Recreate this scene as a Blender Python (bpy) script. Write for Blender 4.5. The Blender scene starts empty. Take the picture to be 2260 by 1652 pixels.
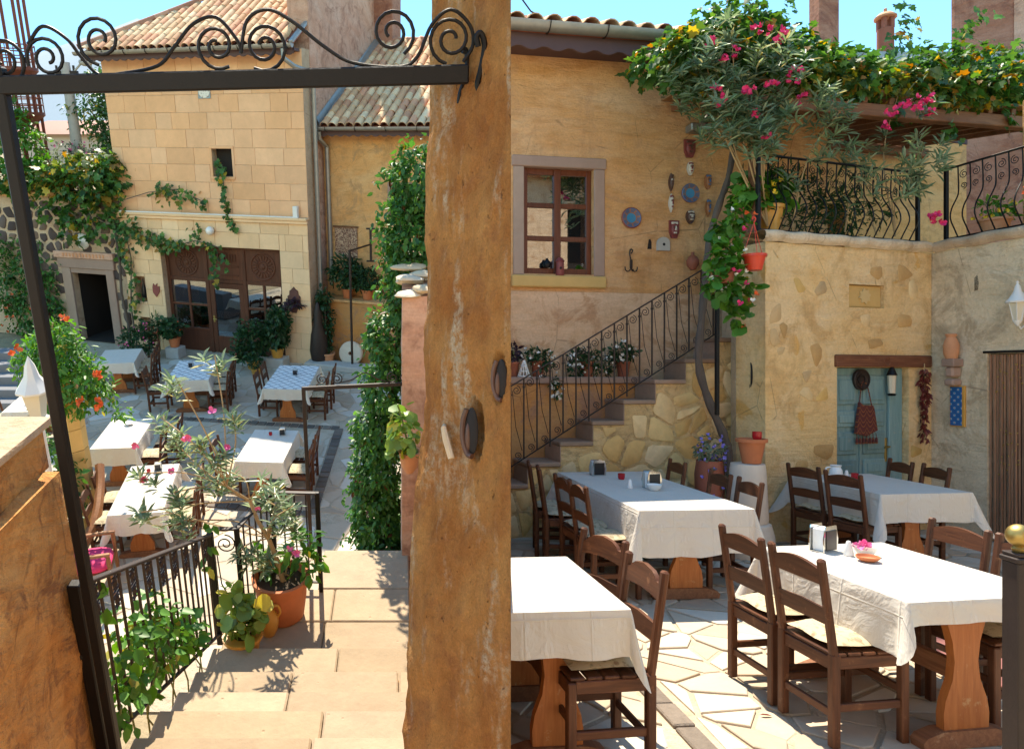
import bpy, math, random
import numpy as np
from mathutils import Matrix, Vector, noise as mnoise
from math import sin, cos, pi, radians, sqrt, atan2, hypot

# ------------------------------------------------------------ camera, sky, sun
SC = bpy.context.scene
COL = SC.collection
EYE = 1.85                      # eye above the lower courtyard (right-hand place)
cam_d = bpy.data.cameras.new('camera')
cam = bpy.data.objects.new('camera', cam_d); COL.objects.link(cam)
cam.location = (0, 0, EYE); cam.rotation_euler = (pi / 2, 0, 0)
cam_d.sensor_fit = 'HORIZONTAL'; cam_d.sensor_width = 36.0
cam_d.lens = 36.0 * 1530 / 2259; cam_d.shift_x = 0.5 - 880 / 2259
cam_d.clip_start = 0.05; cam_d.clip_end = 6000
SC.camera = cam

SUN_EL, SUN_AZ = radians(66.5), radians(12)       # the sun stands behind the houses, to the left
to_sun = Vector((-sin(SUN_AZ) * cos(SUN_EL), cos(SUN_AZ) * cos(SUN_EL), sin(SUN_EL)))
world = bpy.data.worlds.new('World'); SC.world = world; world.use_nodes = True
wn, wl = world.node_tree.nodes, world.node_tree.links
wn.clear()
sky = wn.new('ShaderNodeTexSky'); sky.sky_type = 'NISHITA'; sky.sun_disc = False
sky.sun_elevation = SUN_EL; sky.sun_rotation = -SUN_AZ
sky.altitude = 1200; sky.air_density = 1.0; sky.dust_density = 0.0; sky.ozone_density = 2.0
tint = wn.new('ShaderNodeMixRGB'); tint.blend_type = 'MULTIPLY'; tint.inputs[0].default_value = 1
tint.inputs[2].default_value = (0.69, 0.93, 0.87, 1)
bg = wn.new('ShaderNodeBackground'); bg.inputs[1].default_value = 0.135
wo = wn.new('ShaderNodeOutputWorld')
wl.new(sky.outputs[0], tint.inputs[1]); wl.new(tint.outputs[0], bg.inputs[0]); wl.new(bg.outputs[0], wo.inputs[0])
sun_d = bpy.data.lights.new('sun', 'SUN'); sun_d.energy = 3.3; sun_d.angle = radians(0.55); sun_d.color = (1.0, 0.89, 0.71)
sun = bpy.data.objects.new('sun', sun_d); COL.objects.link(sun)
sun.rotation_euler = (-to_sun).to_track_quat('-Z', 'Y').to_euler(); sun.location = (-6, 12, 20)
SC.view_settings.view_transform = 'Standard'; SC.view_settings.look = 'None'
SC.view_settings.exposure = 1.74; SC.view_settings.gamma = 1.0; SC.view_settings.use_curve_mapping = False
SC.render.engine = 'CYCLES'
SC.cycles.max_bounces = 6; SC.cycles.diffuse_bounces = 3; SC.cycles.glossy_bounces = 3; SC.cycles.transparent_max_bounces = 6
SC.cycles.use_denoising = True

# The upper place (left-hand, 'L') lies on a slope: its ground leans 19 degrees to the lower one.
SLOPE = math.asin(0.327); HL = 5.6
ML = Matrix.Translation((0, 0, EYE)) @ Matrix.Rotation(SLOPE, 4, 'X') @ Matrix.Translation((0, 0, -HL))
SIDE = ['L']; L_ROOTS = []
rnd = random.Random(7); nrg = np.random.default_rng(11)

# ------------------------------------------------------------ materials
MATS = {}
class G:
    """tiny node-graph helper"""
    def __init__(s, name):
        s.m = bpy.data.materials.new(name); s.m.use_nodes = True
        s.n, s.l = s.m.node_tree.nodes, s.m.node_tree.links; s.n.clear()
        s.out = s.n.new('ShaderNodeOutputMaterial'); s.b = s.n.new('ShaderNodeBsdfPrincipled')
        s.l.new(s.b.outputs[0], s.out.inputs[0]); MATS[name] = s.m
    def set(s, sock, v):
        if hasattr(v, 'is_output') or isinstance(v, bpy.types.NodeSocket): s.l.new(v, sock)
        elif isinstance(v, (tuple, list)) and len(v) == 3 and sock.type == 'RGBA': sock.default_value = (*v, 1)
        else: sock.default_value = v
    def P(s, **k):
        names = dict(color='Base Color', rough='Roughness', metal='Metallic', spec='Specular IOR Level', normal='Normal', trans='Transmission Weight', sub='Subsurface Weight', coat='Coat Weight', emit='Emission Color', estr='Emission Strength', sheen='Sheen Weight')
        for a, v in k.items(): s.set(s.b.inputs[names[a]], v)
        return s
    def pos(s, scale=(1, 1, 1), obj=False, rot=(0, 0, 0)):
        if obj: o = s.n.new('ShaderNodeTexCoord').outputs['Object']
        else: o = s.n.new('ShaderNodeNewGeometry').outputs['Position']
        mp = s.n.new('ShaderNodeMapping'); s.l.new(o, mp.inputs[0]); mp.inputs['Scale'].default_value = scale; mp.inputs['Rotation'].default_value = rot
        return mp.outputs[0]
    def objrand(s): return s.n.new('ShaderNodeObjectInfo').outputs['Random']
    def island(s): return s.n.new('ShaderNodeNewGeometry').outputs['Random Per Island']
    def noise(s, vec, scale, detail=4, rough=.6, dist=0):
        t = s.n.new('ShaderNodeTexNoise'); s.l.new(vec, t.inputs['Vector'])
        t.inputs['Scale'].default_value = scale; t.inputs['Detail'].default_value = min(detail, 4.5); t.inputs['Roughness'].default_value = rough; t.inputs['Distortion'].default_value = dist
        return t.outputs[0]
    def voro(s, vec, scale, feat='F1'):
        t = s.n.new('ShaderNodeTexVoronoi'); t.feature = feat; s.l.new(vec, t.inputs['Vector']); t.inputs['Scale'].default_value = scale
        return t.outputs['Distance']
    def ramp(s, fac, stops, interp='LINEAR'):
        r = s.n.new('ShaderNodeValToRGB'); s.l.new(fac, r.inputs[0]); cr = r.color_ramp; cr.interpolation = interp
        while len(cr.elements) < len(stops): cr.elements.new(.5)
        for e, (p, c) in zip(cr.elements, stops):
            e.position = p; e.color = (c, c, c, 1) if isinstance(c, (int, float)) else (*c, 1)
        return r.outputs[0]
    def mix(s, fac, a, b, mode='MIX'):
        r = s.n.new('ShaderNodeMixRGB'); r.blend_type = mode
        s.set(r.inputs[0], fac); s.set(r.inputs[1], a); s.set(r.inputs[2], b); return r.outputs[0]
    def math(s, op, a, b=0.0):
        r = s.n.new('ShaderNodeMath'); r.operation = op; s.set(r.inputs[0], a); s.set(r.inputs[1], b); return r.outputs[0]
    def hsv(s, col, h=.5, sat=1., v=1.):
        r = s.n.new('ShaderNodeHueSaturation'); s.set(r.inputs['Color'], col); s.set(r.inputs['Hue'], h); s.set(r.inputs['Saturation'], sat); s.set(r.inputs['Value'], v); return r.outputs[0]
    def bump(s, h, strength=.4, dist=.01, nrm=None):
        b = s.n.new('ShaderNodeBump'); s.l.new(h, b.inputs['Height']); b.inputs['Strength'].default_value = strength; b.inputs['Distance'].default_value = dist
        if nrm is not None: s.l.new(nrm, b.inputs['Normal'])
        s.l.new(b.outputs[0], s.b.inputs['Normal']); return b.outputs[0]
    def rng(s, v, a, b):
        r = s.n.new('ShaderNodeMapRange'); s.l.new(v, r.inputs[0]); r.inputs[3].default_value = a; r.inputs[4].default_value = b; return r.outputs[0]

def m_plain(name, col, rough=.6, metal=0., var=.12, bump=.15, bscale=60, **k):
    g = G(name); p = g.pos(); n = g.noise(p, 9, 5)
    c = g.hsv(col if not isinstance(col, tuple) else g.mix(0., col, col), v=g.rng(n, 1 - var, 1 + var))
    g.P(color=c, rough=rough, metal=metal, **k)
    if bump: g.bump(g.noise(p, bscale, 4), bump, .004)
    return g.m
def m_plaster(name, base, light, dark, stain=None, scale=1.0, bump=.5, stretch=(1, 1, 2.2), patch=None, thr=(.55, .62), crack=False):
    g = G(name); p = g.pos(stretch); q = g.pos()
    n1 = g.noise(p, .9 * scale, 8, .62, .6); n2 = g.noise(p, 3.3 * scale, 8, .68, .3); n3 = g.noise(q, 38 * scale, 5, .7)
    c = g.mix(g.ramp(n1, [(.36, 0.), (.64, 1.)]), base, light)
    c = g.mix(g.ramp(n2, [(.50, 0.), (.72, .75)]), c, dark)
    if patch: c = g.mix(g.ramp(g.noise(q, 1.1 * scale, 3, .5, 1.5), [(thr[0], 0.), (thr[1], .8)]), c, patch)
    if stain: c = g.mix(g.ramp(g.noise(q, 1.9 * scale, 10, .75, .9), [(.52, 0.), (.64, .9)]), c, stain)
    if stain: c = g.mix(g.ramp(g.noise(g.pos((1.6, 1.6, .35)), 1.6 * scale, 8, .7, .3), [(.56, 0.), (.70, .5)]), c, tuple(x * .72 for x in stain))
    n4 = g.noise(g.pos((.5, .5, 3.4)), 2.6 * scale, 10, .72, .8)
    c = g.hsv(c, v=g.math('MULTIPLY', g.rng(n3, .74, 1.22), g.rng(n4, .80, 1.18)))
    ck = g.math('MULTIPLY', g.ramp(g.voro(g.pos((1.2, 1.2, .8), rot=(.4, .3, .5)), 1.7 if crack else .9, 'DISTANCE_TO_EDGE'), [(.0, 1.), (.012 if crack else .006, 0.)]), g.ramp(g.noise(q, 2.2, 4), [(.50, 0.), (.58, 1.)]))
    c = g.mix(g.math('MULTIPLY', ck, .55), c, (.14, .075, .04))
    g.P(color=c, rough=.93, spec=.15)
    h = g.math('ADD', g.math('ADD', g.math('MULTIPLY', n4, 1.6), g.math('MULTIPLY', n2, 2.2)), g.math('ADD', g.math('MULTIPLY', n3, .55), g.math('MULTIPLY', g.noise(q, 150, 3), .2)))
    g.bump(h, bump, .02); return g.m
def m_piece(name, cols, rough=.85, bump=.4, speck=.25, scale=14, pitted=False, vr=.13):
    """a material for single pieces (stones, tiles, blocks): each object its own tone"""
    g = G(name); q = g.pos(); r = g.math('FRACT', g.math('ADD', g.objrand(), g.island())); n = g.noise(q, scale, 8, .7); n2 = g.noise(q, scale * 5, 4)
    k = len(cols); c = g.ramp(r, [(i / k, cc) for i, cc in enumerate(cols)], 'CONSTANT')
    r2 = g.math('FRACT', g.math('MULTIPLY', r, 37.7))
    big = g.noise(g.pos((1, 1, .5)), 1.3, 6, .65, .4)
    c = g.hsv(c, v=g.math('MULTIPLY', g.rng(big, .82, 1.16), g.math('MULTIPLY', g.rng(r2, 1 - vr, 1 + vr), g.rng(n, 1 - speck, 1 + speck))))
    h = g.math('ADD', n, g.math('MULTIPLY', n2, .4))
    if pitted:
        v = g.ramp(g.voro(q, scale * 2.2), [(.02, 0.), (.16, 1.)]); pit = g.ramp(g.noise(q, 6, 2), [(.5, 1.), (.62, 0.)])
        vv = g.mix(pit, v, (1, 1, 1)); h = g.math('ADD', h, vv); c = g.mix(g.math('MULTIPLY', g.math('SUBTRACT', 1., vv), .35), c, (.2, .13, .07))
    g.P(color=c, rough=rough, spec=.2); g.bump(h, bump, .012); return g.m
def m_wood(name, a, b, axis='Z', rough=.55, scale=1., wear=None, bump=.25):
    g = G(name); s = {'X': (1.2, 16, 16), 'Y': (16, 1.2, 16), 'Z': (16, 16, 1.2)}[axis]
    tc = g.n.new('ShaderNodeTexCoord'); ad = g.n.new('ShaderNodeVectorMath'); ad.operation = 'ADD'
    cx = g.n.new('ShaderNodeCombineXYZ'); r = g.objrand()
    for i, f in enumerate((7., 13., 5.)): g.l.new(g.math('MULTIPLY', r, f), cx.inputs[i])
    g.l.new(tc.outputs['Object'], ad.inputs[0]); g.l.new(cx.outputs[0], ad.inputs[1])
    mp = g.n.new('ShaderNodeMapping'); g.l.new(ad.outputs[0], mp.inputs[0]); mp.inputs['Scale'].default_value = [x * scale for x in s]
    n = g.noise(mp.outputs[0], 1.6, 8, .65, 1.2); n2 = g.noise(mp.outputs[0], 7, 4)
    c = g.mix(g.ramp(n, [(.35, 0.), (.68, 1.)]), a, b)
    if wear: c = g.mix(g.ramp(g.noise(g.pos(), 11, 8, .75), [(.60, 0.), (.74, .8)]), c, wear)
    c = g.hsv(c, v=g.math('MULTIPLY', g.rng(n2, .8, 1.2), g.rng(r, .82, 1.15)))
    g.P(color=c, rough=rough, spec=.3); g.bump(g.math('ADD', n, g.math('MULTIPLY', n2, .5)), bump, .003); return g.m
def m_leaf(name, cols, yellow=None, yfrac=.0, gloss=.45):
    g = G(name); r = g.island(); k = len(cols)
    c = g.ramp(r, [(i / max(1, k - 1), cc) for i, cc in enumerate(cols)])
    if yellow:
        r2 = g.math('FRACT', g.math('MULTIPLY', r, 91.3))
        for i, yc in enumerate(yellow): c = g.mix(g.math('LESS_THAN', r2, yfrac * (1 - .5 * i)), c, yc)
    c = g.hsv(c, v=g.rng(g.math('FRACT', g.math('MULTIPLY', r, 53.1)), .7, 1.3))
    g.P(color=c, rough=gloss, spec=.4)
    t = g.n.new('ShaderNodeBsdfTranslucent'); g.l.new(g.hsv(c, h=.485, sat=1.15, v=1.5), t.inputs[0])
    ms = g.n.new('ShaderNodeMixShader'); ms.inputs[0].default_value = .36
    g.l.new(g.b.outputs[0], ms.inputs[1]); g.l.new(t.outputs[0], ms.inputs[2]); g.l.new(ms.outputs[0], g.out.inputs[0]); return g.m

m_plaster('plaster_window', (.66, .345, .135), (.72, .43, .22), (.52, .25, .085), stain=(.58, .315, .15), stretch=(1, 1, 2.6), bump=.8)
m_plaster('plaster_lower', (.72, .50, .33), (.68, .45, .28), (.58, .35, .20), stain=(.50, .28, .15), bump=.5)
m_plaster('plaster_balcony', (.80, .545, .25), (.82, .60, .33), (.73, .44, .17), stain=(.62, .39, .17), patch=(.72, .40, .11), bump=1.0, stretch=(1, 1, 1), thr=(.64, .66))
m_plaster('plaster_grey', (.67, .52, .34), (.73, .60, .43), (.55, .40, .25), stain=(.46, .35, .23), bump=.9, stretch=(1, 1, 1))
m_plaster('plaster_wing', (.68, .345, .125), (.69, .41, .19), (.48, .25, .09), stain=(.46, .27, .13), bump=.4)
m_plaster('plaster_pink', (.56, .31, .21), (.62, .40, .30), (.46, .24, .16), stain=(.36, .19, .13), bump=.4)
m_plaster('plaster_red', (.36, .16, .10), (.44, .23, .16), (.28, .11, .07), stain=(.24, .10, .07), bump=.6)
m_plaster('plaster_near', (.62, .29, .09), (.72, .40, .15), (.45, .18, .055), stain=(.32, .15, .07), scale=2.6, bump=1.0, stretch=(1, 1, 1), crack=True)
m_plaster('plaster_orange', (.55, .24, .07), (.50, .28, .12), (.42, .2, .09), stain=(.35, .2, .13), bump=.5, stretch=(1, 1, 1))
m_plaster('rubble_mortar', (.66, .44, .20), (.72, .51, .26), (.47, .32, .15), stain=(.38, .25, .12), scale=2, bump=1.0, stretch=(1, 1, 1))
m_plaster('mortar_pale', (.50, .35, .23), (.56, .42, .29), (.42, .28, .17), scale=2, bump=.6, stretch=(1, 1, 1))
m_plaster('bed', (.47, .38, .275), (.53, .44, .33), (.38, .29, .195), scale=2.5, bump=.7, stretch=(1, 1, 1))
m_plaster('limewash', (.78, .70, .56), (.80, .74, .62), (.70, .60, .45), bump=.3)
m_plaster('earth', (.30, .23, .14), (.36, .29, .18), (.22, .17, .10), scale=1, bump=.6, stretch=(1, 1, 1))
m_piece('ashlar', [(.76, .425, .225), (.775, .445, .245), (.75, .415, .215), (.78, .46, .26), (.76, .42, .215)], speck=.12, bump=.45, scale=6, pitted=True, vr=.06)
m_piece('ashlar_pale', [(.79, .53, .31), (.80, .545, .325), (.775, .51, .29), (.80, .555, .335)], speck=.12, bump=.5, scale=6, pitted=True, vr=.06)
m_piece('basalt', [(.085, .062, .058), (.11, .08, .07), (.07, .052, .05), (.17, .115, .085), (.13, .10, .09)], speck=.3, bump=.7)
m_piece('flagstone', [(.50, .42, .325), (.56, .49, .395), (.46, .37, .275), (.60, .54, .455), (.48, .39, .29), (.53, .445, .345), (.46, .36, .26)], speck=.14, bump=.45, scale=7)
m_piece('sett', [(.15, .125, .10), (.19, .155, .125), (.12, .10, .085)], speck=.35, bump=.9, scale=22)
m_piece('step_stone', [(.37, .28, .185), (.39, .30, .205), (.355, .265, .17)], speck=.22, bump=.6, scale=6, pitted=True, vr=.10)
m_piece('tread_stone', [(.32, .215, .15), (.36, .245, .18), (.29, .19, .13)], speck=.2, bump=.5)
m_piece('rubble_stone', [(.70, .48, .21), (.74, .53, .27), (.66, .42, .16), (.62, .42, .21), (.72, .52, .29), (.60, .36, .13)], speck=.3, bump=1.0, scale=9)
m_piece('inset_stone', [(.64, .42, .15), (.56, .39, .20), (.68, .49, .25), (.52, .32, .13)], speck=.22, bump=.8, scale=11)
m_piece('roof_tile', [(.62, .37, .20), (.68, .46, .27), (.56, .30, .16), (.65, .41, .23), (.71, .50, .31), (.58, .28, .16)], speck=.2, bump=.35, scale=9)
m_piece('ridge_tile', [(.45, .21, .13), (.49, .25, .16), (.41, .18, .11)], speck=.2, bump=.35)
m_piece('frame_stone', [(.34, .23, .18), (.37, .26, .2)], speck=.14, bump=.4, scale=8)
m_piece('pillar_stone', [(.66, .45, .18), (.69, .49, .22), (.63, .41, .15)], speck=.12, bump=.4, scale=6)
m_piece('pebble_pale', [(.66, .54, .40), (.60, .46, .3)], speck=.15, bump=.6)
m_plain('iron', (.0045, .004, .005), .5, .0, bump=.25, spec=.3)
m_plain('iron_brown', (.032, .020, .016), .55, .0, var=.3, bump=.3, spec=.35)
m_plain('zinc', (.34, .34, .32), .5, .7, var=.25, bump=.1)
m_plain('fascia', (.085, .045, .045), .7, bump=.3)
m_plain('terracotta', (.50, .16, .06), .75, var=.22, bump=.25)
m_plain('terracotta_dark', (.28, .085, .045), .7, var=.2, bump=.25)
m_plain('terracotta_pale', (.56, .26, .13), .8, var=.2, bump=.3)
m_plain('ochre_glaze', (.58, .29, .05), .35, var=.2, bump=.1)
m_plain('soil', (.05, .033, .02), .95, bump=.8)
m_plain('plastic_red', (.62, .05, .02), .35, var=.05, bump=0)
m_plain('white_metal', (.74, .71, .66), .4, var=.06, bump=.1)
m_plain('white_ceramic', (.80, .79, .76), .2, var=.03, bump=0)
m_plain('concrete', (.46, .43, .39), .9, var=.15, bump=.5)
m_plain('bark', (.10, .075, .06), .9, var=.35, bump=.9, bscale=40)
m_plain('stem', (.40, .28, .14), .8, var=.25, bump=.4)
m_plain('stem_green', (.16, .19, .06), .7, var=.25, bump=.3)
m_plain('brass', (.44, .32, .11), .46, 1., var=.2, bump=.12)
m_plain('chrome', (.62, .62, .60), .13, 1., var=.05, bump=0)
m_plain('black_plastic', (.012, .012, .014), .3, bump=0)
m_plain('napkin', (.82, .81, .78), .8, bump=.1)
m_plain('candle_red', (.40, .012, .018), .2, bump=0, var=.1)
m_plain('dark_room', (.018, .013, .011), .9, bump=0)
m_plain('room_cloth', (.55, .58, .60), .8, bump=0)
m_plain('copper_dark', (.11, .05, .045), .5, .5, var=.3, bump=.4)
m_plain('rust_frame', (.20, .06, .035), .7, .2, var=.3, bump=.3)
m_plain('shade_blue_step', (.17, .17, .18), .85, bump=.3)  # dark blue-grey stands for shade, painted into the step colour
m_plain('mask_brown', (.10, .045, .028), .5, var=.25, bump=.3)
m_plain('mask_red', (.22, .045, .04), .5, var=.25, bump=.3)
m_plain('mask_orange', (.34, .13, .045), .5, var=.25, bump=.3)
m_plain('mask_white', (.62, .55, .46), .6, var=.1, bump=.2)
m_plain('mask_blue', (.045, .12, .26), .4, var=.2, bump=.1)
m_plain('petal_pink', (.72, .03, .16), .6, var=.2, bump=0)
m_plain('petal_pale_pink', (.80, .16, .38), .6, var=.2, bump=0)
m_plain('petal_orange', (.78, .14, .03), .6, var=.2, bump=0)
m_plain('petal_white', (.80, .79, .74), .6, var=.1, bump=0)
m_plain('petal_blue', (.22, .18, .55), .6, var=.2, bump=0)
m_plain('petal_yellow', (.75, .52, .03), .6, var=.2, bump=0)
m_plain('pink_fabric', (.62, .035, .14), .85, var=.12, bump=.3)
m_plain('rug', (.22, .085, .075), .95, var=.3, bump=.6)
m_plain('pepper', (.13, .02, .014), .45, var=.4, bump=.3)
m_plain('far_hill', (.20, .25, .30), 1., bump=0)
m_plain('far_house', (.62, .50, .42), .9, bump=.1)
m_plain('marble', (.66, .56, .45), .8, var=.14, bump=.35)
m_wood('chair_x', (.062, .020, .008), (.125, .044, .017), 'X', .5, wear=(.23, .10, .045))
m_wood('chair_z', (.062, .020, .008), (.125, .044, .017), 'Z', .5, wear=(.23, .10, .045))
m_wood('chair_y', (.062, .020, .008), (.125, .044, .017), 'Y', .5, wear=(.23, .10, .045))
m_wood('chair_new', (.22, .09, .035), (.34, .15, .06), 'Z', .42)
m_wood('table_z', (.32, .095, .022), (.43, .15, .040), 'Z', .45, wear=(.52, .33, .16))
m_wood('table_y', (.17, .065, .03), (.26, .11, .05), 'Y', .6, wear=(.42, .28, .17))
m_wood('carved_wood', (.085, .028, .014), (.135, .046, .022), 'Z', .6, scale=.7)
m_wood('window_wood', (.11, .030, .013), (.16, .048, .021), 'Z', .4)
m_wood('beam_wood', (.15, .065, .03), (.23, .105, .05), 'X', .75)
m_wood('joist_wood', (.30, .16, .07), (.40, .23, .11), 'Y', .75)
m_wood('lintel_wood', (.14, .05, .025), (.24, .10, .05), 'X', .8, wear=(.3, .17, .09))
m_wood('door_paint', (.15, .27, .285), (.23, .345, .35), 'Z', .7, scale=.6, wear=(.34, .34, .30), bump=.5)
m_wood('board_brown', (.27, .13, .075), (.40, .22, .13), 'Z', .7)
m_leaf('leaf_ivy', [(.032, .10, .026), (.055, .155, .033), (.09, .22, .042)], [(.16, .13, .02), (.11, .04, .015)], .03)
m_leaf('leaf_vine', [(.030, .085, .020), (.055, .14, .028), (.10, .215, .04)], [(.40, .30, .03), (.30, .15, .02)], .09)
m_leaf('leaf_vine_autumn', [(.045, .10, .02), (.08, .15, .03), (.16, .19, .03)], [(.42, .33, .04), (.34, .20, .03)], .22)
m_leaf('leaf_oleander', [(.10, .165, .08), (.17, .24, .12), (.26, .32, .20)], [(.34, .32, .14)], .10, .3)
m_leaf('leaf_trumpet', [(.045, .15, .02), (.075, .21, .03), (.12, .28, .04)], [(.36, .34, .06)], .04)
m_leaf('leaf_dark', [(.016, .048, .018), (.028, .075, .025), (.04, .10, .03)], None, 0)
m_leaf('leaf_tree', [(.03, .08, .025), (.05, .12, .035), (.07, .16, .04)], [(.25, .22, .04)], .05)
m_leaf('leaf_pale', [(.12, .22, .04), (.17, .29, .06), (.24, .35, .08)], [(.50, .45, .08)], .15)
m_leaf('leaf_grey', [(.10, .14, .08), (.16, .2, .12), (.22, .26, .17)], None, 0)
m_leaf('leaf_purple', [(.035, .018, .03), (.06, .03, .05), (.05, .05, .03)], None, 0)
def special_mats():
    # pier: rough tufa dressed with vertical tool marks and pale runs
    g = G('tufa'); p = g.pos(); w = g.pos((1, 1, .20))
    fine = g.noise(g.pos((1, 1, .7)), 150, 8, .8); mid = g.noise(g.pos((1, 1, .75)), 24, 10, .78); big = g.noise(g.pos((1, 1, .55)), 5.0, 6, .65)
    c = g.mix(g.ramp(big, [(.34, 0.), (.64, 1.)]), (.48, .19, .055), (.70, .35, .115))
    c = g.mix(g.ramp(g.noise(p, 9, 8, .7), [(.52, 0.), (.68, .55)]), c, (.40, .16, .07))
    run = g.math('MULTIPLY', g.ramp(g.noise(w, 8, 6, .6), [(.56, 0.), (.66, 1.)]), g.ramp(g.noise(p, 40, 8, .8), [(.40, 0.), (.58, .9)]))
    c = g.mix(run, c, (.78, .64, .45))
    pit = g.ramp(g.noise(g.pos((1, 1, .8)), 46, 2, .5), [(.24, 1.), (.31, 0.)])
    c = g.mix(g.math('MULTIPLY', pit, .6), c, (.14, .06, .03))
    c = g.hsv(c, v=g.math('MULTIPLY', g.rng(fine, .50, 1.52), g.rng(mid, .70, 1.32)))
    g.P(color=c, rough=.95, spec=.1)
    g.bump(g.math('ADD', g.math('MULTIPLY', fine, 1.2), g.math('ADD', g.math('MULTIPLY', run, .3), g.math('SUBTRACT', g.math('MULTIPLY', mid, 2.2), g.math('MULTIPLY', pit, .8)))), 1.0, .02)
    # tablecloth: white cotton with woven leaf sprigs
    g = G('cloth'); tc = g.n.new('ShaderNodeTexCoord'); uv = tc.outputs['UV']
    mp = g.n.new('ShaderNodeMapping'); g.l.new(uv, mp.inputs[0]); mp.inputs['Scale'].default_value = (1, 1, 1)
    v = g.n.new('ShaderNodeTexVoronoi'); g.l.new(mp.outputs[0], v.inputs['Vector']); v.inputs['Scale'].default_value = 9; v.inputs['Randomness'].default_value = .35
    d = v.outputs['Distance']; wv = g.n.new('ShaderNodeTexWave'); g.l.new(mp.outputs[0], wv.inputs[0]); wv.inputs['Scale'].default_value = 11; wv.inputs['Distortion'].default_value = 5; wv.inputs['Detail'].default_value = 2
    su = g.n.new('ShaderNodeSeparateXYZ'); g.l.new(uv, su.inputs[0]); cr = None
    for ax, per in ((0, .31), (1, .36)):
        f = g.math('ABSOLUTE', g.math('SUBTRACT', g.math('FRACT', g.math('DIVIDE', g.math('ADD', su.outputs[ax], 5.0), per)), .5)); l = g.ramp(f, [(0., 1.), (.022, 0.)]); cr = l if cr is None else g.math('MAXIMUM', cr, l)
    sprig = g.math('MULTIPLY', g.ramp(d, [(.22, 1.), (.36, 0.)]), g.ramp(wv.outputs[0], [(.45, 0.), (.6, 1.)]))
    p = g.pos(); n = g.noise(p, 2.5, 4)
    c = g.mix(g.math('MULTIPLY', sprig, .35), (.74, .685, .60), (.84, .80, .74)); c = g.hsv(c, v=g.rng(n, .95, 1.04))
    g.P(color=c, rough=.8, spec=.2, sheen=.2)
    t = g.n.new('ShaderNodeBsdfTranslucent'); g.l.new(g.mix(.5, c, (.85, .72, .5)), t.inputs[0]); ms = g.n.new('ShaderNodeMixShader'); ms.inputs[0].default_value = .22
    g.l.new(g.b.outputs[0], ms.inputs[1]); g.l.new(t.outputs[0], ms.inputs[2]); g.l.new(ms.outputs[0], g.out.inputs[0])
    b = g.bump(g.math('ADD', g.math('ADD', g.math('MULTIPLY', sprig, .35), g.math('MULTIPLY', cr, .4)), g.math('ADD', g.math('MULTIPLY', g.noise(uv, 26, 4, .6), .25), g.math('MULTIPLY', g.noise(uv, 4.5, 4, .55, 1.2), 2.4))), .5, .016); g.l.new(b, t.inputs['Normal'])
    # runner cloth with a dark interlaced net pattern
    g = G('cloth_net'); uv = g.n.new('ShaderNodeTexCoord').outputs['UV']; lines = None
    for rot in (45, -45):
        mp = g.n.new('ShaderNodeMapping'); g.l.new(uv, mp.inputs[0]); mp.inputs['Rotation'].default_value = (0, 0, radians(rot))
        wv = g.n.new('ShaderNodeTexWave'); wv.wave_profile = 'SIN'; g.l.new(mp.outputs[0], wv.inputs[0]); wv.inputs['Scale'].default_value = 2.2; wv.inputs['Distortion'].default_value = 1.6; wv.inputs['Detail'].default_value = 1; wv.inputs['Detail Scale'].default_value = 2.2
        a = g.ramp(wv.outputs[0], [(.90, 0.), (.96, 1.)]); lines = a if lines is None else g.math('MAXIMUM', lines, a)
    c = g.mix(g.math('MULTIPLY', lines, .7), (.72, .72, .71), (.16, .17, .20)); g.P(color=c, rough=.8, spec=.2)
    # floral seat cushion
    g = G('cushion'); q = g.pos(obj=True); v = g.n.new('ShaderNodeTexVoronoi'); g.l.new(q, v.inputs['Vector']); v.inputs['Scale'].default_value = 22
    c = g.mix(g.math('MULTIPLY', g.ramp(v.outputs['Distance'], [(.24, 1.), (.34, 0.)]), g.ramp(g.noise(q, 9, 3), [(.45, 0.), (.55, .8)])), (.52, .42, .27), g.ramp(g.objrand(), [(0., (.20, .13, .07)), (.5, (.24, .10, .06)), (.75, (.16, .15, .07))]))
    c = g.mix(g.ramp(g.noise(q, 30, 5), [(.55, 0.), (.62, .7)]), c, (.25, .19, .11)); g.P(color=c, rough=.9); g.bump(g.noise(q, 14, 5), .5, .01)
    # window glass: clear pane with a sheen
    g = G('glass'); gl = g.n.new('ShaderNodeBsdfGlossy'); gl.inputs[0].default_value = (.9, .93, .95, 1); gl.inputs['Roughness'].default_value = .015
    tr = g.n.new('ShaderNodeBsdfTransparent'); tr.inputs[0].default_value = (.55, .58, .60, 1); fr = g.n.new('ShaderNodeFresnel'); fr.inputs[0].default_value = 1.5
    ms = g.n.new('ShaderNodeMixShader'); g.l.new(g.rng(fr.outputs[0], .30, 1.), ms.inputs[0]); g.l.new(tr.outputs[0], ms.inputs[1]); g.l.new(gl.outputs[0], ms.inputs[2]); g.l.new(ms.outputs[0], g.out.inputs[0])
    g = G('opal'); g.P(color=(.80, .76, .70), rough=.3)
    g = G('lantern_glass'); g.P(color=(.62, .55, .42), rough=.35, spec=.5)
    # painted plates and tiles
    g = G('plate'); q = g.pos(obj=True); sx = g.n.new('ShaderNodeSeparateXYZ'); g.l.new(q, sx.inputs[0])
    r = g.math('SQRT', g.math('ADD', g.math('POWER', sx.outputs[0], 2.), g.math('POWER', sx.outputs[2], 2.))); an = g.math('ARCTAN2', sx.outputs[2], sx.outputs[0])
    pet = g.math('SINE', g.math('MULTIPLY', an, 8.)); k = g.math('MULTIPLY', r, 5.4)
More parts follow.
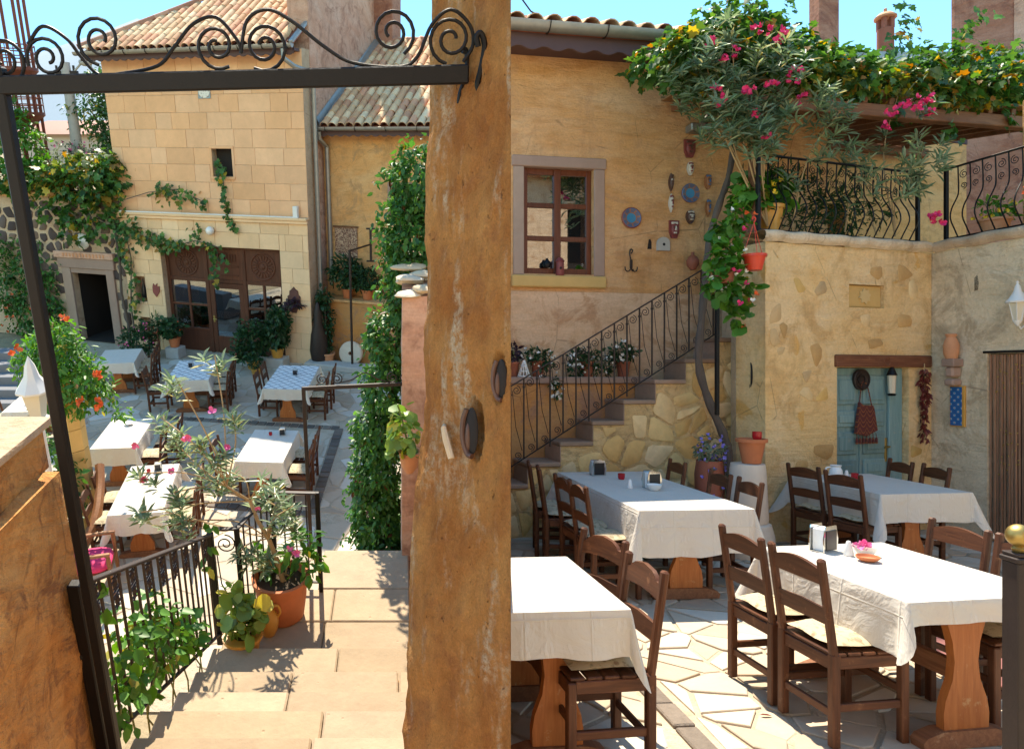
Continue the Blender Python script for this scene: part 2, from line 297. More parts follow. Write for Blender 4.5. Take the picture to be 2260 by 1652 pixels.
    c = g.ramp(k, [(0., (.03, .22, .40)), (.30, (.03, .22, .40)), (.34, (.30, .12, .03)), (.40, (.10, .12, .2)), (.62, (.03, .16, .36)), (.66, (.25, .05, .04)), (.74, (.05, .10, .22)), (.93, (.22, .06, .07))], 'CONSTANT')
    c = g.mix(g.math('MULTIPLY', g.ramp(pet, [(.55, 0.), (.75, .8)]), g.ramp(k, [(.38, 0.), (.42, 1.), (.60, 1.), (.64, 0.)])), c, (.36, .14, .05))
    c = g.mix(g.ramp(g.voro(q, 60), [(.25, .35), (.4, 0.)]), c, (.30, .16, .10)); g.P(color=c, rough=.35)
    g = G('tile_blue'); q = g.pos(obj=True)
    sx = g.n.new('ShaderNodeSeparateXYZ'); g.l.new(q, sx.inputs[0])
    a = g.math('SINE', g.math('MULTIPLY', sx.outputs[0], 74.)); b = g.math('SINE', g.math('MULTIPLY', sx.outputs[2], 74.)); ab = g.math('MULTIPLY', a, b)
    c = g.ramp(g.rng(ab, 0., 1.), [(0., (.02, .10, .30)), (.60, (.03, .20, .42)), (.72, (.04, .30, .50)), (.84, (.70, .70, .66)), (.93, (.30, .04, .05))]); g.P(color=c, rough=.25)
    g = G('tile_medallion'); q = g.pos(obj=True); sx = g.n.new('ShaderNodeSeparateXYZ'); g.l.new(q, sx.inputs[0])
    r = g.math('SQRT', g.math('ADD', g.math('POWER', sx.outputs[0], 2.), g.math('POWER', sx.outputs[2], 2.)))
    c = g.ramp(g.math('MULTIPLY', r, 4.), [(0., (.72, .66, .58)), (.60, (.72, .66, .58)), (.62, (.20, .20, .19)), (.66, (.28, .36, .38))], 'CONSTANT')
    c = g.mix(g.ramp(g.noise(q, 26, 3), [(.56, 0.), (.60, .8)]), c, (.22, .15, .12)); g.P(color=c, rough=.4)
    # kilim bag
    g = G('kilim'); q = g.pos(obj=True); sx = g.n.new('ShaderNodeSeparateXYZ'); g.l.new(q, sx.inputs[0])
    z = g.math('ABSOLUTE', g.math('SINE', g.math('ADD', g.math('MULTIPLY', sx.outputs[2], 26.), g.math('MULTIPLY', g.math('ABSOLUTE', g.math('SINE', g.math('MULTIPLY', sx.outputs[0], 30.))), 1.6))))
    c = g.ramp(z, [(0., (.085, .02, .018)), (.35, (.14, .03, .022)), (.6, (.045, .02, .025)), (.8, (.32, .10, .025)), (.93, (.09, .022, .02))]); g.P(color=c, rough=.95); g.bump(g.noise(q, 120, 3), .5, .004)
    g = G('carving'); q = g.pos(obj=True); n = g.ramp(g.noise(q, 11, 2, .4, 3.5), [(.46, 0.), (.52, 1.)]); c = g.mix(n, (.20, .10, .07), (.56, .38, .25)); g.P(color=c, rough=.9); g.bump(n, .8, .02)  # carved relief: shade of its recesses painted into the base colour
special_mats()

# ------------------------------------------------------------ mesh helpers
class MB:
    def __init__(s): s.v = []; s.f = []; s.uv = None
    def add(s, vs, fs):
        o = len(s.v); s.v.extend([tuple(map(float, p)) for p in vs]); s.f.extend([tuple(i + o for i in f) for f in fs]); return s
    def box(s, x0, x1, y0, y1, z0, z1, ch=0.):
        if x0 > x1: x0, x1 = x1, x0
        if y0 > y1: y0, y1 = y1, y0
        if z0 > z1: z0, z1 = z1, z0
        if ch <= 0:
            return s.add([(x0, y0, z0), (x1, y0, z0), (x1, y1, z0), (x0, y1, z0), (x0, y0, z1), (x1, y0, z1), (x1, y1, z1), (x0, y1, z1)],
                         [(3, 2, 1, 0), (4, 5, 6, 7), (0, 1, 5, 4), (1, 2, 6, 5), (2, 3, 7, 6), (3, 0, 4, 7)])
        c = min(ch, (x1 - x0) * .45, (y1 - y0) * .45, (z1 - z0) * .45); vs = []; idx = {}
        for xi in (0, 1):
            for yi in (0, 1):
                for zi in (0, 1):
                    X, Y, Z = (x0, x1)[xi], (y0, y1)[yi], (z0, z1)[zi]; sx, sy, sz = (1, -1)[xi], (1, -1)[yi], (1, -1)[zi]
                    for ax in range(3):
                        p = [X + sx * c, Y + sy * c, Z + sz * c]; p[ax] = (X, Y, Z)[ax]; idx[(xi, yi, zi, ax)] = len(vs); vs.append(p)
        I = lambda a, b, c_, ax: idx[(a, b, c_, ax)]; fs = []
        for k in (0, 1):
            q = [I(k, 0, 0, 0), I(k, 1, 0, 0), I(k, 1, 1, 0), I(k, 0, 1, 0)]; fs.append(q if k else q[::-1])
            q = [I(0, k, 0, 1), I(1, k, 0, 1), I(1, k, 1, 1), I(0, k, 1, 1)]; fs.append(q[::-1] if k else q)
            q = [I(0, 0, k, 2), I(1, 0, k, 2), I(1, 1, k, 2), I(0, 1, k, 2)]; fs.append(q if k else q[::-1])
        for a in (0, 1):
            for b in (0, 1):
                q = [I(a, b, 0, 0), I(a, b, 1, 0), I(a, b, 1, 1), I(a, b, 0, 1)]; fs.append(q if (a == b) else q[::-1])
                q = [I(a, 0, b, 0), I(a, 1, b, 0), I(a, 1, b, 2), I(a, 0, b, 2)]; fs.append(q[::-1] if (a == b) else q)
                q = [I(0, a, b, 1), I(1, a, b, 1), I(1, a, b, 2), I(0, a, b, 2)]; fs.append(q if (a == b) else q[::-1])
                for d in (0, 1):
                    t = [I(a, b, d, 0), I(a, b, d, 1), I(a, b, d, 2)]; fs.append(t if ((a + b + d) % 2 == 1) else t[::-1])
        return s.add(vs, fs)
    def bar(s, p, q, w, h, ch=0., up=(0, 0, 1)):
        p, q = Vector(p), Vector(q); d = q - p; L = d.length; d.normalize(); u = Vector(up)
        if abs(d.dot(u)) > .98: u = Vector((0, 1, 0))
        r = d.cross(u).normalized(); u = r.cross(d)
        m = MB().box(-w / 2, w / 2, 0, L, -h / 2, h / 2, ch)
        return s.add([p + r * a + d * b + u * c for a, b, c in m.v], m.f)
    def tube(s, pts, r, n=6, closed=False, cap=True):
        P = [Vector(p) for p in pts]; k = len(P)
        R = r if isinstance(r, (list, tuple)) else [r] * k
        vs = []; prev = None
        for i in range(k):
            if closed: t = P[(i + 1) % k] - P[i - 1]
            else: t = P[min(i + 1, k - 1)] - P[max(i - 1, 0)]
            if t.length < 1e-9: t = Vector((0, 0, 1))
            t.normalize()
            if prev is None:
                a = Vector((0, 0, 1)) if abs(t.z) < .9 else Vector((1, 0, 0)); n1 = t.cross(a).normalized()
            else:
                n1 = prev - t * prev.dot(t)
                if n1.length < 1e-6: n1 = t.orthogonal()
                n1.normalize()
            prev = n1; n2 = t.cross(n1)
            for j in range(n): a = 2 * pi * j / n; vs.append(P[i] + (n1 * cos(a) + n2 * sin(a)) * R[i])
        fs = []
        for i in range(k if closed else k - 1):
            for j in range(n):
                a, b = i * n + j, i * n + (j + 1) % n; c, d = ((i + 1) % k) * n + (j + 1) % n, ((i + 1) % k) * n + j; fs.append((a, b, c, d))
        if cap and not closed: fs.append(tuple(range(n))[::-1]); fs.append(tuple((k - 1) * n + j for j in range(n)))
        return s.add(vs, fs)
    def lathe(s, prof, n=16, cx=0, cy=0, cap=True, scale=(1, 1)):
        vs = []; fs = []; k = len(prof)
        for r, z in prof:
            for j in range(n): a = 2 * pi * j / n; vs.append((cx + r * cos(a) * scale[0], cy + r * sin(a) * scale[1], z))
        for i in range(k - 1):
            for j in range(n): a, b = i * n + j, i * n + (j + 1) % n; fs.append((a, b, b + n, a + n))
        if cap:
            if prof[0][0] > 1e-4: fs.append(tuple(range(n))[::-1])
            if prof[-1][0] > 1e-4: fs.append(tuple((k - 1) * n + j for j in range(n)))
        return s.add(vs, fs)
    def ball(s, c, r, n=10, m=7, sc=(1, 1, 1)):
        o = MB().lathe([(max(1e-5, r * sin(pi * i / m)), -r * cos(pi * i / m)) for i in range(m + 1)], n)
        return s.add([(c[0] + a * sc[0], c[1] + b * sc[1], c[2] + d * sc[2]) for a, b, d in o.v], o.f)
    def prism(s, poly, y0, y1):      # polygon in x,z (counter-clockwise seen from -y) pushed along y
        n = len(poly); vs = [(x, y0, z) for x, z in poly] + [(x, y1, z) for x, z in poly]
        fs = [tuple(range(n)), tuple(range(2 * n - 1, n - 1, -1))] + [((i + 1) % n, i, i + n, (i + 1) % n + n) for i in range(n)]
        return s.add(vs, fs)
    def slab(s, poly, z0, z1, ch=0.):  # polygon in x,y raised to z with a worn edge
        n = len(poly); cx = sum(p[0] for p in poly) / n; cy = sum(p[1] for p in poly) / n
        def ins(p, d):
            r = hypot(p[0] - cx, p[1] - cy) or 1; return (p[0] - (p[0] - cx) * d / r, p[1] - (p[1] - cy) * d / r)
        rings = [[(p[0], p[1], z0) for p in poly]]
        if ch: rings.append([(p[0], p[1], z1 - ch) for p in poly]); rings.append([(*ins(p, ch * 1.6), z1) for p in poly])
        else: rings.append([(p[0], p[1], z1) for p in poly])
        vs = [p for r in rings for p in r]; fs = [tuple((len(rings) - 1) * n + i for i in range(n))]
        for k in range(len(rings) - 1):
            for i in range(n): a, b = k * n + i, k * n + (i + 1) % n; fs.append((a, b, b + n, a + n))
        return s.add(vs, fs)
    def xf(s, M):
        s.v = [tuple(M @ Vector(p)) for p in s.v]; return s
    def merge(s, o): return s.add(o.v, o.f)
    def mesh(s, name, mat, smooth=38):
        me = bpy.data.meshes.new(name); me.from_pydata(s.v, [], s.f)
        if s.uv is not None:
            ul = me.uv_layers.new(name='UVMap'); li = np.empty(len(me.loops), dtype=np.int32); me.loops.foreach_get('vertex_index', li)
            ul.data.foreach_set('uv', np.asarray(s.uv, dtype=np.float32)[li].ravel())
        if mat: me.materials.append(MATS[mat])
        if smooth: me.shade_smooth(); me.set_sharp_from_angle(angle=radians(smooth))
        me.update(); return me

def obj(name, data, parent=None, loc=(0, 0, 0), rz=0., rot=None):
    o = bpy.data.objects.new(name, data); COL.objects.link(o); o.location = loc
    o.rotation_euler = rot if rot else (0, 0, rz)
    if parent is not None: o.parent = parent
    elif SIDE[0] == 'L': L_ROOTS.append(o)
    return o
def tag(o, label=None, cat=None, group=None, kind=None):
    if label: o['label'] = label
    if cat: o['category'] = cat
    if group: o['group'] = group
    if kind: o['kind'] = kind
    return o
def thing(name, label, cat, loc=(0, 0, 0), rz=0., group=None, rot=None):
    return tag(obj(name, None, None, loc, rz, rot), label, cat, group)
def part(mb, name, mat, parent, loc=(0, 0, 0), rz=0., smooth=38, rot=None): return obj(name, mb.mesh(name, mat, smooth), parent, loc, rz, rot)
def solo(mb, name, mat, label, cat, loc=(0, 0, 0), rz=0., group=None, smooth=38, rot=None):
    return tag(obj(name, mb.mesh(name, mat, smooth), None, loc, rz, rot), label, cat, group)
def copy_tree(o, parent=None, loc=None, rz=None, label=None, group=None):
    c = o.copy(); COL.objects.link(c); c.parent = parent
    if parent is None and SIDE[0] == 'L': L_ROOTS.append(c)
    if loc is not None: c.location = loc
    if rz is not None: c.rotation_euler = (0, 0, rz)
    if label: c['label'] = label
    if group: c['group'] = group
    for ch in o.children: copy_tree(ch, c)
    return c

class Frame:
    """an upright plane: a along it to the right, b behind it, z up"""
    def __init__(s, x, y, ang): s.o = (x, y); s.ang = ang; s.d = (cos(ang), sin(ang)); s.n = (-sin(ang), cos(ang))
    def p(s, a, z=0., b=0.): return (s.o[0] + s.d[0] * a + s.n[0] * b, s.o[1] + s.d[1] * a + s.n[1] * b, z)
FAC = Frame(-2.18, 16.98, radians(-17.5))
WIN = Frame(2.43, 8.85, atan2(1, 6.48)); STA = Frame(2.36, 8.0, atan2(1, 6.48))
BAL = Frame(4.0, 7.57, atan2(1, 3.196)); RGT = Frame(6.39, 8.32, atan2(-1, .222))

def spiral(cx, cz, r0, turns, start=0., r1=.25, ccw=1, n=22, y=0.):
    out = []
    for i in range(n + 1):
        t = i / n; a = start + ccw * 2 * pi * turns * t; r = r0 * (1 - (1 - r1) * t); out.append((cx + r * cos(a), y, cz + r * sin(a)))
    return out

# ------------------------------------------------------------ leaves
def _half(o): return o
LEAF = {
    'ovate': ([(0, 0, 0), (.30, .25, .05), (.68, .20, .03), (1, 0, -.10), (.68, -.20, .03), (.30, -.25, .05)], [(0, 3, 2, 1), (0, 5, 4, 3)]),
    'lance': ([(0, 0, 0), (.30, .085, .02), (.70, .075, -.02), (1, 0, -.14), (.70, -.075, -.02), (.30, -.085, .02)], [(0, 3, 2, 1), (0, 5, 4, 3)]),
    'vine': ([(0, 0, 0), (-.10, .26, .03), (.14, .50, .05), (.36, .30, .05), (.62, .42, .02), (.66, .16, .03), (1, 0, -.10), (.66, -.16, .03), (.62, -.42, .02), (.36, -.30, .05), (.14, -.50, .05), (-.10, -.26, .03)],
             [(0, 6, 5, 3), (0, 3, 2, 1), (3, 5, 4), (0, 9, 7, 6), (0, 11, 10, 9), (9, 8, 7)]),
    'round': ([(0, 0, 0), (.05, .40, .10), (.50, .52, .06), (.92, .26, .0), (.98, 0, -.03), (.92, -.26, .0), (.50, -.52, .06), (.05, -.40, .10)], [(0, 4, 3, 2, 1), (0, 7, 6, 5, 4)]),
    'petal': ([(0, 0, 0), (.4, .40, .16), (1, .28, .30), (1.05, 0, .22), (1, -.28, .30), (.4, -.40, .16)], [(0, 3, 2, 1), (0, 5, 4, 3)]),
}
def nz(a): return a / np.maximum(np.linalg.norm(a, axis=1, keepdims=True), 1e-9)
def leaf_mesh(name, P, D, N, S, kind, mat, width=1.):
    """P bases, D tip directions, N upper-side hints, S lengths"""
    P, D, N, S = (np.asarray(a, float) for a in (P, D, N, S))
    if len(P) == 0: P, D, N, S = np.zeros((1, 3)), np.array([[1., 0, 0]]), np.array([[0, 0, 1.]]), np.array([.01])
    tv, tf = LEAF[kind]; T = np.array(tv, float) * [1, width, 1]; D = nz(D); Y = nz(np.cross(N, D) + 1e-6); Z = np.cross(D, Y)
    V = P[:, None, :] + S[:, None, None] * (T[None, :, 0:1] * D[:, None, :] + T[None, :, 1:2] * Y[:, None, :] + T[None, :, 2:3] * Z[:, None, :])
    k = len(T); n = len(P); me = bpy.data.meshes.new(name)
    loops = np.concatenate([np.array(f) for f in tf]); ln = np.array([len(f) for f in tf])
    L = (loops[None, :] + (np.arange(n) * k)[:, None]).ravel(); LT = np.tile(ln, n); LS = np.concatenate([[0], np.cumsum(LT)[:-1]])
    me.vertices.add(n * k); me.vertices.foreach_set('co', V.astype(np.float32).ravel())
    me.loops.add(len(L)); me.loops.foreach_set('vertex_index', L.astype(np.int32))
    me.polygons.add(len(LT)); me.polygons.foreach_set('loop_start', LS.astype(np.int32)); me.polygons.foreach_set('loop_total', LT.astype(np.int32))
    me.materials.append(MATS[mat]); me.update(calc_edges=True); me.validate(); return me
def scatter(n, blobs, shell=.55):
    """random points in a union of ellipsoids [(centre, radii, weight)], denser near the outside; returns points and outward directions"""
    w = np.array([b[2] if len(b) > 2 else b[1][0] * b[1][1] * b[1][2] for b in blobs], float); w /= w.sum()
    which = nrg.choice(len(blobs), n, p=w); d = nz(nrg.normal(size=(n, 3))); r = (shell + (1 - shell) * nrg.random(n)) ** .6
    r *= 1 + .16 * np.sin(d[:, 0] * 7 + which) * np.sin(d[:, 1] * 6 + 1.3 * which) + .12 * np.sin(d[:, 2] * 9 + which)
    C = np.array([b[0] for b in blobs], float)[which]; R = np.array([b[1] for b in blobs], float)[which]
    return C + d * R * r[:, None], d
def foliage(name, parent, mat, n, blobs, size, kind='ovate', droop=.5, shell=.55, width=1., loc=(0, 0, 0), keep=None):
    P, O = scatter(n, blobs, shell)
    fq = 1.1 / max(.12, min(b[1][0] for b in blobs)); ns = np.array([mnoise.noise(Vector(p) * fq) for p in P]); k = ns > -.22 + .1 * nrg.normal(size=n); P, O = P[k], O[k]
    if keep is not None: k = keep(P); P, O = P[k], O[k]
    n = len(P); D = O * .6 + nrg.normal(size=(n, 3)) * .7 + np.array([0, 0, -droop]); N = O * .5 + np.array([0, 0, .9]) + nrg.normal(size=(n, 3)) * .45
    S = size * np.clip(np.exp(nrg.normal(0, .34, n)) * .92, .35, 1.6); return obj(name, leaf_mesh(name, P, D, N, S, kind, mat, width), parent, loc)
def rosettes(P, axis, nleaf, size, spread=.8, lift=.25):
    """whorls of leaves at points P around their axes"""
    P = np.asarray(P, float); A = nz(np.asarray(axis, float)); B = nz(np.cross(A, nrg.normal(size=A.shape))); C = np.cross(A, B); p, d, nn, s = [], [], [], []
    for i in range(len(P)):
        k = max(3, int(nleaf * nrg.uniform(.7, 1.3)))
        for j in range(k):
            a = 2 * pi * j / k + nrg.uniform(-.3, .3); t = j / k; lf = lift + nrg.uniform(-.25, .9) * spread
            v = B[i] * cos(a) + C[i] * sin(a) + A[i] * lf; p.append(P[i] - A[i] * size * nrg.uniform(0, .5)); d.append(v); nn.append(A[i] + v * -.2); s.append(size * nrg.uniform(.7, 1.15))
    return p, d, nn, s
def flowers(name, parent, mat, P, size, petals=5, axis=None):
    P = np.asarray(P, float); ax = np.asarray(axis, float) if axis is not None else np.array([[0, -.7, .5]] * len(P)) + nrg.normal(size=(len(P), 3)) * .5
    p, d, nn, s = rosettes(P, ax, petals, size, .35, .55); return obj(name, leaf_mesh(name, p, d, nn, s, 'petal', mat), parent)
def strand(pts, step=.08, side=.04):
    """points along a polyline with sideways offset (for creeping stems)"""
    P = [Vector(p) for p in pts]; out = []; dirs = []
    for a, b in zip(P[:-1], P[1:]):
        L = (b - a).length; k = max(1, int(L / step))
        for i in range(k):
            q = a.lerp(b, (i + rnd.random()) / k) + Vector((rnd.gauss(0, side), rnd.gauss(0, side), rnd.gauss(0, side))); out.append(q); dirs.append((b - a).normalized())
    return out, dirs
def creeper(name, parent, mat, paths, size, step=.07, side=.05, kind='vine', out=(0, -1, .15), per=1, loc=(0, 0, 0)):
    p, d, nn, s = [], [], [], []
    for path in paths:
        for _ in range(per):
            q, _d = strand(path, step, side)
            for a in q:
                p.append(a); d.append((rnd.gauss(0, .6) + out[0] * .35, rnd.gauss(0, .35) + out[1] * .35, -.7 + rnd.gauss(0, .45))); nn.append((out[0] + rnd.gauss(0, .45), out[1] + rnd.gauss(0, .45), out[2] + .35 + rnd.gauss(0, .4))); s.append(size * rnd.uniform(.6, 1.25))
    return obj(name, leaf_mesh(name, p, d, nn, s, kind, mat), parent, loc)

# ------------------------------------------------------------ paving, masonry
def clip(poly, a, b, c):            # keep a*x+b*y<=c
    out = []
    for i in range(len(poly)):
        p, q = poly[i], poly[(i + 1) % len(poly)]; fp, fq = a * p[0] + b * p[1] - c, a * q[0] + b * q[1] - c
        if fp <= 0: out.append(p)
        if (fp < 0 < fq) or (fq < 0 < fp): t = fp / (fp - fq); out.append((p[0] + (q[0] - p[0]) * t, p[1] + (q[1] - p[1]) * t))
    return out
def cells(x0, x1, y0, y1, sp, gap, seed, inside=None, jit=.42, ext=None, drop=0.):
    r = random.Random(seed); pts = []; j = 0; y = y0 - sp
    while y < y1 + sp:
        x = x0 - sp + (sp * .5 if j % 2 else 0)
        while x < x1 + sp:
            q_ = (x + r.uniform(-jit, jit) * sp, y + r.uniform(-jit, jit) * sp); x += sp
            if r.random() >= drop: pts.append(q_)
        y += sp * .88; j += 1
    A = np.array(pts); res = []
    for i, p in enumerate(pts):
        if not (x0 <= p[0] <= x1 and y0 <= p[1] <= y1): continue
        if inside and not inside(*p): continue
        poly = [(x0, y0), (x1, y0), (x1, y1), (x0, y1)]; dd = np.hypot(*(A - A[i]).T)
        for k in np.argsort(dd)[1:20]:
            dx, dy = A[k] - A[i]; L = dd[k]; poly = clip(poly, dx / L, dy / L, (dx * p[0] + dy * p[1]) / L + L / 2 - gap * r.uniform(.7, 1.5) / 2)
            if len(poly) < 3: break
        if ext:
            for (a, b, c) in ext(p): 
                if len(poly) >= 3: poly = clip(poly, a, b, c)
        if len(poly) < 3: continue
        q = [poly[0]]
        for s in poly[1:]:
            if hypot(s[0] - q[-1][0], s[1] - q[-1][1]) > .02: q.append(s)
        if len(q) > 2 and hypot(q[0][0] - q[-1][0], q[0][1] - q[-1][1]) < .02: q.pop()
        if len(q) < 3: continue
        area = .5 * abs(sum(q[m][0] * q[(m + 1) % len(q)][1] - q[(m + 1) % len(q)][0] * q[m][1] for m in range(len(q))))
        if area > .004: res.append(q)
    return res
def lay(polys, parent, name, mat, z, h, score, nmax=290, rough=.006, ch=.006):
    polys = sorted(polys, key=lambda q: -score(sum(p[0] for p in q) / len(q), sum(p[1] for p in q) / len(q))); rest = MB()
    for i, q in enumerate(polys):
        cx = sum(p[0] for p in q) / len(q); cy = sum(p[1] for p in q) / len(q); hh = h + rnd.uniform(-rough, rough); loc = [(p[0] - cx, p[1] - cy) for p in q]
        m = MB().slab(loc, 0, hh, ch)
        if i < nmax: part(m, name, mat, parent, (cx, cy, z), smooth=0)
        else: rest.add([(a + cx, b + cy, c + z) for a, b, c in m.v], m.f)
    if rest.v: tag(part(rest, name + '_field', mat, parent, smooth=0), kind='stuff')
def lay_upright(polys, parent, name, mat, y, h, nmax=290, rough=.012, ch=.012, jag=0.):
    """stones set in a wall face: polygons in x,z standing proud towards -y"""
    rest = MB()
    for i, q in enumerate(polys):
        q = [w for a, b in zip(q, q[1:] + q[:1]) for w in ((a[0] * .86 + b[0] * .14, a[1] * .86 + b[1] * .14), (a[0] * .14 + b[0] * .86, a[1] * .14 + b[1] * .86))]
        cx = sum(p[0] for p in q) / len(q); cy = sum(p[1] for p in q) / len(q); hh = h + rnd.uniform(-rough, rough)
        m = MB().slab([(p[0] - cx, p[1] - cy) for p in q], 0, hh, ch); m.v = [(a, -c, b) for a, b, c in m.v]
        if i < nmax: part(m, name, mat, parent, (cx, y, cy), smooth=40)
        else: rest.add([(a + cx, b + y, c + cy) for a, b, c in m.v], m.f)
    if rest.v: tag(part(rest, name + '_field', mat, parent, smooth=40), kind='stuff')
def panel(mb, x0, x1, z0, z1, y, holes=(), depth=.3):
    """an upright wall of given depth with rectangular openings, built as butted blocks"""
    xs = sorted({x0, x1, *[h[0] for h in holes], *[h[1] for h in holes]}); xs = [x for x in xs if x0 <= x <= x1]
    for a, b in zip(xs[:-1], xs[1:]):
        cuts = sorted([(h[2], h[3]) for h in holes if h[0] <= a + 1e-6 and h[1] >= b - 1e-6]); z = z0
        for c, d in cuts:
            if c > z + 1e-6: mb.box(a, b, y, y + depth, z, c)
            z = max(z, d)
        if z < z1 - 1e-6: mb.box(a, b, y, y + depth, z, z1)
    return mb
def courses(parent, x0, x1, z0, z1, hh, mat, holes=(), y=0., proud=.012, seed=1, wmin=.34, wmax=.85, gap=.007, name='block'):
    """ashlar blocks in courses, each its own piece"""
    r = random.Random(seed); z = z0
    while z < z1 - .05:
        h = min(hh * r.uniform(.93, 1.07), z1 - z)
        if z1 - z - h < .12: h = z1 - z
        x = x0 - r.uniform(0, .4) * wmax
        while x < x1:
            w = r.uniform(wmin, wmax); a, b = max(x, x0), min(x + w, x1)
            if x1 - b < .12: b = x1
            x = b if b == x1 else x + w
            if b - a < .1: continue
            segs = [(a, b, z, z + h)]
            for (hx0, hx1, hz0, hz1) in holes:
                new = []
                for (p, q, s, t) in segs:
                    if q <= hx0 or p >= hx1 or t <= hz0 or s >= hz1: new.append((p, q, s, t)); continue
                    if p < hx0: new.append((p, hx0, s, t))
                    if q > hx1: new.append((hx1, q, s, t))
                    if s < hz0: new.append((max(p, hx0), min(q, hx1), s, hz0))
                    if t > hz1: new.append((max(p, hx0), min(q, hx1), hz1, t))
                segs = new
            for (p, q, s, t) in segs:
                if q - p < .03 or t - s < .03: continue
                w2, h2 = (q - p) / 2 - gap / 2, (t - s) / 2 - gap / 2; pr = proud + r.uniform(-.003, .004)
                part(MB().box(-w2, w2, -pr, .03, -h2, h2, .006), name, mat, parent, ((p + q) / 2, y, (s + t) / 2), smooth=0)
        z += h
def barrel(L, r0, r1, th=.012, n=7):
    """half-barrel clay tile lying along +y (up the slope), wider at the lower end"""
    m = MB(); vs = []
    for yy, r in ((0, r0), (L, r1)):
        for rr in (r, r - th):
            for i in range(n + 1): a = pi * i / n; vs.append((rr * cos(a), yy, rr * sin(a)))
    k = n + 1; fs = []
    for i in range(n):
        fs.append((i, i + 1, 2 * k + i + 1, 2 * k + i)); fs.append((k + i + 1, k + i, 3 * k + i, 3 * k + i + 1)); fs.append((i + 1, i, k + i, k + i + 1)); fs.append((2 * k + i, 2 * k + i + 1, 3 * k + i + 1, 3 * k + i))
    m.add(vs, fs); return m
def tiled_roof(parent, x0, x1, run, pitch, mat='roof_tile', w=.2, step=.3, left_hip=0., nmax=300, eave_z=0., seed=3, skip=None, y0=0.):
    """roof deck part with its single tiles as sub-parts; slope rises along +y from the eave line y=0"""
    r = random.Random(seed); tp = math.tan(pitch); deck = MB(); hipx = lambda b: x0 + left_hip * b
    pts = [(x0, 0), (x1, 0), (x1, run), (hipx(run), run)]; k = len(pts)
    deck.add([(x, y, y * tp - .03) for x, y in pts] + [(x, y, y * tp - .10) for x, y in pts], [(0, 1, 2, 3), (7, 6, 5, 4)] + [((i + 1) % k, i, i + k, (i + 1) % k + k) for i in range(k)])
    d = part(deck, 'roof', 'terracotta_dark', parent, (0, y0, eave_z), smooth=0)
    me = barrel(step * 1.18, w * .50, w * .40).mesh('tile', mat, 60); pan = MB()
    L = run / cos(pitch); rows = int(L / step) + 1; cnt = 0; rest = MB(); base = barrel(step * 1.18, w * .50, w * .40)
    x = x0 + w * .6
    cols = []
    while x < x1 - w * .2: cols.append(x); x += w
    for i in range(rows):
        s = i * step - .07
        for x in cols:
            y = s * cos(pitch)
            if x < hipx(max(0, y)) + w * .3 or (skip and skip(x, y)): continue
            loc = (x + r.uniform(-.008, .008), y, s * sin(pitch) + r.uniform(0, .010)); rot = (pitch + .045 + r.uniform(-.02, .02), 0, r.uniform(-.03, .03))
            if cnt < nmax: obj('tile', me, d, loc, rot=rot); cnt += 1
            else:
                M = Matrix.Translation(loc) @ Matrix.Rotation(rot[0], 4, 'X'); rest.add([M @ Vector(p) for p in base.v], base.f)
    for x in cols:                                # the trough tiles between the covers
        xx = x + w / 2
        yl = -.03; yt = run if not left_hip else min(run, max(0.02, (xx - x0) / left_hip))
        pan.add([(xx - w * .3, yl, yl * tp + .02), (xx, yl, yl * tp - .022), (xx + w * .3, yl, yl * tp + .02), (xx - w * .3, yt, yt * tp + .02), (xx, yt, yt * tp - .022), (xx + w * .3, yt, yt * tp + .02)], [(0, 1, 4, 3), (1, 2, 5, 4)])
    part(pan, 'trough', 'terracotta_dark', d)
    if rest.v: tag(part(rest, 'tile_field', mat, d), kind='stuff')
    return d
def scallop(x0, x1, ztop, h, y0, y1, pitch=.22, dip=.04):
    poly = [(x0, ztop), (x0, ztop - h)]; n = max(1, int((x1 - x0) / pitch)); pl = []
    for i in range(n):
        a = x0 + (x1 - x0) * i / n; w = (x1 - x0) / n
        for t in (.1, .35, .5, .65, .9): pl.append((a + w * t, ztop - h - dip * (abs(sin(pi * t)) ** 1.5 - .35)))
    vs = [(x0, ztop)] + [(x0, ztop - h)] + pl + [(x1, ztop - h), (x1, ztop)]; m = MB()
    bot = [(x0, ztop - h)] + pl + [(x1, ztop - h)]
    for a, b in zip(bot[:-1], bot[1:]):
        m.add([(a[0], y0, a[1]), (b[0], y0, b[1]), (b[0], y0, ztop), (a[0], y0, ztop), (a[0], y1, a[1]), (b[0], y1, b[1]), (b[0], y1, ztop), (a[0], y1, ztop)], [(0, 1, 2, 3), (5, 4, 7, 6), (4, 5, 1, 0), (3, 2, 6, 7)])
    return m

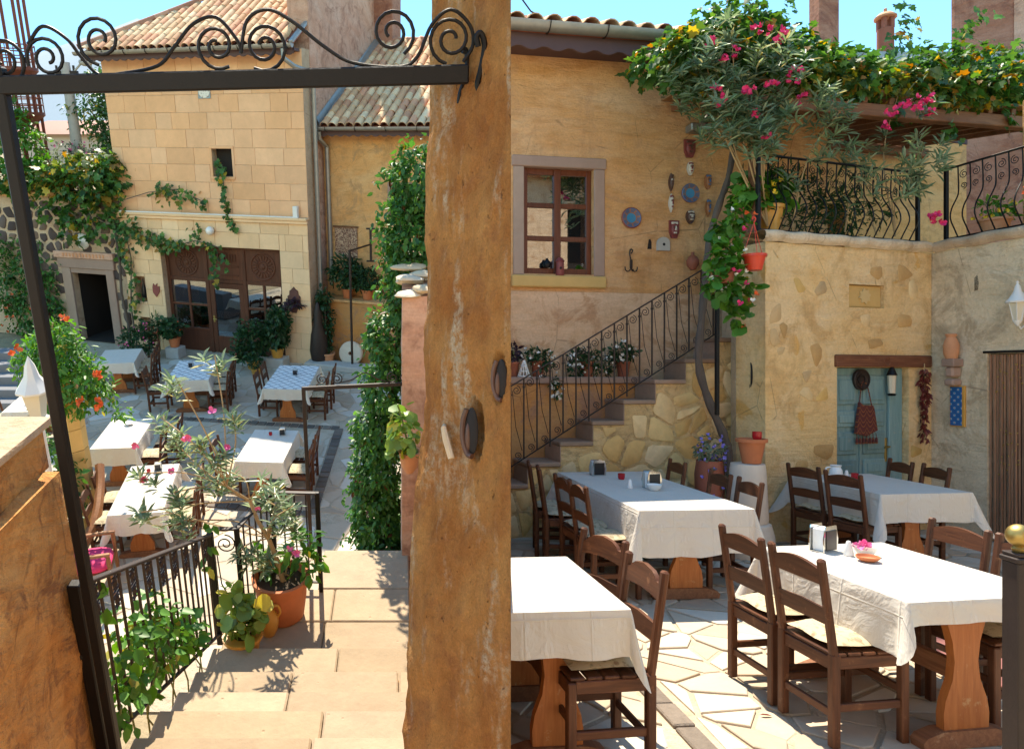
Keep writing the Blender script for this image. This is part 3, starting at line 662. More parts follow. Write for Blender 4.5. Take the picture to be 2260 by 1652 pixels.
# ------------------------------------------------------------ furniture
def make_chair(name, label, loc, rz, style='arch', cushion=True, new=False, group=None, H=.93):
    t = thing(name, label, 'chair', loc, rz, group); W = .182; wz = 'chair_new' if new else 'chair_z'
    for s in (-1, 1):
        m = MB(); m.bar((s * W, -.19, 0), (s * W, -.19, .46), .044, .044, .006, (0, 1, 0)); m.bar((s * W, -.19, .44), (s * W, -.262, H), .042, .036, .010, (0, 1, 0)); part(m, 'back_post', wz, t)
        part(MB().box(s * W - .021, s * W + .021, .17, .212, 0, .44, .005), 'leg', wz, t)
        part(MB().box(s * W - .012, s * W + .012, -.17, .172, .175, .215, .004), 'stretcher', 'chair_y', t)
        part(MB().box(s * W - .013, s * W + .013, -.17, .172, .385, .445, .004), 'seat_rail', 'chair_y', t)
    part(MB().box(-W + .018, W - .018, .180, .204, .375, .44, .004), 'seat_rail', 'chair_x', t)
    part(MB().box(-W + .018, W - .018, -.20, -.178, .375, .44, .004), 'seat_rail', 'chair_x', t)
    part(MB().box(-W + .018, W - .018, .182, .202, .24, .28, .004), 'stretcher', 'chair_x', t)
    part(MB().box(-W + .018, W - .018, -.20, -.180, .14, .18, .004), 'stretcher', 'chair_x', t)
    for i in range(5):
        y = -.165 + i * .082; part(MB().box(-W - .012, W + .012, y - .036, y + .036, .446, .462, .004), 'seat_slat', 'chair_x', t)
    if style == 'arch': top = [(-W, .80), (W, .80)] + [(W * (1 - 2 * i / 10), .875 + .030 * sin(pi * i / 10)) for i in range(11)]
    else: top = [(-W, .79), (-W * .6, .80), (0, .806), (W * .6, .80), (W, .79), (W, .865), (W * .80, .868), (W * .72, .885), (W * .5, .905), (0, .918), (-W * .5, .905), (-W * .72, .885), (-W * .80, .868), (-W, .865)]
    k = H / .93; f = lambda z: -.19 - .072 * (z - .44) / (.49)
    m = MB().prism([(x * .93, z * k) for x, z in top], -.011, .011); m.v = [(x, y + f(z), z) for x, y, z in m.v]; part(m, 'top_rail', 'chair_x', t)
    m = MB().prism([(-W * .93, .60), (W * .93, .60), (W * .93, .68), (0, .69), (-W * .93, .68)], -.009, .009); m.v = [(x, y + f(z), z) for x, y, z in m.v]; part(m, 'back_slat', 'chair_x', t)
    if cushion:
        n = 9; m = MB(); vs = []; fs = []
        for side in (1, -1):
            for i in range(n):
                for j in range(n):
                    u, v = 2 * i / (n - 1) - 1, 2 * j / (n - 1) - 1; e = max(0, (1 - abs(u) ** 4) * (1 - abs(v) ** 4)) ** .5
                    vs.append((u * .175 * (1 - .03 * v * v), v * .185, .492 + side * .028 * e + .005 * sin(5 * u + 3 * v)))
        for side in (0, 1):
            for i in range(n - 1):
                for j in range(n - 1):
                    a = side * n * n + i * n + j; q = (a, a + n, a + n + 1, a + 1); fs.append(q if side == 0 else q[::-1])
        part(m.add(vs, fs), 'cushion', 'cushion', t, smooth=80)
    return t
VASE = [(-.16, 0), (.16, 0), (.165, .10), (.15, .17), (.10, .27), (.085, .36), (.10, .46), (.135, .55), (.145, .64), (.145, .66), (-.145, .66), (-.145, .64), (-.135, .55), (-.10, .46), (-.085, .36), (-.10, .27), (-.15, .17), (-.165, .10)]
def make_table(label, loc, rz, hx, hy, inset=.16, group=None, H=.75, k=1.):
    """trestle table, long side along local y"""
    t = thing('trestle_table', label, 'table', loc, rz, group)
    part(MB().box(-hx, hx, -hy, hy, H - .035, H, .006), 'tabletop', 'table_y', t)
    for s in (-1, 1):
        y = s * (hy - inset); part(MB().prism([(x * k, .06 + z * (H - .10) / .66) for x, z in VASE], y - .022, y + .022), 'trestle', 'table_z', t, smooth=25)
        ft = [(-.32 * k, 0), (.32 * k, 0), (.33 * k, .035), (.30 * k, .06), (.19 * k, .085), (-.19 * k, .085), (-.30 * k, .06), (-.33 * k, .035)]
        part(MB().prism(ft, y - .04, y + .04), 'foot', 'table_y', t, smooth=25)
        part(MB().box(-hx * .8, hx * .8, y - .03, y + .03, H - .085, H - .036, .004), 'bearer', 'table_z', t)
    part(MB().box(-.02, .02, -hy + inset + .022, hy - inset - .022, .30, .40, .004), 'stretcher', 'table_y', t)
    return t
def make_cloth(label, loc, rz, hx, hy, oh, z=.756, seed=0, mat='cloth', group=None, skew=(0, 0, 0, 0), corner=.38, name='tablecloth', fold=1.):
    """cloth laid over a table: flat top, hanging sides, pointed dropping corners. skew adds to the drop of -x,+x,-y,+y sides"""
    r = random.Random(seed); ph = [r.uniform(0, 6.3) for _ in range(8)]; per = []; c = .012; NA = 9; NS = 14
    cor = [(hx, -hy, -90), (hx, hy, 0), (-hx, hy, 90), (-hx, -hy, 180)]; sides = [skew[1], skew[3], skew[0], skew[2]]
    prev = None
    for i, (cx, cy, a0) in enumerate(cor):
        o1, o2 = oh + sides[(i - 1) % 4], oh + sides[i]
        for j in range(NA):
            t = j / (NA - 1); a = radians(a0 + 90 * t); nx, ny = cos(a), sin(a); b = sin(pi * t)
            D = o1 * (1 - t) + o2 * t; px, py = cx - c * (1 if cx > 0 else -1) + c * nx, cy - c * (1 if cy > 0 else -1) + c * ny
            per.append((px, py, nx, ny, D * (1 + corner * b), .05 + .26 * b * fold + .05 * sin(ph[i] + 5 * t) * b, b))
        nx2, ny2 = cor[(i + 1) % 4][0], cor[(i + 1) % 4][1]; a = radians(a0 + 90); nx, ny = cos(a), sin(a)
        for j in range(1, NS):
            t = j / NS; px, py = cx + (nx2 - cx) * t, cy + (ny2 - cy) * t; e = min(t, 1 - t); pull = max(0, 1 - e / .22)
            D = oh + sides[i]; per.append((px, py, nx, ny, D * (1 + .03 * sin(ph[i] + 5 * t) + .015 * sin(ph[i + 2] + 11 * t)), .05 + (.030 * sin(ph[i + 3] + 13 * t) + .018 * sin(ph[i] + 29 * t)) * fold - .03 * pull, 0))
    R = 9; vs = []; uv = []; n = len(per)
    for k in range(R + 1):
        t = k / R
        for (px, py, nx, ny, D, fl, b) in per:
            o = fl * (t ** 1.15) * (D if D > .1 else .1) * 1.4 + (.006 if k else 0); zz = z - t * D + (0 if k else 0); rip = .010 * fold * sin(px * 21 + py * 17 + ph[6]) * t
            vs.append((px + nx * (o + rip), py + ny * (o + rip), zz)); uv.append((px + nx * t * D, py + ny * t * D))
    fs = [(k * n + i, (k + 1) * n + i, (k + 1) * n + (i + 1) % n, k * n + (i + 1) % n) for k in range(R) for i in range(n)]
    m = MB(); m.add(vs, fs); m.f.append(tuple(range(n))); m.uv = uv
    return solo(m, name, mat, label, 'tablecloth', loc, rz, group, smooth=50)
def pot_prof(r, h, rim=1.08, taper=.72, lip=.09): return [(r * taper, 0), (r * .96, h * (1 - lip * 1.6)), (r * .98, h * (1 - lip * 1.5)), (r * rim, h * (1 - lip * 1.5)), (r * rim, h), (r * .92, h), (r * .9, h * .93)]
def potted(label, loc, r, h, potmat, leafmat, n, blobs, size, kind='ovate', name='potted_plant', fl=None, flmat=None, flsize=.03, stems=5, cat='potted plant', group=None, droop=.4, rim=1.08, width=1., shell=.4):
    t = thing(name, label, cat, loc, 0, group); part(MB().lathe(pot_prof(r, h, rim), 22), 'pot', potmat, t)
    part(MB().lathe([(r * .9, h * .92), (.001, h * .94)], 14, cap=False), 'soil', 'soil', t)
    P, _ = scatter(max(3, stems), blobs, .2); m = MB()
    for p in P: m.tube([(rnd.uniform(-.3, .3) * r, rnd.uniform(-.3, .3) * r, h * .9), (p[0] * .5, p[1] * .5, (h + p[2]) / 2), tuple(p)], [.008, .006, .003], 5)
    part(m, 'stems', 'stem_green', t)
    foliage('foliage', t, leafmat, n, blobs, size, kind, droop, shell=shell, width=width)
    if fl: P, O = scatter(fl, blobs, .95); flowers('blossoms', t, flmat, P * 1.0 + O * .01, flsize, axis=O + np.array([0, -.5, .3]))
    return t

# ============================================================ UPPER COURTYARD (left-hand place)
SIDE[0] = 'L'
FA = FAC.ang
tag(solo(MB().add([(-60, -3, -.02), (.35, -3, -.02), (.35, 12, -.02), (2.4, 40, -.02), (2.4, 70, -.02), (-60, 70, -.02)], [(0, 1, 2, 3, 4, 5)]), 'ground', 'earth', None, None), kind='structure')
court = tag(solo(MB().add([(-9.5, 5.6, 0), (.3, 5.6, 0), (.3, 17.5, 0), (-2.0, 18.2, 0), (-9.5, 20.4, 0)], [(0, 1, 2, 3, 4)]), 'courtyard_paving', 'bed', None, None), kind='structure')
SA, SB, SCc, SD = (-4.9, 13.42), (-1.2, 12.85), (-1.36, 9.5), (-5.6, 10.3)
def near_seg(p, a, b, w):
    vx, vy = b[0] - a[0], b[1] - a[1]; L = hypot(vx, vy); t = ((p[0] - a[0]) * vx + (p[1] - a[1]) * vy) / L; return -.1 < t < L + .1 and abs((p[0] - a[0]) * -vy / L + (p[1] - a[1]) * vx / L) < w
STRIPS = [(SA, SB), (SB, SCc), (SCc, SD)]
def no_strip(p):
    out = []
    for a, b in STRIPS:
        vx, vy = b[0] - a[0], b[1] - a[1]; L = hypot(vx, vy); t = ((p[0] - a[0]) * vx + (p[1] - a[1]) * vy) / L; n = (-vy / L, vx / L); d = (p[0] - a[0]) * n[0] + (p[1] - a[1]) * n[1]; c = a[0] * n[0] + a[1] * n[1]
        if -.35 < t < L + .35 and abs(d) < .8: out.append((-n[0], -n[1], -(c + .105)) if d > 0 else (n[0], n[1], c - .105))
    return out
polys = cells(-8.8, .05, 6.2, 17.4, .38, .035, 5, jit=.5, drop=.22, inside=lambda x, y: x > -.62 * y + .6 or x > -6.5, ext=no_strip)
polys = [q for q in polys if not any(near_seg((sum(p[0] for p in q) / len(q), sum(p[1] for p in q) / len(q)), a, b, .11) for a, b in STRIPS)]
lay(polys, court, 'paving_stone', 'flagstone', -.02, .029, lambda x, y: -hypot(x + 2.2, y - 7.5) - (6 if x > -.7 and y < 8 else 0))
for a, b in STRIPS:
    L = hypot(b[0] - a[0], b[1] - a[1]); k = int(L / .17); ang = atan2(b[1] - a[1], b[0] - a[0])
    for i in range(k):
        t = (i + .5) / k; part(MB().box(-.5 * L / k + .008, .5 * L / k - .008, -.085, .085, 0, .034 + rnd.uniform(-.006, .006), .01), 'sett', 'sett', court, (a[0] + (b[0] - a[0]) * t, a[1] + (b[1] - a[1]) * t, -.015), ang, smooth=0)

# ---- main stone house
def gutter(x0, x1, y, z, r, parent, n=7, br=.9):
    vs = []; fs = []
    for x in (x0, x1):
        for i in range(n + 1): a = pi + pi * i / n; vs.append((x, y + r * cos(a), z + r * sin(a)))
        for i in range(n + 1): a = pi + pi * i / n; vs.append((x, y + (r - .008) * cos(a), z + (r - .008) * sin(a) + .002))
    k = n + 1
    for i in range(n): fs += [(i, i + 1, 2 * k + i + 1, 2 * k + i), (k + i + 1, k + i, 3 * k + i, 3 * k + i + 1)]
    fs += [(0, 2 * k, 3 * k, k), (n, k + n, 3 * k + n, 2 * k + n)] + [tuple(range(k))[::-1], tuple(range(2 * k, 3 * k))]
    g = part(MB().add(vs, fs), 'gutter', 'zinc', parent); x = x0 + .25
    while x < x1:
        m = MB()
        for i in range(n): a, b = pi + pi * i / n, pi + pi * (i + 1) / n; m.bar((x, y + (r + .004) * cos(a), z + (r + .004) * sin(a)), (x, y + (r + .004) * cos(b), z + (r + .004) * sin(b)), .03, .006, 0, (1, 0, 0))
        part(m, 'bracket', 'iron', g); x += br
    return g
house = thing('stone_house', 'tall cut-stone house with tiled roof and carved wooden shopfront across the upper courtyard', 'house', FAC.p(0, 0), FA)
OPEN = (-4.25, -.78, -.1, 2.90); UPW = (-2.50, -1.95, 4.62, 5.27); NI1 = (-5.17, -4.83, 1.32, 2.0); NI2 = (-5.12, -4.80, .22, .88)
core = part(panel(panel(MB(), -5.4, 0, 3.6, 7.42, .02, [UPW], .4), -5.4, 0, 0, 3.6, -.05, [OPEN, NI1, NI2], .47), 'wall', 'mortar_pale', house, smooth=0)
courses(core, -5.4, 0, 3.70, 7.40, .40, 'ashlar', [UPW], y=.02, seed=4, wmin=.42, wmax=.9)
courses(core, -5.4, 0, .0, 3.55, .40, 'ashlar_pale', [OPEN, NI1, NI2], y=-.05, seed=9, wmin=.4, wmax=.8)
for (a, b, c, d) in (UPW, NI1, NI2): part(MB().box(a - .02, b + .02, .22, .25, c - .02, d + .02), 'niche_back', 'dark_room' if (a, b, c, d) == UPW else 'plaster_pink', core, smooth=0)
m = MB(); m.box(-5.46, .02, -.13, -.05, 3.555, 3.63, .01); m.box(-5.46, .02, -.17, .02, 3.633, 3.70, .012); part(m, 'cornice', 'ashlar_pale', house)
part(MB().box(-5.3, -.2, -.16, -.10, 3.703, 3.73, .004), 'cable_duct', 'white_metal', house)
part(MB().box(-.5, .012, .425, 5.6, 0, 9.9), 'side_wall', 'plaster_pink', house, smooth=0)
part(MB().box(-.2, .55, 4.9, 5.7, 0, 12.5, .02), 'chimney', 'plaster_red', house, smooth=0)
part(MB().box(-5.38, -5.0, .425, 6, 0, 7.4), 'side_wall', 'plaster_wing', house, smooth=0)
part(MB().box(-5.0, -.5, 5.5, 5.9, 0, 7.6), 'back_wall', 'plaster_wing', house, smooth=0)
PT = radians(30)
rf = tiled_roof(house, -5.62, -.08, 4.6, PT, left_hip=1.0, nmax=300, eave_z=7.50, y0=-.36, w=.215, step=.30, seed=5)
hipL = Vector((1, 1, math.tan(PT))); hl = hipL.length; rm = barrel(.46, .11, .085).mesh('ridge_tile', 'ridge_tile', 60); q = Vector((0, 1, 0)).rotation_difference(hipL.normalized())
for i in range(16):
    s = i * .40; p = Vector((-5.66, -.03, .035)) + hipL.normalized() * s; o = obj('ridge_tile', rm, rf, p); o.rotation_euler = (Matrix.Rotation(-pi / 4, 4, 'Z') @ Matrix.Rotation(math.atan(math.tan(PT) / sqrt(2)) + .05, 4, 'X')).to_euler()
m = MB(); m.add([(-5.62, -.36, 7.44), (-5.62, 6, 7.44), (-1.02, 4.24, 7.44 + 4.6 * math.tan(PT))], [(0, 2, 1)]); part(m, 'hip_slope', 'terracotta_dark', house)
part(MB().bar((-.06, -.40, 7.50), (-.06, 4.3, 7.50 + 4.7 * math.tan(PT)), .10, .07, .01), 'verge_flashing', 'zinc', house)
gutter(-5.75, .0, -.46, 7.46, .085, house, br=.6)
part(scallop(-5.68, -.02, 7.42, .15, -.36, -.33), 'fascia', 'fascia', house, smooth=0); part(MB().box(-5.66, -.04, -.33, .0, 7.34, 7.40), 'soffit', 'fascia', house, smooth=0)
part(MB().tube([(-.22, -.46, 7.36), (-.22, -.46, 7.18), (-.05, -.30, 7.02), (.10, .30, 6.92), (.10, .36, 6.7), (.10, .36, 3.), (.10, .36, .05)], .055, 9), 'downpipe', 'zinc', house)
# carved shopfront in the opening
part(MB().box(-4.3, -.7, 1.6, 1.7, 0, 3.0), 'room_back', 'dark_room', house, smooth=0)
part(MB().box(-3.9, -3.0, 1.0, 1.55, .74, .78), 'room_table', 'room_cloth', house); part(MB().box(-1.9, -1.0, 1.0, 1.55, .74, .78), 'room_table', 'room_cloth', house)
fr = MB(); Y0, Y1 = .14, .22
for a in (-4.22, -3.05, -1.94, -.85): fr.box(a - .055, a + .055, Y0, Y1, 0, 2.88, .008)
for z in (2.85, 1.98): fr.box(-4.165, -3.105, Y0 + .003, Y1 - .003, z - .05, z + .05, .008); fr.box(-2.995, -1.995, Y0 + .003, Y1 - .003, z - .05, z + .05, .008); fr.box(-1.885, -.905, Y0 + .003, Y1 - .003, z - .05, z + .05, .008)
part(fr, 'shopfront_frame', 'carved_wood', house)
for (a0, a1) in ((-4.165, -3.105), (-1.885, -.905)):
    c = (a0 + a1) / 2; p = part(MB().box(a0, a1, .17, .20, 2.03, 2.80), 'carved_panel', 'carved_wood', house, smooth=0)
    m = MB(); m.v, m.f = [], []
    for k in range(18):
        an = 2 * pi * k / 18; m.bar((c + .16 * cos(an), .16, 2.415 + .16 * sin(an)), (c + .29 * cos(an), .16, 2.415 + .29 * sin(an)), .055, .03, .012, (0, 1, 0))
    m.tube([(c + .335 * cos(2 * pi * k / 32), .165, 2.415 + .335 * sin(2 * pi * k / 32)) for k in range(32)], .022, 6, closed=True); m.tube([(c + .13 * cos(2 * pi * k / 24), .165, 2.415 + .13 * sin(2 * pi * k / 24)) for k in range(24)], .018, 6, closed=True)
    m.ball((c, .165, 2.415), .07, 10, 6, (1, .4, 1)); part(m, 'rosette', 'carved_wood', p)
    mid = c; wf = part(MB().box(mid - .03, mid + .03, Y0, Y1, .66, 1.93, .006).box(a0, mid - .03, Y0 + .004, Y1 - .004, 1.27, 1.33, .006).box(mid + .03, a1, Y0 + .004, Y1 - .004, 1.27, 1.33, .006).box(a0, a1, Y0 + .004, Y1 - .004, .60, .66, .006), 'window', 'carved_wood', house)
    for (x0, x1) in ((a0, mid - .03), (mid + .03, a1)):
        for (z0, z1) in ((.66, 1.27), (1.33, 1.93)): part(MB().box(x0, x1, .175, .183, z0, z1), 'pane', 'glass', wf, smooth=0)
    part(MB().box(a0, a1, .16, .20, .02, .60, .01), 'sill_panel', 'carved_wood', house)
p = part(MB().box(-2.995, -1.995, .17, .20, 2.03, 2.80), 'transom_panel', 'carved_wood', house, smooth=0); m = MB()
for k in range(9): m.box(-2.86 + k * .082, -2.81 + k * .082, .145, .17, 2.50, 2.70, .008)
m.box(-2.9, -2.1, .15, .17, 2.12, 2.16, .006); m.box(-2.9, -2.1, .15, .17, 2.34, 2.40, .006); part(m, 'spindle_row', 'carved_wood', p)
dl = part(MB().box(-2.99, -2.86, .15, .21, .03, 1.92, .006).box(-2.13, -2.0, .15, .21, .03, 1.92, .006).box(-2.86, -2.13, .153, .207, 1.78, 1.92, .006).box(-2.86, -2.13, .153, .207, .03, .48, .006), 'door', 'carved_wood', house)
part(MB().box(-2.86, -2.13, .175, .183, .48, 1.78), 'pane', 'glass', dl, smooth=0)
part(MB().box(-2.95, -2.90, .135, .15, .86, 1.04, .004).tube([(-2.925, .14, .95), (-2.925, .09, .95), (-2.82, .09, .95)], .012, 7), 'handle', 'brass', dl)
part(MB().box(-.165, .165, -.012, .012, -.17, .17, .004), 'medallion', 'tile_medallion', house, (-2.56, -.005, 6.57))
part(MB().box(-2.56, -1.89, -.02, .04, 5.27, 5.34, .008).box(-2.56, -1.89, -.03, .04, 4.55, 4.62, .008).box(-2.56, -2.50, -.01, .03, 4.62, 5.27, .006).box(-1.95, -1.89, -.01, .03, 4.62, 5.27, .006), 'window', 'ashlar', house)
solo(MB().ball((0, -.13, 0), .105, 14, 10).tube([(0, 0, -.02), (0, -.06, -.02)], .04, 10), 'globe_lamp', 'opal', 'white globe lamp on the pale stone above the carved shopfront', 'lamp', FAC.p(-2.62, 3.32, -.06), FA)
solo(MB().box(-.06, .06, -.05, .05, 0, .27, .008).box(-.045, .045, -.056, -.05, .18, .19), 'alarm_box', 'white_metal', 'small white box standing on the cornice of the stone house', 'box', FAC.p(-.28, 3.704, -.09), FA)
t = thing('wall_sconce', 'dark bronze wall sconce with drooping purple plant beside the shopfront', 'sconce', FAC.p(-.44, 1.35, -.065), FA)
part(MB().prism([(-.05, 0), (.05, 0), (.09, .1), (.17, .2), (.17, .42), (.12, .46), (.11, .56), (.05, .60), (0, .66), (-.05, .60), (-.11, .56), (-.12, .46), (-.17, .42), (-.17, .2), (-.09, .1)], -.04, 0), 'backplate', 'copper_dark', t)
foliage('foliage', t, 'leaf_purple', 260, [((0, -.12, .22), (.24, .12, .14))], .10, 'ovate', .8)
t = thing('niche_bottle', 'dark blue bottle and brass foot standing in the wall niche left of the shopfront', 'bottle', FAC.p(-5.0, 1.325, .08), FA)
part(MB().lathe([(.07, 0), (.08, .03), (.05, .08), (.075, .14), (.06, .34), (.02, .46), (.02, .56), (.001, .6)], 12), 'body', 'black_plastic', t); part(MB().lathe([(.09, 0), (.1, .02), (.06, .07)], 12, 0, -.02), 'foot', 'brass', t)
solo(MB().prism([(-.09, .02), (0, -.1), (.11, .05), (.12, .2), (.05, .18), (.06, .27), (-.02, .2), (-.06, .26), (-.09, .16)], -.03, 0), 'wall_ornament', 'mask_red', 'small red carved wall ornament beside the shopfront jamb', 'ornament', FAC.p(-4.50, 1.58, -.066), FA)

# ---- lower wing to the right of the stone house
WB = 1.0
wing = thing('plaster_wing', 'lower ochre plaster wing with tiled roof right of the stone house', 'house', FAC.p(0, 0, WB), FA)
part(panel(MB(), .02, 3.6, 0, 5.72, 0, [(1.75, 2.35, 3.55, 4.45)], .35), 'wall', 'plaster_wing', wing, smooth=0)
rw = tiled_roof(wing, .12, 3.7, 4.4, radians(27), nmax=300, eave_z=5.80, y0=-.38, w=.215, step=.30, seed=8)
for i in range(9): obj('ridge_tile', rm, rw, (.15 + .40 * i, 4.42, 4.4 * math.tan(radians(27)) + .03), rot=(0, .04, -pi / 2))
gutter(.06, 3.7, -.47, 5.76, .085, wing, br=.75)
part(scallop(.08, 3.6, 5.72, .15, -.37, -.34), 'fascia', 'fascia', wing, smooth=0)
part(MB().box(.02, 3.6, -.34, 0, 5.66, 5.70), 'soffit', 'fascia', wing, smooth=0)
part(MB().add([(.10, -.36, 5.80), (.30, -.36, 5.86), (.30, 4.0, 5.86 + 4.36 * math.tan(radians(27))), (.03, 4.0, 5.98 + 4.36 * math.tan(radians(27))), (.03, -.36, 5.98)], [(0, 1, 2, 3), (4, 0, 3)]), 'flashing', 'zinc', wing)
w = part(MB().box(1.69, 1.75, -.04, .1, 3.5, 4.5, .008).box(2.35, 2.41, -.04, .1, 3.5, 4.5, .008).box(1.75, 2.35, -.036, .1, 4.45, 4.5, .006), 'window', 'frame_stone', wing); part(MB().box(1.75, 2.35, .12, .13, 3.55, 4.45), 'pane', 'glass', w, smooth=0); part(MB().box(1.75, 2.35, .36, .38, 3.5, 4.5), 'room_back', 'dark_room', wing)
part(MB().tube([(.12, -.47, 5.66), (.12, -.44, 5.5), (.16, -.10, 5.3), (.16, -.08, 3), (.16, -.08, 1.9)], .055, 9), 'downpipe', 'zinc', wing)
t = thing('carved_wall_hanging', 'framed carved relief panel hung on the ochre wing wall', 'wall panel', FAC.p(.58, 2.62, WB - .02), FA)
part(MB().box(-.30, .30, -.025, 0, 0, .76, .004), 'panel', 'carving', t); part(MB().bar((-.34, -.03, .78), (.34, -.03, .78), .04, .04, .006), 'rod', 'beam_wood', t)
ledge = thing('planter_ledge', 'orange plaster ledge under the wing wall with terracotta pots on it', 'ledge', FAC.p(0, 0, .42), FA)
part(MB().box(.30, 3.2, .03, .56, 0, 1.58, .02), 'wall', 'plaster_orange', ledge, smooth=0); part(MB().box(.26, 3.2, -.03, .56, 1.583, 1.65, .015), 'coping', 'plaster_wing', ledge, smooth=0)
potted('dense dark green bush in a terracotta pot, left one on the orange ledge', FAC.p(.70, 1.655, .68), .15, .24, 'terracotta', 'leaf_dark', 1500, [((-.05, -.1, .65), (.45, .35, .42)), ((.2, -.05, .5), (.3, .25, .3))], .10)
potted('leafy plant in a terracotta pot, right one on the orange ledge', FAC.p(1.25, 1.655, .66), .16, .25, 'terracotta', 'leaf_dark', 700, [((.0, -.05, .5), (.32, .25, .28))], .09)
potted('terracotta pot with a low plant on the ground below the orange ledge', FAC.p(.36, .0, .05), .17, .34, 'terracotta_pale', 'leaf_dark', 120, [((.0, 0, .42), (.16, .16, .12))], .07, rim=1.14)
t = thing('millstone', 'round pale millstone leaning below the orange ledge', 'millstone', FAC.p(.92, .31, .25), FA, rot=(radians(-12), 0, FA))
n = 28; m = MB(); vs = [(r * cos(2 * pi * i / n), y, r * sin(2 * pi * i / n)) for (r, y) in ((.05, -.06), (.29, -.06), (.31, -.04), (.31, .05), (.05, .05)) for i in range(n)]; m.add(vs, [(k * n + i, k * n + (i + 1) % n, ((k + 1) % 5) * n + (i + 1) % n, ((k + 1) % 5) * n + i) for k in range(5) for i in range(n)]); part(m, 'wheel', 'marble', t)
solo(MB().lathe([(.10, 0), (.2, .12), (.24, .4), (.2, .8), (.12, 1.1), (.1, 1.4), (.04, 1.62), (.001, 1.66)], 14), 'iron_urn', 'iron_brown', 'tall dark urn standing at the corner of the stone house', 'urn', FAC.p(.16, 0, -.02), 0)
t = thing('corner_climber', 'dark flowering climber against the corner of stone house and wing', 'climber', FAC.p(.25, 0, .25), FA); foliage('foliage', t, 'leaf_dark', 900, [((0, -.1, 1.1), (.24, .2, .7)), ((0, -.1, 1.75), (.2, .15, .3))], .10); part(MB().tube([(0, 0, 0), (.02, -.03, .8), (-.02, 0, 1.6)], .02, 6), 'stem', 'bark', t)
t = thing('corner_bed', 'grey stone bed edge in front of the wing', 'bed', FAC.p(0, 0, -.4), FA); part(MB().box(-.1, 2.3, 0, .40, 0, .16, .02), 'kerb', 'concrete', t, smooth=0)

# ---- rubble wall with dark doorway, left of the house
rw_ = thing('basalt_wall', 'dark basalt rubble wall with pale joints and doorway left of the stone house', 'wall', FAC.p(0, 0, -.02), FA)
DR = (-7.22, -6.06, -.1, 2.12)
wc = part(panel(MB(), -11.5, -5.42, 0, 4.0, .0, [DR], .2), 'wall', 'mortar_pale', rw_, smooth=0)
pl = cells(-9.6, -5.45, 0, 3.9, .34, .075, 21, inside=lambda x, z: not (-7.62 < x < -5.78 and z < 2.62) and not (x < -8.9 and z < 2.6)); lay_upright(pl, wc, 'stone', 'basalt', .0, .03, nmax=150)
part(MB().box(-11.5, -5.42, -.1, .6, 4.002, 4.14, .02), 'coping', 'plaster_wing', rw_, smooth=0)
df = part(MB().box(-7.52, -7.225, -.07, .15, 0, 2.12, .01).box(-6.055, -5.80, -.07, .15, 0, 2.12, .01).box(-7.60, -5.74, -.09, .15, 2.123, 2.40, .012).box(-7.222, -6.058, -.05, .14, 1.98, 2.118, .01), 'door_surround', 'frame_stone', rw_, smooth=0)
part(MB().box(-7.66, -5.70, -.13, .2, 2.403, 2.58, .012), 'carved_lintel', 'plaster_pink', rw_, smooth=0); m = MB()
for k in range(13): a = -7.35 + k * .11; m.box(a, a + .06, -.145, -.13, 2.44, 2.54, .006)
part(m, 'lintel_carving', 'terracotta_pale', rw_)
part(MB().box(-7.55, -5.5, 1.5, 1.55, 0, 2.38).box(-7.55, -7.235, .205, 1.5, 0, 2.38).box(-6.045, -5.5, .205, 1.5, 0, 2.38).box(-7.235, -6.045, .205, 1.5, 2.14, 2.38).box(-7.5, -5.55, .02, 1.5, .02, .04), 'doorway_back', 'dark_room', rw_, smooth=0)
o_ = MB().ball((0, 0, 0), .22, 18, 12, (1, .5, 1)); o_.v = [(a, min(b, 0), c) for a, b, c in o_.v]
solo(o_, 'wall_light', 'opal', 'white half-round wall light above the dark doorway', 'lamp', FAC.p(-6.68, 2.86, -.06), FA)
t = thing('wall_ivy', 'dense dark ivy covering the wall left of the dark doorway', 'ivy', FAC.p(-8.5, 0, -.15), FA); foliage('foliage', t, 'leaf_ivy', 4200, [((-.2, -.06, .9), (1.0, .22, 1.1)), ((-.1, -.06, 2.1), (.95, .2, .8)), ((.55, -.06, 1.1), (.42, .2, 1.1)), ((-.9, -.1, 1.6), (.6, .2, 1.5))], .11, 'ovate', .7, .3)
part(MB().tube([(0, .1, 0), (.1, .08, 1.2), (-.1, .08, 2.4)], [.04, .03, .02], 6), 'stem', 'bark', t); P, O = scatter(14, [((-.6, -.1, .9), (.9, .2, 1.0))], .95); flowers('blossoms', t, 'petal_orange', P, .07)
# grape vine from the wall corner across the house front
t = thing('grape_vine', 'grape vine with yellowing leaves climbing from the wall corner across the house front', 'vine', FAC.p(-5.5, 0, -.16), FA)
m = MB(); m.tube([(-.02, 0, 0), (.06, -.02, .7), (-.06, 0, 1.5), (.02, 0, 2.4), (-.02, .02, 3.2), (0, .02, 3.9)], [.05, .045, .04, .035, .03, .02], 7); m.tube([(.25, -.02, 0), (.22, -.02, 1.2), (.4, 0, 2.5), (.3, 0, 3.4)], [.025, .02, .015, .01], 6)
m.tube([(0, .02, 3.3), (.8, .03, 3.1), (1.7, .0, 2.85), (2.4, .0, 3.05), (3.1, .03, 2.9)], .012, 5); m.tube([(0, .05, 3.9), (1.1, .1, 4.2), (2., .1, 4.3), (2.7, .1, 4.0)], .010, 5); m.tube([(3.3, .1, 4.9), (3.3, .1, 4.4), (3.4, .0, 3.7), (3.5, .03, 3.3)], .008, 5)
part(m, 'stem', 'bark', t)
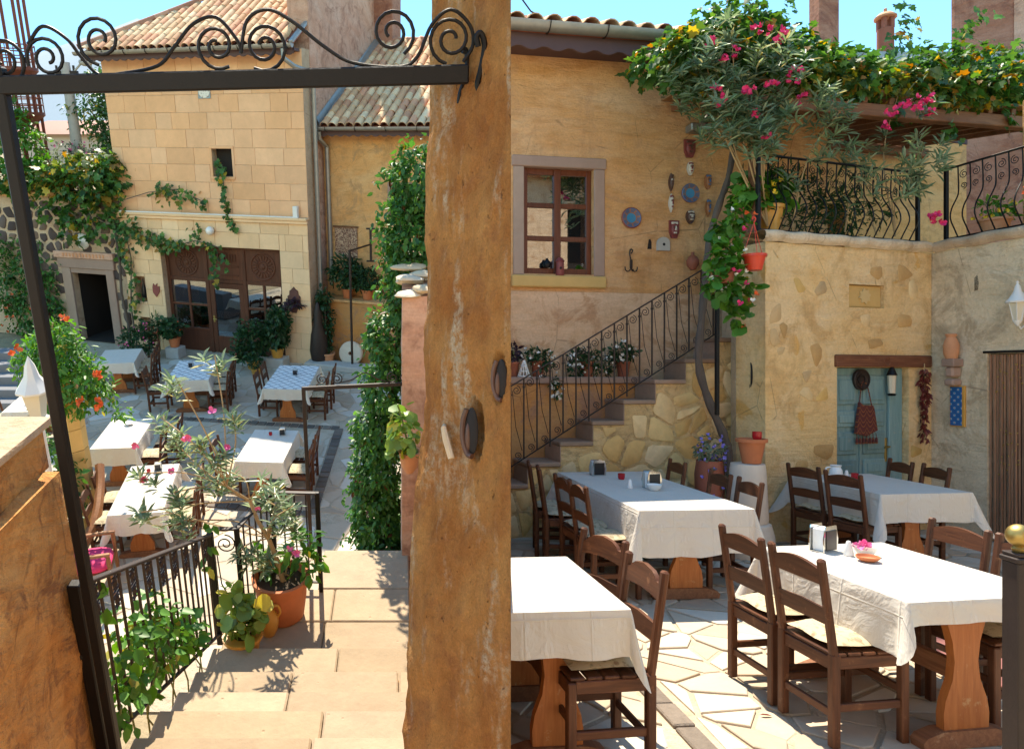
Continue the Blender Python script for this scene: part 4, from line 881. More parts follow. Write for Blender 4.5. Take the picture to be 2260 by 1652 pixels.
creeper('foliage', t, 'leaf_vine', [[(0, 0, 2.6), (.1, 0, 3.6), (0, 0, 4.2)], [(.25, 0, 3.6), (.35, 0, 2.6), (.45, -.02, 1.7), (.3, 0, 1.0)], [(0, 0, 3.9), (.6, 0, 3.5), (.7, 0, 2.9)], [(0, 0, 3.4), (.8, 0, 3.1), (1.7, 0, 2.85), (2.4, 0, 3.05)], [(1.4, .02, 4.35), (1.9, .05, 4.3), (2.6, .05, 4.05), (2.75, .05, 3.9)], [(2.4, 0, 3.45), (2.55, 0, 3.1), (2.8, 0, 2.95), (3.15, 0, 2.6), (3.2, 0, 2.4)]], .125, .05, .09, per=2)
creeper('leaves', t, 'leaf_vine', [[(2.9, .04, 2.95), (2.85, .02, 2.4), (2.95, .0, 1.95)], [(3.3, .1, 4.9), (3.25, .08, 4.5), (3.35, .06, 4.1), (3.4, .0, 3.7), (3.6, .0, 3.35)], [(3.1, .1, 5.0), (3.35, .1, 4.75)], [(1.1, .0, 3.2), (1.5, 0, 3.05), (1.9, 0, 2.9)]], .13, .05, .05, per=2)
creeper('autumn_leaves', t, 'leaf_vine_autumn', [[(1.2, .05, 4.2), (1.7, .05, 4.25), (2.0, .05, 3.95)], [(.5, 0, 3.3), (1.2, 0, 2.9), (2.0, 0, 2.85)], [(.15, 0, 3.0), (.3, 0, 2.2)]], .13, .06, .09, per=2)
t = thing('terrace_vine', 'vine with yellow and green leaves spilling over the top of the basalt wall', 'vine', FAC.p(-6.6, 0, -.1), FA)
foliage('foliage', t, 'leaf_vine', 1700, [((.2, -.1, 4.35), (1.5, .5, .45)), ((-.6, -.2, 3.7), (.8, .22, .45)), ((.6, -.2, 3.6), (.5, .2, .7)), ((1.0, 0, 4.7), (.5, .4, .6)), ((-2.2, 0, 4.4), (.8, .5, .4)), ((-.2, -.25, 3.1), (.45, .16, .5))], .16, 'vine', .6, .3)
foliage('autumn_leaves', t, 'leaf_vine_autumn', 1500, [((.5, .1, 4.75), (1.2, .6, .4)), ((-1., -.1, 4.5), (1.3, .5, .35)), ((.9, -.2, 3.9), (.4, .2, .4))], .15, 'vine', .6, .3)
part(MB().tube([(1.0, .05, 3.2), (.6, .05, 4.0), (-.5, .1, 4.3), (-2, .1, 4.4)], [.03, .03, .02, .01], 6), 'stem', 'bark', t)

# ---- behind the basalt wall: terrace, tree, pole, iron tower, far house and hill
tag(solo(MB().box(-14, -5.42, 1.6, 9, 0, 3.98).box(-14, -7.6, .55, 1.6, 0, 3.98).box(-7.6, -5.42, .55, 1.6, 2.4, 3.98), 'terrace', 'earth', None, None, FAC.p(0, 0), FA, smooth=0), kind='structure')
t = thing('terrace_planter', 'long dark wooden planter with grey-green flowering bush on the terrace', 'planter', FAC.p(-7.55, 4.0, 1.5), FA)
part(MB().box(-1.2, 1.5, -.2, .2, .40, .72, .02).box(-1.1, -1.0, -.15, .15, 0, .40).box(1.3, 1.4, -.15, .15, 0, .40), 'box', 'beam_wood', t)
foliage('foliage', t, 'leaf_grey', 1300, [((-.5, 0, 1.0), (.8, .35, .36)), ((.5, 0, .95), (.8, .3, .28))], .09); P, O = scatter(30, [((-.3, 0, 1.0), (1., .35, .35))], .95); flowers('blossoms', t, 'petal_pale_pink', P, .05)
def tree(label, loc, H, crown, n, size, mat='leaf_tree', kind='ovate', tr=.12):
    t = thing('broadleaf_tree', label, 'tree', loc); m = MB(); m.tube([(0, 0, 0), (.06, .03, H * .25), (-.04, 0, H * .5), (.03, .02, H * .8)], [tr, tr * .8, tr * .6, tr * .25], 8)
    for (c, r) in crown[:7]: m.tube([(0, 0, H * .35), (c[0] * .5, c[1] * .5, (H * .4 + c[2]) / 2), c], [tr * .5, tr * .3, tr * .1], 6)
    part(m, 'trunk', 'bark', t); foliage('crown', t, mat, n, crown, size, kind, .4, .35); return t
tree('dense green tree rising behind the concrete pole', (-8.3, 21.6, 4.0), 2.6, [((0, 0, 1.9), (.9, .8, .9)), ((.5, 0, 2.6), (.6, .6, .6)), ((-.7, 0, 2.3), (.7, .6, .8)), ((.4, -.2, 1.2), (.9, .7, .6)), ((-.3, .1, 3.0), (.5, .5, .5))], 4200, .13)
tree('green tree at the far left edge behind the iron tower', (-10.4, 19.9, 4.0), 2.0, [((0, 0, 1.3), (.8, .6, .9)), ((-.4, 0, 2.0), (.6, .6, .6)), ((.3, -.3, .5), (.7, .5, .6))], 2600, .14, 'leaf_trumpet')
tree('small tree with yellowing leaves between the pole and the stone house', (-6.9, 20.2, 4.0), 1.6, [((0, 0, 1.0), (.7, .5, .6)), ((.2, 0, 1.7), (.5, .4, .5)), ((-.3, -.2, .6), (.8, .5, .4))], 1900, .12, 'leaf_vine_autumn', 'vine')
t = thing('concrete_pole', 'grey concrete utility pole with a street lamp head on the terrace', 'pole', (-9.35, 21.2, 4.0))
part(MB().tube([(0, 0, 0), (0, 0, 3.5)], [.17, .13], 12), 'shaft', 'concrete', t); part(MB().box(-.32, .32, -.06, .06, 3.2, 3.28).tube([(-.26, 0, 3.28), (-.26, 0, 3.42)], .035, 8).tube([(.22, 0, 3.28), (.22, 0, 3.42)], .035, 8), 'crossarm', 'iron_brown', t)
part(MB().tube([(.05, 0, 3.1), (.45, -.05, 3.45)], .03, 8).ball((.62, -.08, 3.50), .16, 12, 8, (1.3, .8, .7)), 'lamp_head', 'concrete', t)
t = thing('overhead_wire', 'thin overhead wires running from the concrete pole past the house', 'wire', (-9.35, 21.2, 7.3))
for k in range(4): part(MB().tube([(x, 0 - .12 * x, -.05 - .16 * k - .02 * (x - 3) * (x - 0) * -.5 - (.06 * (2.2 ** 2 - (x - 2.2) ** 2))) for x in (0, .8, 1.6, 2.4, 3.2, 4.2)], .010, 5), 'wire', 'iron_brown', t)
t = thing('iron_tower', 'rust-brown iron stair tower with round balcony at the far left', 'tower', (-10.7, 20.9, 4.0)); m = MB()
for k in range(7): a = 2 * pi * k / 7 + .3; part(MB().tube([(.55 * cos(a), .55 * sin(a), 0), (.55 * cos(a), .55 * sin(a), 6.2)], .045, 7), 'column', 'rust_frame', t)
for z in (2.1, 3.25):
    part(MB().lathe([(.3, z - .32), (.66, z), (.66, z + .08), (.02, z + .08)], 20), 'balcony_floor', 'rust_frame', t); m = MB()
    for zz in (.28, .46, .64): m.tube([(.64 * cos(2 * pi * k / 20), .64 * sin(2 * pi * k / 20), z + zz) for k in range(20)], .018, 5, closed=True)
    for k in range(20): a = 2 * pi * k / 20; m.tube([(.64 * cos(a), .64 * sin(a), z + .08), (.64 * cos(a), .64 * sin(a), z + .64)], .014, 5)
    part(m, 'balcony_rail', 'rust_frame', t)
m = MB()
for k in range(16): a = k * .45; part(MB().bar((0, 0, .2 + k * .14), (.5 * cos(a), .5 * sin(a), .2 + k * .14), .16, .03), 'step', 'rust_frame', t)
part(MB().tube([(0, 0, 0), (0, 0, 2.4)], .06, 8), 'newel', 'rust_frame', t)
t = thing('far_house', 'pale pink plaster house behind the terrace bushes', 'house', (-11.6, 27, 0)); part(MB().box(-2.4, 1.6, 0, 4, 0, 5.6), 'wall', 'far_house', t, smooth=0)
part(MB().add([(-2.7, -.3, 5.6), (1.9, -.3, 5.6), (1.9, 4.3, 5.6), (-2.7, 4.3, 5.6), (-2.2, 2, 6.1), (1.4, 2, 6.1)], [(0, 1, 5, 4), (1, 2, 5), (2, 3, 4, 5), (3, 0, 4)]), 'roof', 'terracotta_dark', t)
for x in (-1.6, -.4, .8): part(MB().box(x - .25, x + .25, -.03, 0, 4.3, 5.1), 'window', 'dark_room', t)
t = thing('garden_hut', 'small brown hut roof with creeper beside the stone house', 'hut', FAC.p(-6.0, 4.0, 3.2), FA); part(MB().box(-.5, .5, 0, 1.2, 0, 1.75), 'wall', 'beam_wood', t); part(MB().prism([(-.75, 1.7), (.7, 1.95), (.7, 2.1), (-.75, 1.85)], -.3, 1.5), 'roof', 'terracotta_dark', t); foliage('creeper', t, 'leaf_ivy', 500, [((.25, -.1, 1.7), (.4, .3, .4))], .1)
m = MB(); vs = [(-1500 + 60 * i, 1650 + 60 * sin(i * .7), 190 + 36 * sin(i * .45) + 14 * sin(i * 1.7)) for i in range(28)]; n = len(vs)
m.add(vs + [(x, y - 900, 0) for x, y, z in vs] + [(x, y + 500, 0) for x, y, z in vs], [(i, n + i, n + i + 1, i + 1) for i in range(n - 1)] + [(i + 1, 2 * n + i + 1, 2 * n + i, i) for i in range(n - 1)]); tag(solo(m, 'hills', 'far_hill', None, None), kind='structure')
tag(solo(MB().add([(-1700, 70, -.5), (-60, 70, -.5), (2.4, 70, -.02), (20, 1000, -2), (20, 1700, -2), (-1700, 1700, -2)], [(0, 1, 2, 3, 4, 5)]), 'plain', 'earth', None, None), kind='structure')

# ---- pots and plants along the house front
potted('geranium in a terracotta pot on a grey block left of the shopfront door', FAC.p(-3.75, .30, -.55), .16, .26, 'terracotta', 'leaf_dark', 700, [((-.1, 0, .5), (.36, .28, .26))], .08, 'round', fl=8, flmat='petal_orange')
solo(MB().box(-.2, .2, -.18, .18, 0, .298, .015), 'stone_block', 'concrete', 'grey stone block under the geranium pot', 'block', FAC.p(-3.75, 0, -.55), FA)
potted('big dark oleander bush in a low ochre pot right of the shopfront door', FAC.p(-1.35, 0, -.75), .17, .22, 'ochre_glaze', 'leaf_dark', 1700, [((0, 0, .75), (.42, .34, .5)), ((-.1, 0, .45), (.45, .3, .25))], .11, stems=8)
potted('tall dark bush in an ochre pot nearer the stone pier of the shopfront', FAC.p(-.82, .25, -.42), .18, .24, 'ochre_glaze', 'leaf_dark', 1500, [((0, 0, .7), (.36, .3, .5)), ((.1, 0, 1.0), (.25, .25, .3))], .11, stems=8)
solo(MB().box(-.24, .24, -.2, .2, 0, .248, .015), 'stone_plinth', 'concrete', 'low stone block carrying the tall bush pot', 'block', FAC.p(-.82, 0, -.42), FA)
potted('small plant in an ochre pot on the paving before the dark oleander', FAC.p(-1.05, 0, -1.15), .13, .17, 'ochre_glaze', 'leaf_dark', 200, [((0, 0, .3), (.18, .16, .14))], .07)
potted('leafy plant with pale flowers near the wall niche', FAC.p(-4.55, 0, -1.0), .17, .22, 'terracotta_dark', 'leaf_dark', 1500, [((0, 0, .5), (.5, .4, .36)), ((.2, .1, .8), (.3, .25, .25))], .09, fl=28, flmat='petal_pale_pink', flsize=.035)
t = thing('spiky_plant', 'spindly plant leaning on the pale wall beside the shopfront jamb', 'plant', FAC.p(-4.48, 0, -.22), FA); part(MB().tube([(0, 0, 0), (.02, 0, .6), (-.02, .02, 1.15)], .015, 6), 'stem', 'stem_green', t); foliage('foliage', t, 'leaf_dark', 220, [((0, 0, .75), (.26, .15, .25))], .12, 'lance', .2)
t = thing('ladder_chair', 'old brown wooden stand leaning beside the pale-flowered plant', 'stand', FAC.p(-4.15, 0, -.95), FA)
for x in (-.16, .16): part(MB().bar((x, 0, 0), (x * .8, .12, .85), .035, .035, .005), 'upright', 'chair_z', t)
for z in (.3, .5, .7): part(MB().box(-.13, .13, .03 + z * .1 - .02, .05 + z * .1, z, z + .04, .004), 'rung', 'chair_x', t)
t = thing('side_steps', 'stone steps with blue-grey shade in their colour at the far left edge of the courtyard', 'steps', (-8.6, 13.9, 0))
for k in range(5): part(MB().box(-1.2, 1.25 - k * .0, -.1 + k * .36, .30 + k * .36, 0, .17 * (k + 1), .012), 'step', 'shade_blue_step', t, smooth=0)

# ---- staircase in the foreground
st = thing('stone_staircase', 'pale travertine staircase leading down past the red clay pot', 'staircase')
YS = [4.48, 4.04, 3.67, 3.34, 2.98, 2.62, 2.26, 1.9, 1.54, 1.18, .82, .46, .1, -.3]
def slabs(y0, y1, z, x0, x1, seed):
    r = random.Random(seed); xs = [x0]
    while xs[-1] < x1 - .75: xs.append(xs[-1] + r.uniform(.7, 1.25))
    xs[-1:] = [xs[-1], x1] if x1 - xs[-1] > .35 else [x1]
    for a, b in zip(xs[:-1], xs[1:]): part(MB().box(a + .003, b - .003, y0 + .003, y1 - .003, z - .06, z, .012), 'slab', 'step_stone', st, smooth=0)
mass = MB()
for k, y in enumerate(YS[:-1]):
    z = 1.6 + .17 * (k + 1); slabs(YS[k + 1] - .03, y, z, -1.47, .35, 30 + k); mass.box(-1.46, .34, YS[k + 1], y - .03, 0, z - .062)
slabs(4.45, 5.0, 1.6, -1.47, .35, 3); slabs(5.0, 5.46, 1.6, -1.47, .10, 7); slabs(5.46, 6.1, 1.6, -.76, .10, 12); mass.box(-1.46, .34, 4.45, 5.44, 0, 1.537); mass.box(-.75, .09, 5.44, 6.08, 0, 1.537)
for k in range(8):
    z = 1.6 - .178 * (k + 1); y = 6.1 + .27 * k; slabs(y - .03, y + .27, z, -.76, .10, 50 + k); mass.box(-.75, .09, y, y + .24, 0, z - .062)
part(mass, 'stair_mass', 'plaster_wing', st, smooth=0)

# ---- iron railings
def flat(m, p, q, w=.012, h=.026): return m.bar(p, q, w, h, .003, (0, 1, .01))
t = thing('stair_railing', 'sloping wrought-iron stair railing with scrolls under its handrail', 'railing', (-1.5, 0, 0))
A, B = Vector((0, 2.72, 3.62)), Vector((0, 4.78, 2.60))
part(MB().bar(A, B, .05, .018, .004), 'handrail', 'iron_brown', t); part(MB().bar(A - Vector((0, 0, .95)), B - Vector((0, 0, .95)), .03, .016, .003), 'bottom_rail', 'iron_brown', t)
part(MB().box(-.03, .03, 2.69, 2.75, 2.4, 3.64, .006), 'post', 'iron', t); part(MB().box(-.025, .025, 4.755, 4.805, 1.55, 2.62, .005), 'post', 'iron', t)
part(MB().bar((-.02, 2.7, 3.25), (-.22, 2.55, 3.02), .03, .02), 'stay', 'iron', t)
nb = 19
for i in range(1, nb):
    s = i / nb; p = A.lerp(B, s); part(MB().bar(p - Vector((0, 0, .94)), p - Vector((0, 0, .012)), .012, .022, .003, (0, 1, 0)), 'baluster', 'iron_brown', t)
    if i % 2:
        c = A.lerp(B, (i + .5) / nb); m = MB()
        for sg in (1, -1): m.tube([(0, y, z) for (y, _, z) in spiral(c.y + sg * .024, c.z - .075, .050, 1.5, pi / 2, .35, sg, 14)], .006, 4)
        for sg in (1, -1): m.tube([(0, y, z) for (y, _, z) in spiral(c.y + sg * .024, c.z - .17, .048, 1.5, -pi / 2, .35, -sg, 14)], .006, 4)
        part(m, 'scroll', 'iron_brown', t)
t = thing('landing_railing', 'iron railing stepping around the landing behind the red clay pot', 'railing', (0, 0, 1.6))
PS = [(-1.5, 4.84), (-1.30, 4.84), (-1.13, 5.44), (-.72, 5.42)]
for a, b in zip(PS[:-1], PS[1:]):
    part(MB().bar((*a, 1.02), (*b, 1.02), .045, .016, .004), 'handrail', 'iron_brown', t); part(MB().bar((*a, .10), (*b, .10), .025, .014), 'bottom_rail', 'iron_brown', t); L = hypot(b[0] - a[0], b[1] - a[1]); k = max(1, int(L / .10))
    for i in range(1, k) if L > .3 else []: q = (a[0] + (b[0] - a[0]) * i / k, a[1] + (b[1] - a[1]) * i / k); part(MB().bar((*q, .10), (*q, 1.01), .012, .018, .002), 'baluster', 'iron_brown', t)
for p in PS[1:]: part(MB().box(p[0] - .02, p[0] + .02, p[1] - .02, p[1] + .02, 0, 1.03, .005), 'post', 'iron', t)
m = MB().tube(spiral(-1.40, .88, .085, 1.75, pi / 2, .2, -1, 26, 4.84), .006, 5); m.tube([(-1.48, 4.84, .86), (-1.46, 4.84, .5), (-1.34, 4.84, .2)], .006, 5); part(m, 'scroll', 'iron_brown', t)
part(MB().tube(spiral(-.92, .88, .085, 1.75, pi / 2, .2, 1, 26, 5.43), .006, 5), 'scroll', 'iron_brown', t)

# ---- gate frames with scrollwork
def scroll_bar(t, path, r=.0062, name='scroll'): part(MB().tube(path, r, 7), name, 'iron', t)
def smooth(pts, n=6):
    P = [Vector(p) for p in pts]; P = [P[0] * 2 - P[1]] + P + [P[-1] * 2 - P[-2]]; out = []
    for i in range(1, len(P) - 2):
        for k in range(n):
            s = k / n; a, b, c, d = P[i - 1:i + 3]; out.append(.5 * ((2 * b) + (c - a) * s + (2 * a - 5 * b + 4 * c - d) * s * s + (3 * b - a - 3 * c + d) * s ** 3))
    return out + [P[-2]]
t = thing('gate_frame', 'black iron gate frame with scrolls on its crossbar at the top of the stairs', 'gate frame', (0, 2.6, 5.78))
part(MB().box(-1.405, -1.359, -.023, .023, -3.2, .04, .006), 'post', 'iron', t)
part(MB().bar((-1.55, 0, -.025), (.24, 0, .015), .05, .062, .005), 'crossbar', 'iron', t)
def gx(u): return (u - 880) * .00158
def gz(v): return (160 - v) * .00168
def sc(cu, cv, r, st_, tn, cw, r1=.22): return spiral(gx(cu), gz(cv), r * .00162, tn, radians(st_), r1, cw, 30)
for arr in (sc(22, 124, 46, -60, 1.8, 1), sc(117, 121, 44, 200, 1.75, -1), sc(236, 86, 50, -100, 1.8, -1), sc(487, 98, 46, -60, 1.6, -1), sc(590, 98, 50, -120, 1.8, 1), sc(866, 73, 48, -60, 1.8, 1), sc(992, 86, 48, -100, 1.7, -1)): scroll_bar(t, arr)
scroll_bar(t, smooth([(gx(80), 0, gz(95)), (gx(118), 0, gz(62)), (gx(165), 0, gz(85)), (gx(192), 0, gz(120)), (gx(225), 0, gz(152)), (gx(270), 0, gz(150)), (gx(355), 0, gz(135)), (gx(395), 0, gz(100)), (gx(440), 0, gz(58)), (gx(490), 0, gz(46)), (gx(530), 0, gz(85)), (gx(540), 0, gz(110))]))
scroll_bar(t, smooth([(gx(538), 0, gz(112)), (gx(556), 0, gz(52)), (gx(600), 0, gz(32)), (gx(650), 0, gz(52)), (gx(720), 0, gz(100)), (gx(780), 0, gz(129)), (gx(880), 0, gz(137)), (gx(920), 0, gz(118)), (gx(950), 0, gz(60)), (gx(990), 0, gz(32)), (gx(1030), 0, gz(58)), (gx(1040), 0, gz(95)), (gx(1020), 0, gz(128))]))
part(MB().tube(smooth([(.268, -.02, .10), (.262, -.02, .13), (.276, -.02, .14), (.29, -.02, .10), (.28, -.02, .03), (.27, -.02, -.02), (.285, -.02, -.06), (.285, -.02, -.13), (.268, -.02, -.145), (.262, -.02, -.125)]), .010, 7), 'wall_bracket', 'iron', t)
part(MB().tube(smooth([(.225, .05, .085), (.23, .05, .10), (.24, .05, .06), (.23, .05, .0), (.215, .05, -.06), (.22, .05, -.12), (.235, .05, -.11)]), .009, 7), 'wall_bracket', 'iron', t)
t = thing('landing_arch', 'thin iron arch over the landing fixed to the pink garden wall', 'gate frame', (0, 6.12, 1.6))
part(MB().box(-.915, -.88, -.018, .018, 0, 1.75, .004), 'post', 'iron_brown', t); part(MB().bar((-.915, 0, 1.74), (.12, -.02, 1.80), .03, .035, .004), 'crossbar', 'iron_brown', t)
for x, c in ((-.72, 1), (-.58, -1), (-.06, 1), (.05, -1)): part(MB().tube(spiral(x, 1.83 + .05 * (x + .9) * .5, .055, 1.7, pi * .5, .2, c, 20), .006, 5), 'scroll', 'iron_brown', t)
part(MB().tube(smooth([(-.56, 0, 1.80), (-.44, 0, 1.83), (-.32, 0, 1.90), (-.2, 0, 1.84), (-.08, 0, 1.80)]), .006, 5), 'scroll', 'iron_brown', t)
t = thing('far_arch', 'slim iron post with a bracket arm before the ochre wing', 'gate frame', (-1.17, 16.55, 0))
part(MB().tube([(0, 0, 0), (0, 0, 3.0)], .03, 8), 'post', 'iron_brown', t); part(MB().bar((0, 0, 2.98), (.48, .8, 3.02), .035, .035), 'arm', 'iron_brown', t); part(MB().box(.44, .50, .76, .84, 2.6, 3.4).box(.36, .58, .78, .82, 3.38, 3.42).box(.36, .58, .78, .82, 2.58, 2.62), 'wall_bracket', 'iron_brown', t)

# ---- near wall on the left of the stairs
t = thing('terrace_wall', 'rough ochre plaster wall with ledge at the left of the stairs', 'wall', (0, 0, 0))
def rough_block(x0, x1, y0, y1, z0, z1, amp, nx=14, ny=14, nz_=26, seed=2):
    """box whose faces carry an uneven hand-plastered surface"""
    m = MB(); ph = np.random.default_rng(seed).uniform(0, 6.3, 12)
    def d(p): return amp * (1.3 * mnoise.noise(Vector(p) * 2.2 + Vector(ph[:3])) + 1.1 * mnoise.fractal(Vector(p) * 6, 1., 2.1, 4))
    def face(o, u, v, n, nu, nv):
        vs = []; fs = []
        for i in range(nu + 1):
            for j in range(nv + 1):
                p = Vector(o) + Vector(u) * (i / nu) + Vector(v) * (j / nv); e = 1 if 0 < i < nu and 0 < j < nv else 0; vs.append(p + Vector(n) * d(p) * e)
        for i in range(nu):
            for j in range(nv): a = i * (nv + 1) + j; fs.append((a, a + nv + 1, a + nv + 2, a + 1))
        m.add(vs, fs)
    X, Y, Z = x1 - x0, y1 - y0, z1 - z0
    face((x1, y0, z0), (0, Y, 0), (0, 0, Z), (1, 0, 0), ny, nz_); face((x0, y0, z0), (X, 0, 0), (0, 0, Z), (0, -1, 0), nx, nz_); face((x1, y1, z0), (-X, 0, 0), (0, 0, Z), (0, 1, 0), nx, nz_); face((x0, y1, z0), (0, -Y, 0), (0, 0, Z), (-1, 0, 0), ny, nz_); face((x0, y0, z1), (X, 0, 0), (0, Y, 0), (0, 0, 1), nx, ny); return m
part(rough_block(-3.2, -1.535, .6, 2.82, 1.5, 4.16, .016, 30, 60, 70), 'wall', 'plaster_near', t, smooth=70); part(rough_block(-3.2, -1.60, 2.40, 2.86, 4.163, 4.36, .012, 40, 14, 9, 5), 'upper_block', 'plaster_near', t, smooth=70); part(rough_block(-3.3, -1.57, 2.37, 2.90, 4.363, 4.395, .006, 40, 14, 3, 7), 'coping', 'mortar_pale', t, smooth=70)
part(MB().box(-1.80, -1.755, 2.52, 2.565, 4.395, 4.85, .005), 'iron_stub', 'iron', t)

# ---- pink garden wall on the right of the stairs, with its ivy and pots
t = thing('garden_wall', 'pinkish garden wall topped with loose stones behind the big tufa wall', 'wall', (0, 0, 0))
part(rough_block(.03, .45, 6.0, 8.5, 0, 4.25, .01, 8, 14, 26, 9), 'wall', 'plaster_pink', t, smooth=70)
for k in range(12):
    w = rnd.uniform(.10, .17); q = cells(-w, w, -.12, .12, .3, .02, 60 + k); m = MB().ball((0, 0, 0), 1, 9, 6, (w, rnd.uniform(.1, .16), .034)); m.v = [Vector(v) * (1 + .5 * mnoise.noise(Vector(v) * 9 + Vector((k, 0, 0)))) for v in m.v]
    part(m, 'stone', 'pebble_pale', t, (.10 + .14 * (k % 2), 6.05 + .2 * (k // 2), 4.26 + .05 * (k % 3)), rnd.uniform(0, 3))
t = thing('ivy_column', 'tall glossy ivy hanging over the pink garden wall', 'ivy', (-.05, 7.4, 0))
foliage('foliage', t, 'leaf_ivy', 19000, [((.22, -.2, 5.15), (.28, .3, .42)), ((.18, -.25, 4.6), (.36, .35, .42)), ((.15, -.2, 4.1), (.30, .3, .40)), ((-.05, -.1, 3.5), (.26, .3, .40)), ((-.12, 0, 2.9), (.27, .3, .45)), ((-.18, .1, 2.3), (.30, .32, .45)), ((-.22, .2, 1.7), (.34, .36, .5)), ((-.22, .4, 1.0), (.36, .4, .5)), ((-.2, .5, .45), (.34, .4, .4))], .075, 'ovate', .7, .35)
creeper('leaves', t, 'leaf_ivy', [[(-.15, -.2, 4.9), (-.2, -.2, 4.6)], [(-.3, 0, 3.2), (-.42, 0, 3.05)], [(-.4, 0, 2.5), (-.55, .05, 2.35)], [(-.5, .1, 1.6), (-.68, .1, 1.4)], [(-.5, .4, .8), (-.68, .4, .6)], [(-.05, -.2, 5.3), (-.2, -.15, 5.1)]], .07, .03, .03, 'ovate', per=2)
part(MB().tube([(-.2, .5, 0), (-.1, .3, 2), (.1, 0, 4), (.2, -.1, 5)], [.06, .05, .03, .02], 7), 'stem', 'bark', t)
t = thing('hanging_wall_pot', 'terracotta wall pot with pale green nasturtium on the pink garden wall', 'potted plant', (.09, 5.35, 3.0))
part(MB().lathe([(.03, -.14), (.07, -.08), (.09, .05), (.10, .065), (.085, .065), (.07, 0)], 16), 'pot', 'terracotta_pale', t); foliage('foliage', t, 'leaf_pale', 120, [((-.05, -.04, .24), (.12, .10, .22)), ((-.12, -.04, .16), (.08, .08, .09))], .075, 'round', .5); part(MB().tube([(0, 0, .05), (-.05, -.02, .3), (-.1, -.03, .5)], .008, 5).tube([(0, .12, .06), (0, .8, .10)], .012, 6), 'stems', 'stem_green', t)

# ---- plants on the landing
t = thing('potted_oleander', 'leggy pink oleander in a big red clay pot on the landing', 'potted plant', (-1.02, 5.08, 1.6))
part(MB().lathe([(.165, 0), (.185, .02), (.215, .22), (.228, .36), (.245, .365), (.25, .41), (.225, .415), (.21, .38), (.205, .33)], 30), 'pot', 'terracotta', t); part(MB().lathe([(.21, .35), (.001, .36)], 16, cap=False), 'soil', 'soil', t)
tips = [(445, 790), (500, 775), (545, 870), (375, 905), (400, 960), (360, 985), (470, 930), (520, 1010), (600, 1010), (640, 1000), (655, 1085), (570, 1060), (430, 1010), (365, 1045), (450, 1060), (385, 1085), (560, 1130), (650, 1145), (600, 1175), (640, 1200), (580, 1205), (500, 1000), (540, 925), (620, 1090), (470, 985), (410, 930)]
TP = [Vector(((u - 622) * .0039, rnd.uniform(-.35, .3), .40 + (1240 - v) * .0041)) for u, v in tips]; m = MB()
fork = [Vector((-.08, .0, .78)), Vector((-.22, .03, 1.12)), Vector((-.38, -.05, 1.30)), Vector((-.02, .08, 1.05))]
m.tube([(.02, 0, .34), (-.02, .01, .55), fork[0]], [.024, .022, .02], 8); m.tube([fork[0], (-.16, .0, .95), fork[1]], [.02, .017, .015], 7); m.tube([fork[1], fork[2]], [.014, .011], 7); m.tube([fork[0], fork[3]], [.014, .012], 7)
for p in TP:
    if p.z < .75: m.tube([(rnd.uniform(-.08, .08), rnd.uniform(-.08, .08), .35), p * .6 + Vector((0, 0, .12)), p], [.008, .006, .004], 5); continue
    f = min(fork, key=lambda q: (q - p).length + (.6 if q.z > p.z - .05 else 0)); mid = f.lerp(p, .5) + Vector((rnd.uniform(-.07, .07), rnd.uniform(-.07, .07), rnd.uniform(-.03, .08))); m.tube(smooth([f, mid, p], 5), .006, 5)
part(m, 'branches', 'stem', t)
AX = [(p - Vector((0, 0, .4))).normalized() * .5 + Vector((rnd.gauss(0, .3), rnd.gauss(0, .3), .8)) for p in TP]
PP, AA = [], []
for p, a in zip(TP, AX):
    for k in range(4): PP.append(p - a.normalized() * .045 * k + Vector((rnd.gauss(0, .03), rnd.gauss(0, .03), 0))); AA.append(a)
a, b, c, d = rosettes(PP, AA, 10, .13, .8, .35); obj('foliage', leaf_mesh('foliage', a, b, c, d, 'lance', 'leaf_oleander', 1.15), t)
foliage('broad_leaves', t, 'leaf_trumpet', 170, [((.22, .02, .62), (.14, .15, .2)), ((-.14, .05, .56), (.12, .12, .18)), ((.3, 0, .5), (.1, .1, .14))], .10, 'ovate', .7)
FP = [Vector(((u - 622) * .0039, -.1, .40 + (1240 - v) * .0041)) for u, v in ((452, 915), (461, 912), (352, 925), (536, 930), (418, 985), (355, 1000), (513, 855), (657, 1165), (650, 1158), (665, 1168), (588, 1060))]; flowers('blossoms', t, 'petal_pale_pink', FP, .045)
potted('pale green scented geranium in a yellow bowl on the stair landing', (-1.26, 4.60, 1.6), .155, .20, 'ochre_glaze', 'leaf_pale', 210, [((0, 0, .36), (.15, .14, .15)), ((-.06, 0, .5), (.09, .09, .12)), ((.1, -.02, .38), (.1, .1, .1))], .085, 'round', rim=1.05)
t = thing('clay_jug', 'rounded orange clay jug between the yellow bowl and the red pot', 'jug', (-1.10, 4.84, 1.6)); part(MB().lathe([(.05, 0), (.075, .05), (.09, .13), (.08, .2), (.045, .25), (.04, .29), (.052, .31), (.04, .3)], 18), 'body', 'ochre_glaze', t); part(MB().tube(smooth([(.04, -.0, .29), (.09, 0, .28), (.105, 0, .22), (.08, 0, .17)]), .011, 7), 'handle', 'ochre_glaze', t)
t = thing('railing_climber', 'green climber with heart-shaped leaves growing through the stair railing', 'climber', (-1.5, 0, 0)); bl = []
for y, z0, r in ((2.95, 2.75, .22), (3.2, 2.75, .24), (3.45, 2.62, .24), (3.7, 2.5, .24), (3.95, 2.32, .2), (4.2, 2.15, .16), (3.1, 3.0, .14), (3.5, 2.85, .14)): bl.append(((-.02, y, z0), (.13, .2, r)))
foliage('foliage', t, 'leaf_trumpet', 1000, bl, .068, 'ovate', .6, .2, 1.3)
